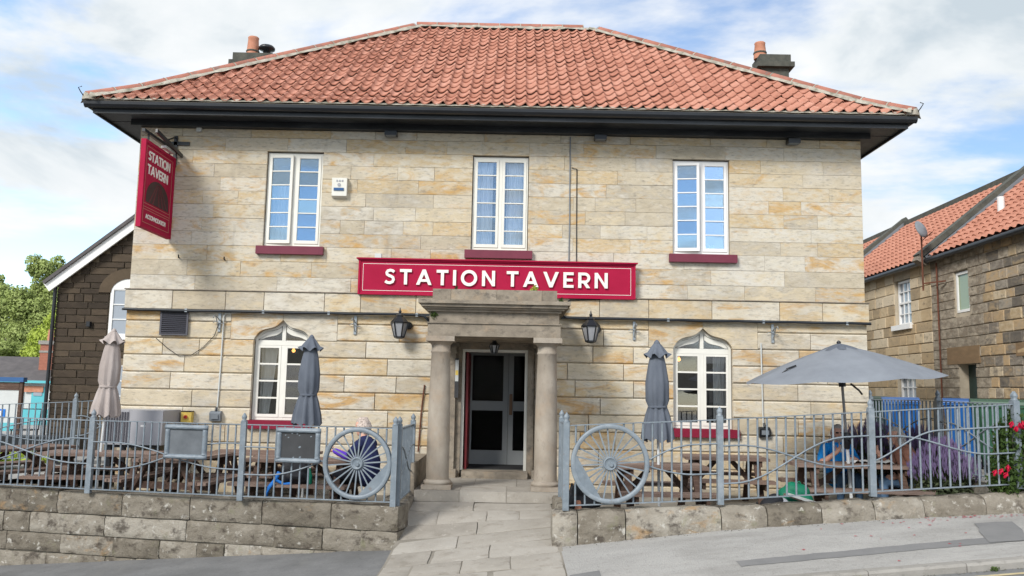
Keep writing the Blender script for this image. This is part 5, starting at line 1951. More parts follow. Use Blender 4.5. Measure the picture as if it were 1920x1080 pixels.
M['eye'] = pmat('dark_eye', two((0.02, 0.015, 0.012), .1), 0.3, rand=0)
M['shades'] = pmat('dark_lens', two((0.01, 0.01, 0.012), .1), 0.2, rand=0)


def hand(w, d, side, mi, s=1.0, curl=.9):
    """palm and five fingers at wrist w pointing along d, thumb towards side"""
    w, d, side = Vector(w), Vector(d).normalized(), Vector(side).normalized()
    nrm = d.cross(side).normalized()
    out = [(w, w + d * .045 * s, .026 * s, .034 * s, mi)]
    for k, ln in enumerate((.068, .078, .072, .056)):
        o = w + d * .075 * s + side * (.030 - .02 * k) * s
        m_ = o + (d * math.cos(curl * .5) + nrm * math.sin(curl * .5)) * ln * .5 * s
        e = m_ + (d * math.cos(curl * 1.3) + nrm * math.sin(curl * 1.3)) * ln * .5 * s
        out += [(w + d * .03 * s + side * (.024 - .016 * k) * s, o, .014 * s, .0105 * s, mi), (o, m_, .0102 * s, .009 * s, mi), (m_, e, .009 * s, .0075 * s, mi)]
    b = w + d * .02 * s + side * .026 * s
    m_ = b + (d * .5 + side * .7 + nrm * .3).normalized() * .045 * s
    out += [(b, m_, .0145 * s, .011 * s, mi), (m_, m_ + (d * .8 + side * .1 + nrm * .5).normalized() * .03 * s, .0105 * s, .008 * s, mi)]
    return [(tuple(a), tuple(b), r0, r1, m) for a, b, r0, r1, m in out]


def head(c, f, r, mi, tilt=0.0):
    """skull, face and ears; c centre of the head, f facing (unit, level), returns prims"""
    c, f = Vector(c), Vector(f).normalized()
    u = (Vector((0, 0, 1)) - f * tilt).normalized()
    f = (f + u * (-tilt)).normalized() if False else f
    s = f.cross(u).normalized()

    def p(a, b, z):
        return tuple(c + f * a + s * b + u * z)
    return [(p(-.022, 0, .025), p(.012, 0, .03), .088, .084, mi), (p(.02, 0, -.03), p(.035, 0, -.075), .064, .046, mi),
            (p(.06, 0, -.045), p(.05, 0, -.095), .034, .026, mi),
            (p(.088, 0, .012), p(.108, 0, -.024), .011, .016, mi), (p(.078, .03, .030), p(.078, -.03, .030), .016, .016, mi),
            (p(-.005, .082, .015), p(-.005, .080, -.025), .016, .011, mi), (p(-.005, -.082, .015), p(-.005, -.080, -.025), .016, .011, mi),
            (p(.088, .016, -.055), p(.088, -.016, -.055), .009, .009, mi)], p


def tops_hair(name, c, f, m, parent, blobs, voxel=.012):
    _, p = head(c, f, .1, 0)
    return fuse([(p(*a), p(*b), r0, r1, 0) for a, b, r0, r1 in blobs], name, [m], voxel, parent, 2)


# --- man in the blue shirt, behind the table, drinking
man = thing('person', (4.83, -1.55, FLR), 'grey bearded man in a bright blue shirt lifting a drink under the open umbrella', 'person')
PB = bpy.data.objects.new('pose', None)


def place_children(root, objs):
    for o in objs:
        o.parent = root


z0 = FLR
hc = (4.835, -1.62, .955)
fd = (-.05, -1, 0)
hd, hp = head(hc, fd, .1, 1)
pr = list(hd)
pr += [((4.84, -1.56, .80), (4.84, -1.58, .88), .062, .056, 1),
       ((4.85, -1.50, .30), (4.85, -1.51, .48), .155, .165, 0), ((4.85, -1.51, .50), (4.845, -1.54, .70), .165, .15, 0),
       ((4.70, -1.54, .74), (4.99, -1.54, .74), .075, .075, 0),
       ((4.67, -1.54, .74), (4.575, -1.66, .60), .072, .064, 0), ((4.575, -1.66, .60), (4.545, -1.74, .555), .062, .058, 0),
       ((4.56, -1.71, .56), (4.53, -1.84, .55), .046, .044, 1), ((4.53, -1.84, .55), (4.70, -1.93, .70), .044, .030, 1),
       ((5.02, -1.54, .74), (5.12, -1.60, .54), .070, .060, 0), ((5.12, -1.60, .54), (5.10, -1.80, .50), .058, .05, 0), ((5.10, -1.76, .52), (4.98, -1.92, .60), .042, .030, 1),
       ((4.76, -1.52, .30), (4.74, -1.98, .34), .095, .072, 2), ((4.74, -1.98, .34), (4.72, -1.95, -.08), .066, .045, 2), ((4.72, -1.97, -.11), (4.71, -2.13, -.125), .042, .035, 3),
       ((4.95, -1.52, .30), (4.98, -1.98, .34), .095, .072, 2), ((4.98, -1.98, .34), (5.0, -1.95, -.08), .066, .045, 2), ((5.0, -1.97, -.11), (5.02, -2.13, -.125), .042, .035, 3)]
pr += hand((4.70, -1.93, .70), (.45, -.05, .55), (-.2, .9, .3), 1, 1.0, 1.1)
pr += hand((4.98, -1.92, .60), (-.9, -.3, .0), (0, .2, 1), 1, 1.0, .6)
b = fuse([(Vector(a) - ORG[man.name], Vector(b_) - ORG[man.name], r0, r1, mi) for a, b_, r0, r1, mi in pr], 'body', ['shirt_blue', 'skin', 'jeans', 'darktrouser'], .009, man)


def rel(root, pairs):
    return [(tuple(Vector(a) - ORG[root.name]), tuple(Vector(b_) - ORG[root.name]), r0, r1, mi) for a, b_, r0, r1, mi in pairs]


def feature(root, p, items, name, m, voxel=.008, sm=2):
    return fuse(rel(root, [(p(*a), p(*b_), r0, r1, 0) for a, b_, r0, r1 in items]), name, [m], voxel, root, sm)


feature(man, hp, [((-.03, 0, .055), (.015, 0, .075), .080, .066), ((-.06, .03, .0), (-.06, -.03, .0), .062, .062), ((-.02, .076, .03), (-.01, .078, .0), .024, .018), ((-.02, -.076, .03), (-.01, -.078, .0), .024, .018)], 'hair', 'hair_grey')
feature(man, hp, [((.078, .03, -.075), (.078, -.03, -.075), .022, .022), ((.07, 0, -.09), (.06, 0, -.125), .034, .022), ((.095, .02, -.043), (.095, -.02, -.043), .008, .008), ((.03, .066, -.05), (.06, .045, -.08), .018, .024), ((.03, -.066, -.05), (.06, -.045, -.08), .018, .024)], 'beard', 'hair_grey')
feature(man, hp, [((.088, .045, .012), (.090, .02, .012), .012, .012), ((.088, -.045, .012), (.090, -.02, .012), .012, .012), ((.095, .012, .016), (.095, -.012, .016), .004, .004)], 'glasses', 'shades', .005, 1)
gl = thing('drinking_glass', (4.745, -1.985, .70), 'half full tumbler in the hand of the man in blue', 'glass')
MB().lathe([(.028, 0), (.034, .11), (.032, .11), (.026, .01)], (4.765, -1.97, .70), 12).build('tumbler', 'glass_lamp', gl)
MB().lathe([(.026, .012), (.029, .06), (.001, .06)], (4.765, -1.97, .70), 12).build('drink', 'offwhite', gl)

# --- person in brown, seated at the right end of the table, seen from the side
pb = thing('person', (5.62, -2.2, FLR), 'long haired grey person in a brown jumper seated sideways by the lavender', 'person')
hc = (5.42, -2.22, .955)
fd = (-1, .05, 0)
hd, hp = head(hc, fd, .1, 1)
pr = list(hd)
pr += [((5.50, -2.21, .80), (5.45, -2.22, .88), .062, .056, 1),
       ((5.66, -2.2, .34), (5.64, -2.2, .52), .16, .17, 0), ((5.64, -2.2, .52), (5.55, -2.2, .72), .17, .14, 0),
       ((5.53, -2.34, .735), (5.53, -2.06, .735), .075, .075, 0),
       ((5.53, -2.36, .72), (5.60, -2.43, .48), .072, .062, 0), ((5.60, -2.43, .48), (5.42, -2.40, .42), .060, .048, 0), ((5.44, -2.40, .43), (5.36, -2.38, .41), .036, .030, 1),
       ((5.53, -2.06, .72), (5.40, -2.02, .52), .072, .06, 0), ((5.40, -2.02, .52), (5.24, -2.12, .66), .058, .042, 0), ((5.25, -2.11, .65), (5.22, -2.14, .69), .032, .028, 1),
       ((5.62, -2.30, .33), (5.20, -2.30, .34), .098, .072, 2), ((5.20, -2.30, .34), (5.22, -2.30, -.08), .066, .045, 2), ((5.22, -2.30, -.11), (5.07, -2.31, -.125), .042, .035, 3),
       ((5.62, -2.10, .33), (5.20, -2.12, .34), .098, .072, 2), ((5.20, -2.12, .34), (5.24, -2.12, -.08), .066, .045, 2), ((5.24, -2.12, -.11), (5.09, -2.13, -.125), .042, .035, 3)]
pr += hand((5.36, -2.38, .41), (-.9, 0, -.1), (0, -.3, 1), 1, 1.0, .5)
pr += hand((5.22, -2.14, .69), (-.5, -.1, .8), (.3, -.8, .2), 1, 1.0, .9)
fuse(rel(pb, pr), 'body', ['brown', 'skin', 'jeans', 'darktrouser'], .009, pb)
feature(pb, hp, [((-.03, 0, .055), (.02, 0, .075), .084, .066), ((-.07, 0, .0), (-.09, 0, -.09), .075, .06), ((-.02, .078, .03), (-.05, .07, -.10), .03, .04), ((-.02, -.078, .03), (-.05, -.07, -.10), .03, .04), ((-.10, .02, -.08), (-.09, 0, -.15), .05, .04)], 'hair', 'hair_grey')
feature(pb, hp, [((.07, .025, -.08), (.07, -.025, -.08), .026, .026), ((.06, 0, -.10), (.05, 0, -.14), .034, .02)], 'beard', 'hair_grey')
feature(pb, hp, [((.088, .045, .014), (.090, .02, .014), .016, .016), ((.088, -.045, .014), (.090, -.02, .014), .016, .016), ((.08, .06, .016), (0, .085, .016), .004, .004), ((.08, -.06, .016), (0, -.085, .016), .004, .004)], 'glasses', 'shades', .005, 1)

# --- person in navy on the left, seen from behind the shoulder
pn = thing('person', (-2.02, -2.35, FLL), 'white haired person in navy with purple sleeves, back to us behind the left wheel', 'person')
hc = (-2.10, -2.25, .93)
fd = (-.85, .5, 0)
hd, hp = head(hc, fd, .1, 1)
pr = list(hd)
pr += [((-2.06, -2.28, .78), (-2.08, -2.26, .85), .060, .055, 1),
       ((-1.97, -2.36, .28), (-1.97, -2.35, .46), .165, .165, 0), ((-1.97, -2.35, .46), (-2.03, -2.30, .68), .17, .145, 0),
       ((-2.10, -2.44, .70), (-1.96, -2.17, .70), .075, .075, 0),
       ((-2.11, -2.46, .69), (-2.20, -2.50, .58), .068, .060, 0), ((-2.20, -2.50, .58), (-2.25, -2.47, .54), .058, .056, 4), ((-2.25, -2.47, .54), (-2.44, -2.33, .60), .054, .042, 4), ((-2.43, -2.335, .60), (-2.47, -2.31, .615), .030, .028, 1),
       ((-1.98, -2.15, .69), (-2.12, -2.03, .52), .068, .058, 0), ((-2.12, -2.03, .52), (-2.33, -2.05, .53), .055, .042, 4), ((-2.31, -2.05, .53), (-2.36, -2.05, .535), .030, .028, 1),
       ((-2.0, -2.42, .26), (-2.42, -2.26, .27), .095, .072, 2), ((-2.42, -2.26, .27), (-2.40, -2.24, -.19), .066, .045, 2), ((-2.40, -2.25, -.225), (-2.54, -2.19, -.235), .042, .035, 3),
       ((-1.94, -2.28, .26), (-2.34, -2.06, .27), .095, .072, 2), ((-2.34, -2.06, .27), (-2.32, -2.05, -.19), .066, .045, 2), ((-2.32, -2.06, -.225), (-2.46, -1.98, -.235), .042, .035, 3)]
pr += hand((-2.47, -2.31, .615), (-.8, .4, .1), (.1, .3, 1), 1, 1.0, .7)
pr += hand((-2.36, -2.05, .535), (-1, 0, 0), (0, -.4, 1), 1, 1.0, .5)
fuse(rel(pn, pr), 'body', ['navy', 'skin', 'darktrouser', 'darktrouser', 'purple'], .009, pn)
feature(pn, hp, [((-.03, 0, .06), (.03, 0, .075), .088, .062), ((-.06, .03, .01), (-.06, -.03, .01), .075, .075), ((-.06, 0, -.03), (-.05, 0, -.06), .07, .055), ((-.01, .078, .03), (-.02, .078, -.03), .03, .026), ((-.01, -.078, .03), (-.02, -.078, -.03), .03, .026),
                 ((-.09, .04, .06), (-.09, -.02, .07), .03, .03), ((-.03, .05, .12), (0, -.04, .12), .03, .028)], 'hair', 'hair_white')

# ================================================================== THINGS ON THE TERRACE
cab = thing('cabinet', (-5.85, -.55, FLL), 'large grey cooler cabinet with dark side grille by the left corner', 'cabinet')
for x0, x1, nm in ((-6.42, -6.03, 'grille'), (-6.025, -5.50, 'cabinet')):
    MB().box(x0, x1, -.80, -.08, .52, 1.06).build('casing', 'cabinet', cab, 'c')
gs = None
for k in range(9):
    x = -6.40 + k * .042
    if gs is None:
        gs = MB().box(x, x + .02, -.815, -.801, .55, 1.03).build('louvre', 'grille', cab, 'c')
    else:
        share('louvre', gs, cab, (x + .01, ORG[gs.name][1], ORG[gs.name][2]))
MB().box(-5.84, -5.76, -.806, -.8005, .80, .83).build('label_plate', 'white', cab)
for x in (-6.35, -5.6):
    for y in (-.7, -.2):
        MB().box(x - .03, x + .03, y - .03, y + .03, FLL, .519).build('leg', 'black', cab, 'c')
MB().box(-6.31, -5.64, -.73, -.67, .47, .519).build('cross_bar', 'black', cab)


def rucksack(c, w_, h_, d_, m, m2, label, rz=0.0, lean=0.0):
    t = thing('rucksack', (0, 0, 0), label, 'rucksack')
    fuse([((-w_ * .28, 0, h_ * .25), (w_ * .28, 0, h_ * .25), d_ * .5, d_ * .5, 0), ((-w_ * .25, 0, h_ * .55), (w_ * .25, 0, h_ * .55), d_ * .5, d_ * .5, 0), ((-w_ * .15, 0, h_ * .8), (w_ * .15, 0, h_ * .8), d_ * .4, d_ * .4, 1),
          ((-w_ * .2, -d_ * .45, h_ * .3), (w_ * .2, -d_ * .45, h_ * .3), d_ * .26, d_ * .26, 1)], 'bag', [m, m2], .012, t)
    for s in (-1, 1):
        o = MB().tube([(s * w_ * .25, d_ * .45, h_ * .95), (s * w_ * .28, d_ * .75, h_ * .6), (s * w_ * .3, d_ * .5, h_ * .12)], .016, 5).build('strap', m2, None, (0, 0, 0))
        o.parent = t
    o = MB().tube([(-.05, 0, h_ * .98), (0, 0, h_ * 1.1), (.05, 0, h_ * .98)], .010, 5).build('grab_loop', m2, None, (0, 0, 0))
    o.parent = t
    t.location = c
    t.rotation_euler = (0, lean, rz)
    return t


M['bag_dark'] = pmat('black_nylon', two((0.015, 0.016, 0.02), .2), .7, rand=0)
M['bag_green'] = pmat('green_nylon', two((0.0, 0.16, 0.085), .15), .6, rand=0)
M['bag_white'] = pmat('silver_white_nylon', two((0.42, 0.43, 0.46), .12), .6, rand=0)
M['bag_blue'] = pmat('blue_webbing', two((0.01, 0.16, 0.55), .1), .6, rand=0)
rucksack((-2.95, -2.5, FLL + .435), .34, .36, .22, 'bag_dark', 'bag_dark', 'dark rucksack on the bench below the black faced chalkboard', .2)
rucksack((.90, -3.72, FLR + .0), .40, .55, .26, 'bag_dark', 'bag_dark', 'black rucksack on the ground behind the right wheel', .3)
rucksack((3.42, -3.35, FLR), .42, .40, .28, 'bag_white', 'bag_dark', 'white and black rucksack lying beside the open umbrella table', .5, rad(-25))
rucksack((3.66, -3.05, FLR + .1), .42, .42, .26, 'bag_green', 'bag_green', 'bright green rucksack propped against the table of the man in blue', -.2, rad(14))
st_ = MB().tube([(-3.13, -2.63, FLL + .60), (-3.17, -2.66, FLL + .50), (-3.25, -2.66, FLL + .40), (-3.28, -2.68, FLL + .28)], .028, 6).tube([(-3.17, -2.66, FLL + .50), (-3.06, -2.64, FLL + .44), (-2.97, -2.62, FLL + .45)], .022, 6).build('strap', 'bag_blue')
tag(st_, 'bright blue strap hanging over the bench edge below the black chalkboard', 'strap')
bt = thing('bottle', (-2.74, -2.52, FLL + .43), 'small green bottle beside the rucksack on the left bench', 'bottle')
MB().lathe([(.03, 0), (.034, .02), (.034, .13), (.014, .18), (.012, .22)], (-2.74, -2.52, FLL + .43), 10).build('body', 'bag_green', bt)
MB().lathe([(.015, .22), (.015, .245)], (-2.74, -2.52, FLL + .43), 8).build('cap', 'white', bt)
cn = thing('flask', (.73 + .12, -3.86, .0), 'small flask with an orange cup by the black rucksack', 'flask')
MB().lathe([(.045, -.16), (.045, .04), (.04, .06)], (.83, -3.86, .0), 12).build('body', 'bag_green', cn)
MB().lathe([(.046, .061), (.034, .17), (.02, .19)], (.83, -3.86, .0), 12).build('cup', 'terracotta', cn)
wb = thing('walking_board', (3.85, -3.3, FLR), 'pale wooden board leaning beside the green rucksack', 'board')
MB().bar((3.52, -3.3, .24), (4.05, -3.25, .07), .14, .03).build('panel', 'woodtop', wb)
MB().bar((3.50, -3.38, .265), (4.07, -3.33, .095), .02, .035).build('edge', 'offwhite', wb)
# papers and a glass on the table
for k, (x, y, a, l) in enumerate(((4.98, -2.05, .3, 'open folded map lying on the umbrella table'), (5.22, -2.18, -.3, 'crumpled white papers at the right end of the umbrella table'))):
    mb = MB()
    n = 6
    vs = [(x + (i / n - .5) * .34 * math.cos(a) - (j / 2 - .5) * .2 * math.sin(a), y + (i / n - .5) * .34 * math.sin(a) + (j / 2 - .5) * .2 * math.cos(a), FLR + .735 + .022 * (i % 2) + .01 * k * j + .012 * abs(math.sin(i * 2.1))) for j in range(3) for i in range(n + 1)]
    mb.add(vs, [(j * (n + 1) + i, j * (n + 1) + i + 1, (j + 1) * (n + 1) + i + 1, (j + 1) * (n + 1) + i) for j in range(2) for i in range(n)])
    tag(mb.build('paper', ['white', 'offwhite'][k]), l, 'paper')
pg_ = thing('beer_glass', (5.20, -2.02, FLR + .726), 'tall beer glass in front of the person in brown', 'glass')
MB().lathe([(.028, 0), (.036, .15), (.034, .15), (.026, .01)], (5.20, -2.02, FLR + .726), 12).build('tumbler', 'glass_lamp', pg_)
M['beer'] = pmat('amber_beer', two((0.35, 0.16, 0.03), .1), .3, rand=0)
MB().lathe([(.027, .011), (.032, .12), (.001, .121)], (5.20, -2.02, FLR + .726), 12).build('beer', 'beer', pg_)


# ================================================================== PLANTS
def foliage(name, blobs, n, size, m, parent, seed, flat=.6, rim=.55, soft=False):
    """leaf sized faces spread through a set of ellipsoids (c, r)"""
    rg = np.random.default_rng(seed)
    vol = np.array([r[0] * r[1] * r[2] for c, r in blobs]) ** .7
    pick = rg.choice(len(blobs), n, p=vol / vol.sum())
    C_ = np.array([c for c, r in blobs])[pick]
    R_ = np.array([r for c, r in blobs])[pick]
    d = rg.normal(size=(n, 3))
    d /= np.linalg.norm(d, axis=1)[:, None]
    rad_ = rg.uniform(rim, 1.06, n) ** .8
    P_ = C_ + d * R_ * rad_[:, None]
    nrm = d * flat + rg.normal(size=(n, 3)) * .6
    nrm /= np.linalg.norm(nrm, axis=1)[:, None]
    t = np.cross(nrm, rg.normal(size=(n, 3)))
    t /= np.linalg.norm(t, axis=1)[:, None]
    b = np.cross(nrm, t)
    s = size * rg.uniform(.6, 1.4, n)[:, None]
    q = np.stack([P_ - t * s, P_ + b * s * .5, P_ + t * s, P_ - b * s * .5], 1).reshape(-1, 3)
    me = bpy.data.meshes.new(name)
    me.vertices.add(4 * n)
    me.vertices.foreach_set('co', q.ravel())
    me.loops.add(4 * n)
    me.loops.foreach_set('vertex_index', np.arange(4 * n))
    me.polygons.add(n)
    me.polygons.foreach_set('loop_start', np.arange(0, 4 * n, 4))
    me.update(calc_edges=True)
    me.validate()
    if soft:
        nn_ = d * .9 + rg.normal(size=(n, 3)) * .35 + np.array([-.15, -.3, .45])
        nn_ /= np.linalg.norm(nn_, axis=1)[:, None]
        gn = np.cross(b, t)
        fl_ = (gn * nn_).sum(1) < 0
        q4 = q.reshape(-1, 4, 3)
        q4[fl_] = q4[fl_][:, ::-1]
        me.vertices.foreach_set('co', q4.ravel())
        me.update()
        me.polygons.foreach_set('use_smooth', [True] * n)
        me.normals_split_custom_set(np.repeat(nn_, 4, 0).tolist())
    me.materials.append(M[m] if isinstance(m, str) else m)
    o = bpy.data.objects.new(name, me)
    COL.objects.link(o)
    if parent is not None:
        o.parent = parent
    return o


def leafmat(name, cols, trans=.35):
    m = pmat(name, cols, .6, (1.2, 1.2, 1.2), 4, 0.1, spec=.25)
    t = m.node_tree
    b = t.nodes['Principled BSDF']
    src = b.inputs['Base Color'].links[0].from_socket
    tl = nd(t, 'ShaderNodeBsdfTranslucent')
    t.links.new(src, tl.inputs[0])
    mx = nd(t, 'ShaderNodeMixShader')
    mx.inputs[0].default_value = trans
    t.links.new(b.outputs[0], mx.inputs[1])
    t.links.new(tl.outputs[0], mx.inputs[2])
    t.links.new(mx.outputs[0], t.nodes['Material Output'].inputs[0])
    return m


M['leaf_birch'] = leafmat('birch_leaves', [(0, (0.22, 0.29, 0.085)), (.5, (0.34, 0.42, 0.135)), (1, (0.45, 0.52, 0.21))], .3)
M['leaf_willow'] = leafmat('bright_leaves', [(0, (0.28, 0.37, 0.05)), (.5, (0.41, 0.51, 0.085)), (1, (0.51, 0.60, 0.14))], .3)
M['leaf_dark'] = leafmat('dark_leaves', [(0, (0.03, 0.055, 0.018)), (.5, (0.05, 0.085, 0.025)), (1, (0.085, 0.125, 0.04))])
M['leaf_lav'] = leafmat('lavender_leaves', [(0, (0.07, 0.095, 0.05)), (1, (0.16, 0.19, 0.10))])
M['lav'] = leafmat('lavender_spikes', [(0, (0.12, 0.085, 0.19)), (.5, (0.195, 0.145, 0.275)), (1, (0.275, 0.215, 0.35))], .2)
M['leaf_fuchsia'] = leafmat('fuchsia_leaves', [(0, (0.035, 0.07, 0.015)), (.5, (0.07, 0.12, 0.03)), (1, (0.14, 0.19, 0.055))])
M['redflower'] = leafmat('red_petals', two((0.55, 0.008, 0.05), .2), .3)
M['bark'] = pmat('grey_bark', [(0, (0.07, 0.06, 0.05)), (1, (0.16, 0.14, 0.12))], .95, (4, 4, 12), rand=0)


def lavender(c, r, h, label, seed):
    t = thing('lavender_bush', c, label, 'lavender')
    rg = np.random.default_rng(seed)
    foliage('foliage', [((0, 0, h * .35), (r, r * .8, h * .38))], 2600, .035, 'leaf_lav', t, seed, .3, .25)
    n = 1500
    a = rg.uniform(0, 2 * PI, n)
    q = np.sqrt(rg.uniform(0, 1, n))
    bx, by = q * r * .8 * np.cos(a), q * r * .65 * np.sin(a)
    top = h * (1 - .38 * q ** 2) * rg.uniform(.72, 1.05, n)
    vs, fs, sv, sf = [], [], [], []
    for i in range(n):
        k = 1 + .45 * q[i]
        p = Vector((bx[i] * k, by[i] * k, top[i]))
        d = Vector((bx[i] * .5, by[i] * .5, 1)).normalized()
        x = d.orthogonal().normalized()
        y = d.cross(x)
        ln = rg.uniform(.06, .12)
        w_ = .0068
        for ax in (x, y):
            b = len(vs)
            vs += [p - ax * w_ * .6, p + d * ln * .5 - ax * w_ * 1.2, p + d * ln, p + d * ln * .5 + ax * w_ * 1.2]
            fs.append((b, b + 1, b + 2, b + 3))
        b = len(sv)
        g = Vector((bx[i] * .6, by[i] * .6, h * .35))
        sv += [g - x * .003, g + x * .003, p + x * .003, p - x * .003]
        sf.append((b, b + 1, b + 2, b + 3))
    for nm, v_, f_, m in (('flower_spikes', vs, fs, 'lav'), ('stems', sv, sf, 'leaf_lav')):
        me = bpy.data.meshes.new(nm)
        me.from_pydata([tuple(v) for v in v_], [], f_)
        me.materials.append(M[m])
        o = bpy.data.objects.new(nm, me)
        COL.objects.link(o)
        o.parent = t
        o['kind'] = 'stuff'
    return t


lavender((5.56, -1.1, .08), .60, .98, 'lavender bush behind the person in brown, left of the two', 21)
lavender((5.83, -2.72, -.02), .40, .92, 'lavender bush nearest the front railing', 22)
lavender((5.90, -1.95, .0), .40, 1.02, 'tall lavender bush between the other two lavenders', 23)
fx = thing('fuchsia_bush', (6.08, -3.95, .05), 'fuchsia bush with hanging red flowers at the right end of the railing', 'bush')
foliage('foliage', [((-.06, -.04, .62), (.26, .26, .36)), ((-.06, -.06, 1.0), (.20, .2, .26)), ((.12, -.06, .75), (.22, .24, .30)), ((-.16, -.02, .45), (.18, .2, .2)), ((-.02, -.1, 1.24), (.10, .1, .14)), ((.3, -.1, .5), (.2, .2, .3))], 6500, .030, 'leaf_fuchsia', fx, 31, .3, .2)
mb = MB()
for k in range(9):
    a = k * 2.4
    mb.tube([(0, 0, 0), (.10 * math.cos(a), .1 * math.sin(a), .5), (.28 * math.cos(a), .22 * math.sin(a), .95 + .1 * math.sin(k))], [.012, .008, .004], 5)
o = mb.build('stems', 'bark', None, (0, 0, 0))
o.parent = fx
rg = np.random.default_rng(4)
fl = None
spots = [(-.10, -.24, 1.12), (-.06, -.25, 1.16), (-.02, -.25, 1.18), (.0, -.24, 1.13), (-.14, -.22, 1.17), (-.30, -.24, .62), (-.35, -.2, .60), (-.25, -.25, .58), (-.22, -.24, .66),
         (.10, -.28, .50), (.14, -.3, .48), (.18, -.3, .52), (.22, -.3, .49), (.26, -.28, .53), (.12, -.3, .55), (.2, -.28, .57), (.30, -.28, .50), (.22, -.3, .92), (.25, -.3, .90), (.32, -.3, .22), (.34, -.3, .25)]
mb = MB()
for k in range(5):
    a = 2 * PI * k / 5
    mb.add([(0, 0, .03), (.024 * math.cos(a - .45), .024 * math.sin(a - .45), .0), (.03 * math.cos(a), .03 * math.sin(a), -.022), (.024 * math.cos(a + .45), .024 * math.sin(a + .45), 0)], [(0, 1, 2, 3)])
mb.lathe([(.012, 0), (.016, -.03), (.006, -.045)], (0, 0, 0), 6)
fl = mb.build('flower', 'redflower', None, (0, 0, 0))
for i, s in enumerate(spots):
    o = fl if i == 0 else bpy.data.objects.new('flower', fl.data)
    if i:
        COL.objects.link(o)
    o.parent = fx
    o.location = s
    o.scale = (1.15,) * 3
    o.rotation_euler = (rg.uniform(-.5, .5), rg.uniform(-.5, .5), rg.uniform(0, 6))
for i, (c, r, n, l, m) in enumerate((((.31, -1.80, 2.95), (.07, .05, .10), 150, 'bright green weed growing on the porch parapet below the letters', 'leaf_willow'), ((-1.17, -1.86, 2.575), (.05, .05, .07), 90, 'small green fern growing from the left of the porch frieze', 'leaf_fuchsia'),
                                     ((-.86, -1.80, 2.97), (.03, .03, .05), 40, 'tiny brown weed at the left of the porch parapet', 'leaf_dark'), ((.70, -1.9, 2.82), (.04, .03, .06), 40, 'tiny weed at the right end of the porch cornice', 'leaf_dark'))):
    t = thing('weed', c, l, 'weed')
    foliage('leaves', [((0, 0, 0), r)], n, .022, m, t, 50 + i, .3, .1)
    o = MB().tube([(0, 0, -r[2]), (.01, 0, 0), (.02, 0, r[2] * .8)], .004, 4).build('stem', m, None, (0, 0, 0))
    o.parent = t


# ------------------------------------------------------------------ wheelie bins beyond the railing
def bin_(c, m, label, rz=0.0, open_=0):
    t = thing('wheelie_bin', (0, 0, 0), label, 'wheelie bin', 'wheelie bins along the lane')
    b0, b1, w0, w1 = .20, .28, .21, .285
    vs = [(-w0, -b0, .08), (w0, -b0, .08), (w0, b0, .08), (-w0, b0, .08), (-w1, -b1, .98), (w1, -b1, .98), (w1, b1, .98), (-w1, b1, .98)]
    MB().add(vs, [(3, 2, 1, 0), (0, 1, 5, 4), (1, 2, 6, 5), (2, 3, 7, 6), (3, 0, 4, 7)]).build('body', m, t)
    MB().box(-w1 - .02, w1 + .02, -b1 - .02, b1 + .02, .965, 1.0).build('rim', m, t)
    mb = MB()
    n = 7
    prof = [(-b1 - .03, 1.003), (-b1 - .02, 1.045), (-b1 * .3, 1.075), (b1 * .6, 1.085), (b1 + .04, 1.06), (b1 + .05, 1.0)]
    for x0, x1 in ((-w1 - .015, w1 + .015),):
        mb.prism([(y, z) for y, z in prof], 'x', x0, x1)
    mb.build('lid', m, t)
    for s in (-1, 1):
        q = MB().lathe([(.04, -.025), (.095, -.022), (.1, 0), (.095, .022), (.04, .025)], (0, 0, 0), 16)
        q.v = [(s * .24 + z, b0 + .05 + y, .1 + x) for x, y, z in q.v]
        q.build('wheel', 'black', t)
    MB().tube([(-.2, b1 + .03, .99), (-.2, b1 + .09, 1.0), (.2, b1 + .09, 1.0), (.2, b1 + .03, .99)], .016, 6).build('handle', m, t)
    t.location = c
    t.rotation_euler = (0, 0, rz)
    return t


b_blue = bin_((6.80, .65, .42), 'blue', 'blue wheelie bin against the cottage side, left of the two blue ones', -.38)
b_green = bin_((6.48, 1.15, .43), 'green', 'dark green wheelie bin half hidden behind the left blue bin', -.38)
copy_tree(b_blue, (7.78, .45, .42), -.45, 'blue wheelie bin beside the row of green ones, right of the two blue')
copy_tree(b_green, (7.72, -.55, .42), -.45, 'green wheelie bin next to the right blue bin')
copy_tree(b_green, (7.42, -1.25, .42), -.5, 'green wheelie bin in the middle of the right row')
copy_tree(b_green, (7.14, -1.9, .42), -.55, 'green wheelie bin nearest the railing corner post')

# ================================================================== COTTAGES ON THE RIGHT
cu = Vector((.0244, .9997, 0)).normalized()
cn_ = Vector((-cu.y, cu.x, 0))
CO = Vector((9.95, -2.0, 0))                     # s = distance along the wall from here


def cot(s, z, d=0.0):
    return CO + cu * s + cn_ * d + Vector((0, 0, z))


RUN, RISE, SPL, SEND, S0 = 2.75, 2.32, 8.2, 15.8, -1.5
GUT = 4.86


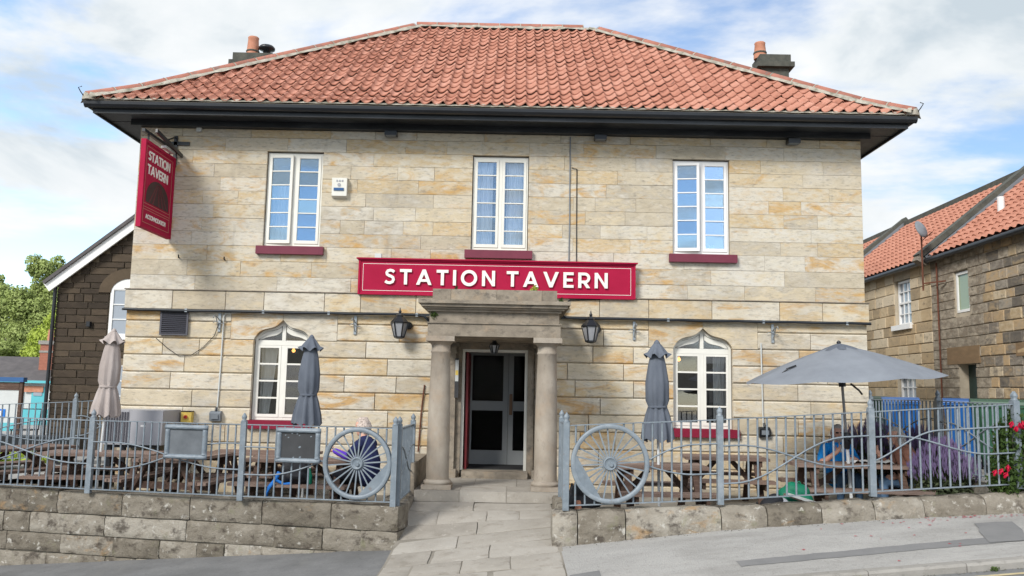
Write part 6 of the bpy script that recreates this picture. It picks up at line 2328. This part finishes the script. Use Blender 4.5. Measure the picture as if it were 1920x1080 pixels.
def cottage(name, label, s0, s1, zg, holes, seed, wmin, wmax, hc, stones=True, zlow=.35, sm='cottage'):
    random.seed(seed)
    t = thing(name, cot(s0, .3), label, 'cottage')
    mb = MB()
    ss = sorted({s0, s1, *[h[0] for h in holes], *[h[1] for h in holes]})
    for a, b in zip(ss[:-1], ss[1:]):
        cuts = sorted([(h[2], h[3]) for h in holes if h[0] <= a + .001 and h[1] >= b - .001])
        z = -.4
        for c0, c1 in cuts + [(zg, zg)]:
            if c0 - z > .01:
                q = [cot(a, z, -.03), cot(b, z, -.03), cot(b, c0, -.03), cot(a, c0, -.03)]
                q2 = [cot(a, z, -.45), cot(b, z, -.45), cot(b, c0, -.45), cot(a, c0, -.45)]
                mb.add(q + q2, [(0, 1, 2, 3), (7, 6, 5, 4), (0, 4, 5, 1), (1, 5, 6, 2), (2, 6, 7, 3), (3, 7, 4, 0)])
            z = c1
    # gable ends
    for s in (s0, s1):
        q = [cot(s, -.4, -.45), cot(s, zg, -.3), cot(s, zg + RISE, -RUN), cot(s, zg, -2 * RUN + .3), cot(s, -.4, -2 * RUN + .3)]
        mb.add(q, [(0, 1, 2, 3, 4)])
    wl = mb.build('wall', 'cottmortar', t)
    zs = [zlow]
    while zs[-1] < zg - .1:
        zs.append(zs[-1] + random.uniform(*hc))
    zs[-1] = zg
    cnt = 0
    if stones:
        rects = lay(s0, s1, zs, wmin, wmax, holes)
        rects.sort(key=lambda r: r[0])
        extra = MB()
        for r in rects:
            if cnt < 295:
                block(wl, 'stone', CO, cu, cn_, r, random.uniform(-.01, .008), .1, sm, gap=.009, bz=.012, bu=.012, jit=.006)
                cnt += 1
            else:
                a, b, z0, z1 = r
                f = random.uniform(-.01, .008)
                q = [cot(a + .01, z0 + .01, f), cot(b - .01, z0 + .01, f), cot(b - .01, z1 - .01, f), cot(a + .01, z1 - .01, f)]
                q2 = [cot(a + .01, z0 + .01, -.05), cot(b - .01, z0 + .01, -.05), cot(b - .01, z1 - .01, -.05), cot(a + .01, z1 - .01, -.05)]
                extra.add(q + q2, [(0, 1, 2, 3), (0, 4, 5, 1), (1, 5, 6, 2), (2, 6, 7, 3), (3, 7, 4, 0)])
        if extra.v:
            o = extra.build('far_stones', sm, wl)
            o['kind'] = 'stuff'
    return t, wl


def cot_roof(t, s0, s1, zg):
    th = math.atan2(RISE, RUN)
    mb = MB()
    q = [cot(s0, zg + .0, .12), cot(s1, zg + .0, .12), cot(s1, zg + RISE + .02, -RUN), cot(s0, zg + RISE + .02, -RUN)]
    q2 = [cot(s0, zg, -2 * RUN - .1), cot(s1, zg, -2 * RUN - .1)]
    mb.add(q + q2, [(0, 1, 2, 3), (3, 2, 5, 4)])
    rf = mb.build('roof', 'tile2', t)
    # pantiles as real waves with a step at every course
    prof = [(0, .0), (.18, .03), (.36, .045), (.55, .03), (.75, .002), (.9, -.006)]
    tw, rowl = .27, .30
    L_ = math.hypot(RISE, RUN + .12)
    ux = [s0 + .02 + tw * (k + u) for k in range(int((s1 - s0 - .05) / tw)) for u, h in prof]
    uh = [h for k in range(int((s1 - s0 - .05) / tw)) for u, h in prof]
    nv = len(ux)
    mb = MB()
    vs, fs = [], []
    nr = int(L_ / rowl)
    dn = Vector((cn_.x * -(RUN + .12), cn_.y * -(RUN + .12), RISE)) / L_
    up_ = Vector((0, 0, 1)) * math.cos(th) + cn_ * math.sin(th)
    base = cot(0, zg, .16)
    for r in range(nr):
        for v, dz in ((r * rowl, .035), (min(L_, (r + 1) * rowl), .008)):
            for s, h in zip(ux, uh):
                vs.append(base + cu * s + dn * v + up_ * (h + dz))
    for j in range(2 * nr - 1):
        fs += [(j * nv + k, j * nv + k + 1, (j + 1) * nv + k + 1, (j + 1) * nv + k) for k in range(nv - 1)]
    mb.add(vs, fs)
    o = mb.build('tiles', 'tile2', rf, smooth=False)
    o['kind'] = 'stuff'
    MB().bar(cot(s0, zg + RISE + .05, -RUN), cot(s1, zg + RISE + .05, -RUN), .26, .16).build('ridge', 'stack', rf)
    mb = MB()
    mb.tube([cot(s0, zg - .06, .16), cot(s1, zg - .06, .16)], .065, 8)
    mb.build('gutter', 'black', t)
    return rf


def cwindow(t, s0, s1, z0, z1, kind):
    if kind == 'sash':
        w_ = MB()
        fr = .055
        for a, b, c, d in ((s0, s0 + fr, z0, z1), (s1 - fr, s1, z0, z1), (s0 + fr, s1 - fr, z0, z0 + fr), (s0 + fr, s1 - fr, z1 - fr, z1), (s0 + fr, s1 - fr, (z0 + z1) / 2 - .025, (z0 + z1) / 2 + .025)):
            q = [cot(a, c, -.10), cot(b, c, -.10), cot(b, d, -.10), cot(a, d, -.10)]
            q2 = [cot(a, c, -.18), cot(b, c, -.18), cot(b, d, -.18), cot(a, d, -.18)]
            w_.add(q + q2, [(0, 1, 2, 3), (0, 4, 5, 1), (1, 5, 6, 2), (2, 6, 7, 3), (3, 7, 4, 0)])
        for k in (1, 2):
            s = s0 + fr + (s1 - s0 - 2 * fr) * k / 3
            w_.bar(cot(s, z0 + fr, -.115), cot(s, z1 - fr, -.115), .025, .025)
        for f in (.25, .75):
            w_.bar(cot(s0 + fr, z0 + (z1 - z0) * f, -.116), cot(s1 - fr, z0 + (z1 - z0) * f, -.116), .025, .025)
        win = w_.build('window', 'white', t, 'c')
        for c, d in ((z0 + fr, (z0 + z1) / 2 - .025), ((z0 + z1) / 2 + .025, z1 - fr)):
            MB().add([cot(s0 + fr, c, -.15), cot(s1 - fr, c, -.15), cot(s1 - fr, d, -.15), cot(s0 + fr, d, -.15)], [(3, 2, 1, 0)]).build('pane', 'frostpane', win)
        q = [(s0 - .12, z0 - .13, .07), (s1 + .12, z0 - .13, .07), (s1 + .12, z0, .07), (s0 - .12, z0, .07), (s0 - .12, z0 - .13, -.12), (s1 + .12, z0 - .13, -.12), (s1 + .12, z0, -.12), (s0 - .12, z0, -.12)]
        MB().add([cot(*p) for p in q], [(0, 1, 2, 3), (7, 6, 5, 4), (0, 4, 5, 1), (1, 5, 6, 2), (2, 6, 7, 3), (3, 7, 4, 0)]).build('sill', 'white', win)
    else:
        w_ = MB()
        fr = .06
        for a, b, c, d in ((s0, s0 + fr, z0, z1), (s1 - fr, s1, z0, z1), (s0 + fr, s1 - fr, z0, z0 + fr), (s0 + fr, s1 - fr, z1 - fr, z1)):
            q = [cot(a, c, -.05), cot(b, c, -.05), cot(b, d, -.05), cot(a, d, -.05)]
            q2 = [cot(a, c, -.14), cot(b, c, -.14), cot(b, d, -.14), cot(a, d, -.14)]
            w_.add(q + q2, [(0, 1, 2, 3), (0, 4, 5, 1), (1, 5, 6, 2), (2, 6, 7, 3), (3, 7, 4, 0)])
        win = w_.build('window', 'white', t, 'c')
        MB().add([cot(s0 + fr, z0 + fr, -.08), cot(s1 - fr, z0 + fr, -.08), cot(s1 - fr, z1 - fr, -.08), cot(s0 + fr, z1 - fr, -.08)], [(3, 2, 1, 0)]).build('pane', 'frost', win)


M['frostpane'] = glass('net_backed_glass', .02, body=(.30, .34, .39))
H1 = [(6.42, 7.08, 3.42, 4.38), (6.25, 7.02, .2, 2.27), (1.2, 4.45, .2, 2.36)]
c1, w1_ = cottage('cottage', 'nearer stone cottage on the right with frosted window and dark green doors', S0, SPL, GUT, H1, 41, .20, .46, (.19, .25), True, .42)
H2 = [(9.35, 10.35, 3.36, 4.58), (9.2, 10.35, .9, 2.06)]
c2, w2_ = cottage('cottage', 'farther stone cottage on the right with white sash windows', SPL + .005, SEND, GUT, H2, 43, .30, .7, (.23, .32), True, .42, 'cottage_tan')
c3, w3_ = cottage('cottage', 'far end cottage mostly hidden behind the tavern corner', SEND + .01, 23, GUT, [], 44, .4, .8, (.3, .34), False)
for t, a, b in ((c1, S0, SPL), (c2, SPL + .01, SEND), (c3, SEND + .01, 23)):
    cot_roof(t, a, b, GUT)
cwindow(c1, 6.44, 7.06, 3.44, 4.36, 'plain')
cwindow(c2, 9.40, 10.3, 3.38, 4.55, 'sash')
cwindow(c2, 9.25, 10.3, .92, 2.04, 'sash')


def slab(t, nm, m, s0, s1, z0, z1, d0, d1):
    q = [cot(s0, z0, d1), cot(s1, z0, d1), cot(s1, z1, d1), cot(s0, z1, d1), cot(s0, z0, d0), cot(s1, z0, d0), cot(s1, z1, d0), cot(s0, z1, d0)]
    return MB().add(q, [(0, 1, 2, 3), (7, 6, 5, 4), (0, 4, 5, 1), (1, 5, 6, 2), (2, 6, 7, 3), (3, 7, 4, 0)]).build(nm, m, t, 'c')


slab(c1, 'door', 'darkgreen', 6.30, 7.0, .3, 2.25, -.3, -.22)
slab(c1, 'lintel', 'lintel' if 'lintel' in M else 'cottage', 6.05, 7.5, 2.272, 2.66, -.1, .012)
gd = slab(c1, 'garage_door', 'darkgreen', 1.25, 4.40, .3, 2.33, -.2, -.12)
for k in range(14):
    slab(gd, 'panel', 'darkgreen', 1.30, 4.35, .36 + k * .138, .48 + k * .138, -.119, -.105)
slab(c1, 'lintel', 'lintel' if 'lintel' in M else 'cottage', 1.0, 4.65, 2.362, 2.62, -.1, .012)
# parapet copings between the roofs
for t, s in ((c1, SPL), (c2, SEND)):
    mb = MB()
    mb.bar(cot(s, GUT + .06, .30), cot(s, GUT + RISE + .25, -RUN), .34, .12)
    mb.build('parapet_coping', 'stack', t)
    mb = MB()
    mb.bar(cot(s - .13, GUT + .0, .16), cot(s - .13, GUT + RISE + .14, -RUN), .10, .10)
    mb.build('lead_flashing', 'leadgrey', t)
    q = [cot(s - .12, GUT - .22, .02), cot(s + .17, GUT - .22, .02), cot(s + .17, GUT + .08, .36), cot(s - .12, GUT + .08, .36)]
    MB().bar(cot(s, GUT - .12, .10), cot(s, GUT + .02, .34), .30, .14).build('kneeler', 'cottage', t, 'c')
vp = thing('roof_vent', cot(6.4, GUT + .8, -.9), 'white vent pipe standing on the nearer cottage roof', 'vent pipe')
MB().lathe([(.05, 0), (.05, .14)], cot(6.5, GUT + .70, -.85), 10).build('stem', 'black', vp)
MB().lathe([(.075, .14), (.075, .48)], cot(6.5, GUT + .70, -.85), 12).build('pipe', 'white', vp)
sdh = thing('satellite_dish', cot(7.9, 4.1, .35), 'grey satellite dish on a rusty pole at the cottage eaves', 'satellite dish')
MB().tube([cot(7.9, 4.05, .32), cot(7.9, 5.6, .32)], .022, 6).build('pole', 'rust', sdh)
MB().bar(cot(7.9, 4.22, .32), cot(7.35, 4.22, .05), .03, .03).build('bracket', 'rust', sdh)
ds = MB().lathe([(.001, .06), (.1, .045), (.2, .015), (.27, -.02), (.275, -.012), (.2, .03), (.1, .06), (.001, .075)], (0, 0, 0), 22)
Mx = Matrix.Rotation(rad(25), 3, 'Z') @ Matrix.Rotation(rad(68), 3, 'X')
cdh = cot(7.65, 5.5, .42)
ds.v = [tuple(cdh + Mx @ Vector((x * .68, y * .85, z * .8))) for x, y, z in ds.v]
ds.build('dish', 'leadgrey', sdh)
MB().tube([cot(7.9, 5.5, .32), cdh], .018, 6).tube([cdh + Vector((0, 0, -.28)), cdh + Vector((.1, -.32, -.12))], .012, 5).build('arm', 'rust', sdh)
pipe('drainpipe', [cot(7.75, 4.7, .06), cot(7.72, 2.0, .06), cot(7.7, .4, .06)], .02, 'rust', 'thin rusty drainpipe on the nearer cottage below the satellite dish', 'drainpipe')
pipe('drainpipe', [cot(12.5, 4.7, .06), cot(12.5, 2.0, .06), cot(12.5, .4, .06)], .02, 'rust', 'thin rusty drainpipe left of the cottage sash windows', 'drainpipe')

# ================================================================== LEFT BACKGROUND
dkb = thing('stone_hall', (-11, 9.6, -.4), 'sooty dark stone gabled building with white bargeboard behind the left corner', 'building')
DX0, DXR, DZE = -12.95, -7.4, 4.22
slope = .80
mb = MB()
gp = [(DX0 + .02, -1.0), (DX0 + .02, DZE), (DXR, DZE + slope * (DXR - DX0)), (-1.9, DZE), (-1.9, -1.0)]
wx0, wx1, wz0, wz1 = -11.42, -10.35, 2.75, 4.1
mb.prism(gp, 'y', 9.66, 17)
dw = mb.build('wall', 'darkmortar', dkb)
random.seed(12)
zs = [-.6]
while zs[-1] < 8.6:
    zs.append(zs[-1] + random.uniform(.16, .24))
hs_ = [(wx0 - .04, wx1 + .04, wz0 - .12, wz1 + .35), (wx0 - .04, wx1 + .04, -.5, 2.1)]
for r in lay(DX0, -9.6, zs, .28, .85, hs_):
    a, b, z0, z1 = r
    lim = DX0 + max(0, (z1 - DZE)) / slope
    if b < lim + .1:
        continue
    a = max(a, lim)
    if b - a < .08:
        continue
    block(dw, 'stone', (0, 9.62, 0), (1, 0, 0), (0, -1, 0), (a, b, z0, z1), random.uniform(-.004, .006), .08, 'darkstone', gap=.011, bz=.008, bu=.008, jit=.004)
# arched window with its stone hood
mb = MB()
wc, wr = (wx0 + wx1) / 2, (wx1 - wx0) / 2
arc_o = [(wc + (wr + .34) * math.cos(rad(180 - 15 * k)), wz1 - .1 + (wr * .75 + .30) * math.sin(rad(180 - 15 * k))) for k in range(13)]
arc_i = [(wc + (wr + .0) * math.cos(rad(180 - 15 * k)), wz1 - .1 + (wr * .75) * math.sin(rad(180 - 15 * k))) for k in range(13)]
M['hood'] = pmat('brown_hood_stone', two((.085, .062, .04), .3), .95, (5, 5, 5), rand=.3)
for k in range(12):
    pl = [arc_o[k], arc_o[k + 1], arc_i[k + 1], arc_i[k]]
    MB().prism(pl[::-1], 'y', 9.585, 9.64).build('hood_stone', 'hood', dkb, 'c')


def hall_window(z0, z1, arch):
    mb = MB()
    f = .09
    y = 9.605
    mb.box(wx0, wx0 + f, y, y + .06, z0, z1).box(wx1 - f, wx1, y, y + .06, z0, z1).box(wx0 + f, wx1 - f, y, y + .06, z0, z0 + f)
    for k in range(1, 4):
        z = z0 + f + (z1 - z0 - f) * k / 3.0
        mb.box(wx0 + f, wx1 - f, y + .008, y + .05, z - .03, z)
    mb.box(wc - .02, wc + .02, y + .006, y + .05, z0 + f, z1)
    if arch:
        pl = [(wx0, z1)] + arc_i[1:-1] + [(wx1, z1)]
        mb.prism(pl[::-1], 'y', y - .001, y + .055)
    mb.box(wx0 - .05, wx1 + .05, y - .06, y + .05, z0 - .08, z0 - .001)
    win = mb.build('window', 'white', dkb, 'c')
    for k in range(3):
        z = z0 + f + (z1 - z0 - f) * k / 3.0
        MB().box(wx0 + f, wx1 - f, y + .03, y + .034, z, z + (z1 - z0 - f) / 3 - .03).build('pane', 'frostpane', win)


hall_window(wz0, wz1 - .0, True)
hall_window(.6, 1.95, False)
mb = MB()
mb.bar((DX0 - .22, 9.45, DZE - .12), (DXR, 9.45, DZE - .12 + slope * (DXR - DX0 + .22)), .06, .30)
mb.build('bargeboard', 'white', dkb)
mb = MB()
mb.bar((DX0 - .28, 13.2, DZE - .0), (DXR, 13.2, DZE + slope * (DXR - DX0 + .28)), 7.7, .09)
mb.bar((DXR, 13.2, DZE + slope * (DXR - DX0 + .28)), (-1.6, 13.2, DZE), 7.7, .09)
mb.build('roof', 'slate_roof', dkb)
MB().tube([(DX0 - .02, 9.55, DZE), (DX0 - .02, 9.55, -.3)], .05, 8).build('downpipe', 'black', dkb)
tag(MB().box(-12.0, -11.9, 9.50, 9.62, 3.02, 3.16).build('wall_lamp', 'black'), 'small black lamp on the dark gabled wall', 'lamp')

sh = thing('station_shed', (-24, 26, -.6), 'long low shed with turquoise and white doors under a grey roof', 'shed')
mb = MB()
mb.box(-34, -21.6, 26, 30, -.8, 1.42)
shw = mb.build('wall', 'offwhite', sh)
mb = MB()
mb.prism([(25.7, 1.46), (28.0, 2.62), (30.3, 1.46), (28, 2.4)], 'x', -34.2, -21.45)
mb.build('roof', 'slate_roof', sh)
MB().box(-34.2, -21.45, 25.62, 25.69, 1.34, 1.46).build('fascia_board', 'turq', sh)
for k, (x0, x1, m) in enumerate(((-23.55, -22.95, 'turq'), (-22.55, -21.95, 'turq'), (-25.9, -25.2, 'turq'), (-24.9, -24.3, 'turq'))):
    d = MB().box(x0, x1, 25.93, 25.99, -.7, 1.15).build('door', m, sh, 'c')
    MB().box(x0 + .1, x1 - .1, 25.90, 25.93, .75, 1.05).build('door_window', 'frostpane', d)
MB().box(-34, -21.62, 25.95, 25.995, -.75, .12).build('dado', 'turq', sh)
MB().box(-22.9, -22.0, 25.88, 25.92, .92, 1.2).build('notice', 'terracotta', sh)
ch = thing('brick_chimney', (-22.4, 27, 2), 'red brick chimney stack with tall pot beside the dark gable', 'chimney')
MB().box(-22.75, -22.15, 26.7, 27.3, 1.2, 3.25).build('stack', 'brick', ch)
MB().box(-22.82, -22.08, 26.63, 27.37, 3.2, 3.38).box(-22.78, -22.12, 26.67, 27.33, 2.8, 2.9).build('band', 'kerb', ch)
MB().lathe([(.14, 0), (.15, .1), (.12, .5), (.14, .55)], (-22.45, 27, 3.38), 10).build('pot', 'terracotta', ch)

ib = thing('notice_board', (-14.5, 10, -.35), 'blue topped station notice board with white panel at the left edge', 'notice board')
for x in (-15.35, -13.98):
    MB().box(x, x + .09, 9.95, 10.05, -.4, 1.5).build('post', 'brownpaint' if 'brownpaint' in M else 'wood', ib, 'c')
MB().box(-15.25, -13.99, 9.97, 10.03, .05, 1.22).build('panel', 'offwhite', ib)
MB().box(-15.25, -13.99, 9.93, 9.969, .05, .28).build('stripe', 'turq', ib)
MB().box(-15.25, -13.99, 9.95, 10.04, 1.20, 1.42).build('header', 'wood', ib)
MB().box(-15.45, -13.85, 9.9, 10.1, 1.43, 1.56).build('top_board', 'navyprint', ib)
MB().box(-14.72, -14.32, 9.955, 9.968, .42, .66).build('symbol_plate', 'bag_blue', ib)
mb = MB()
for q in ((-14.62, -14.59, .47, .61), (-14.56, -14.46, .47, .49), (-14.56, -14.46, .53, .55), (-14.56, -14.46, .59, .61), (-14.46, -14.43, .47, .61)):
    mb.box(q[0], q[1], 9.95, 9.954, q[2], q[3])
mb.build('symbol', 'white', ib)

gp_ = foliage('verge_grass', [((-11.6, 4.0, -.15), (2.0, .5, .12))], 2500, .10, 'leaf_willow', None, 77, .1, .1)
tag(gp_, kind='stuff')
pl_ = thing('planter_bench', (-11.6, 5.4, -.3), 'low dark planter box on the station yard beyond the left railing', 'planter')
MB().box(-13.2, -9.9, 5.2, 5.8, -.1, .22).build('trough', 'black', pl_)
for x in (-12.9, -10.3):
    MB().box(x, x + .15, 5.25, 5.75, -.4, -.101).build('foot', 'black', pl_, 'c')
for k, (x, y) in enumerate(((-13.6, 7.2), (-12.4, 7.6))):
    ct = thing('cafe_chair', (x, y, -.4), ['black metal cafe chair left of the other one by the dark gable', 'black metal cafe chair nearer to the dark gable'][k], 'chair')
    MB().box(x - .25, x + .25, y - .22, y + .22, .22, .25).build('seat', 'black', ct)
    MB().tube([(x - .24, y + .2, .25), (x - .25, y + .26, .75), (x + .25, y + .26, .75), (x + .24, y + .2, .25)], .02, 6).build('back_frame', 'black', ct)
    for sx_ in (-.22, .22):
        for sy_ in (-.2, .2):
            MB().tube([(x + sx_, y + sy_, -.4), (x + sx_, y + sy_, .22)], .016, 5).build('leg', 'black', ct, 'c')


def tree(c, h, blobs, n, size, m, label, seed, kind='tree'):
    t = thing(kind, c, label, 'tree')
    rg = np.random.default_rng(seed)
    mb = MB()
    mb.tube([(0, 0, -1), (.1, 0, h * .35), (-.05, .1, h * .65), (.05, 0, h * .93)], [.28, .2, .11, .03], 8)
    for (bx, by, bz), r in blobs:
        mb.tube([(0, .0, bz * .55), (bx * .5, by * .5, bz * .8), (bx, by, bz)], [.10, .06, .02], 5)
    o = mb.build('trunk', 'bark', None, (0, 0, 0))
    o.parent = t
    sub = []
    for c_, r in blobs:
        sub.append((c_, (r[0] * .72, r[1] * .72, r[2] * .72)))
        for k in range(9):
            d = rg.normal(size=3)
            d /= np.linalg.norm(d)
            f = rg.uniform(.22, .46)
            sub.append((tuple(np.array(c_) + d * np.array(r) * .85), (r[0] * f, r[1] * f, r[2] * f * .9)))
    foliage('crown', sub, int(n * 1.7), size * .82, m, t, seed, .5, .35, True)
    return t


tree((-33.5, 46, -.5), 10.6, [((0, 0, 9.3), (1.3, 1.3, 1.6)), ((-.6, 0, 7.2), (2.1, 2.0, 1.9)), ((1.0, .3, 6.0), (2.2, 2, 2.2)), ((-.4, .2, 4.0), (2.4, 2.2, 2.2))], 22000, .13, 'leaf_birch', 'tall pale birch rising highest behind the shed', 61)
tree((-37.5, 47, -.5), 9.3, [((0, 0, 8.0), (2.0, 1.6, 1.5)), ((-1.0, 0, 6.3), (2.4, 2, 2.2)), ((1.3, .2, 5.6), (2.0, 2, 2.2)), ((0, .2, 3.6), (2.6, 2.2, 2.2))], 22000, .13, 'leaf_birch', 'birch tree at the left edge of the photo', 62)
tree((-30.2, 49, -.5), 9.6, [((0, 0, 8.1), (1.5, 1.3, 1.7)), ((.5, 0, 6.1), (1.9, 1.6, 1.9)), ((-.6, 0, 4.3), (2.0, 1.6, 2))], 15000, .13, 'leaf_birch', 'birch tree just left of the dark gable eave', 63)
tree((-28.2, 40, -.5), 7.0, [((.3, 0, 5.3), (1.7, 1.5, 1.5)), ((-1.4, 0, 4.5), (1.8, 1.5, 1.5)), ((.5, 0, 3.6), (2.0, 1.7, 1.8)), ((-1.6, 0, 2.7), (1.8, 1.6, 1.6))], 24000, .11, 'leaf_willow', 'bright yellow green rounded tree touching the dark gable', 64)
tree((-33.0, 41, -.5), 5.0, [((0, 0, 3.6), (2.2, 1.6, 1.3)), ((-2.2, 0, 3.0), (2.2, 1.6, 1.4)), ((1.4, 0, 2.4), (2.0, 1.6, 1.4))], 18000, .11, 'leaf_birch', 'low bushy tree just behind the shed roof', 65)

# ------------------------------------------------------------------ weeds, petals and grit along the edges
rg = np.random.default_rng(99)
for k, (x, y) in enumerate(((2.62, -6.27), (3.28, -6.26), (1.9, -6.26), (4.5, -6.27))):
    on_road = y < -6.2
    z = z_kerb(x) - .07 if on_road else z_path(x, y)
    t = thing('weed', (x, y, z), ['weed in the gutter at the foot of the kerb, near the bottom edge', 'brighter weed in the gutter left of the double lines', 'small weed in the gutter far left along the kerb', 'weed in the gutter near the right end of the kerb',
                                   'tuft between flagstones low on the path', 'tuft between flagstones near the path right edge', 'tuft in the path joint beside the left wall end', 'tuft at the path edge by the dark tarmac patch'][k], 'weed')
    o = foliage('leaves', [((0, 0, .015), (.05, .025, .022))], 60, .014, 'leaf_willow' if k == 1 else 'leaf_fuchsia', t, 200 + k, .2, .1)
    MB().tube([(x, y, z - .01), (x + .01, y, z + .03)], .003, 4).build('stem', 'leaf_fuchsia', t)
pts = []
for k in range(70):
    x = rg.uniform(4.2, 6.6) if k < 50 else rg.uniform(3, 6)
    y = rg.uniform(-4.5, -4.22) if k < 50 else rg.uniform(-6.1, -4.3)
    pts.append((x, y, z_pav(x, y) + .006))
mb = MB()
for p in pts:
    a, q = rg.uniform(0, 6), rg.uniform(.008, .018)
    mb.add([(p[0] + q * math.cos(a + k * PI / 2) * (1 if k % 2 else 1.6), p[1] + q * math.sin(a + k * PI / 2), p[2] + .003 * (k % 2)) for k in range(4)], [(0, 1, 2, 3)])
tag(mb.build('fallen_petals', 'redflower', None, (0, 0, 0)), kind='stuff')
mb = MB()
for k in range(420):
    x = rg.uniform(.7, 7.5)
    if k % 3:
        y = -6.25 - abs(rg.normal()) * .03
        z = z_kerb(x) - .071
    else:
        y = -4.215 - abs(rg.normal()) * .03
        z = z_pav(x, y)
    q = rg.uniform(.004, .012)
    mb.add([(x - q, y, z), (x, y - q, z), (x + q, y, z), (x, y + q, z), (x, y, z + q * .8)], [(0, 1, 4), (1, 2, 4), (2, 3, 4), (3, 0, 4)])
tag(mb.build('gutter_grit', 'earth', None, (0, 0, 0)), kind='stuff')
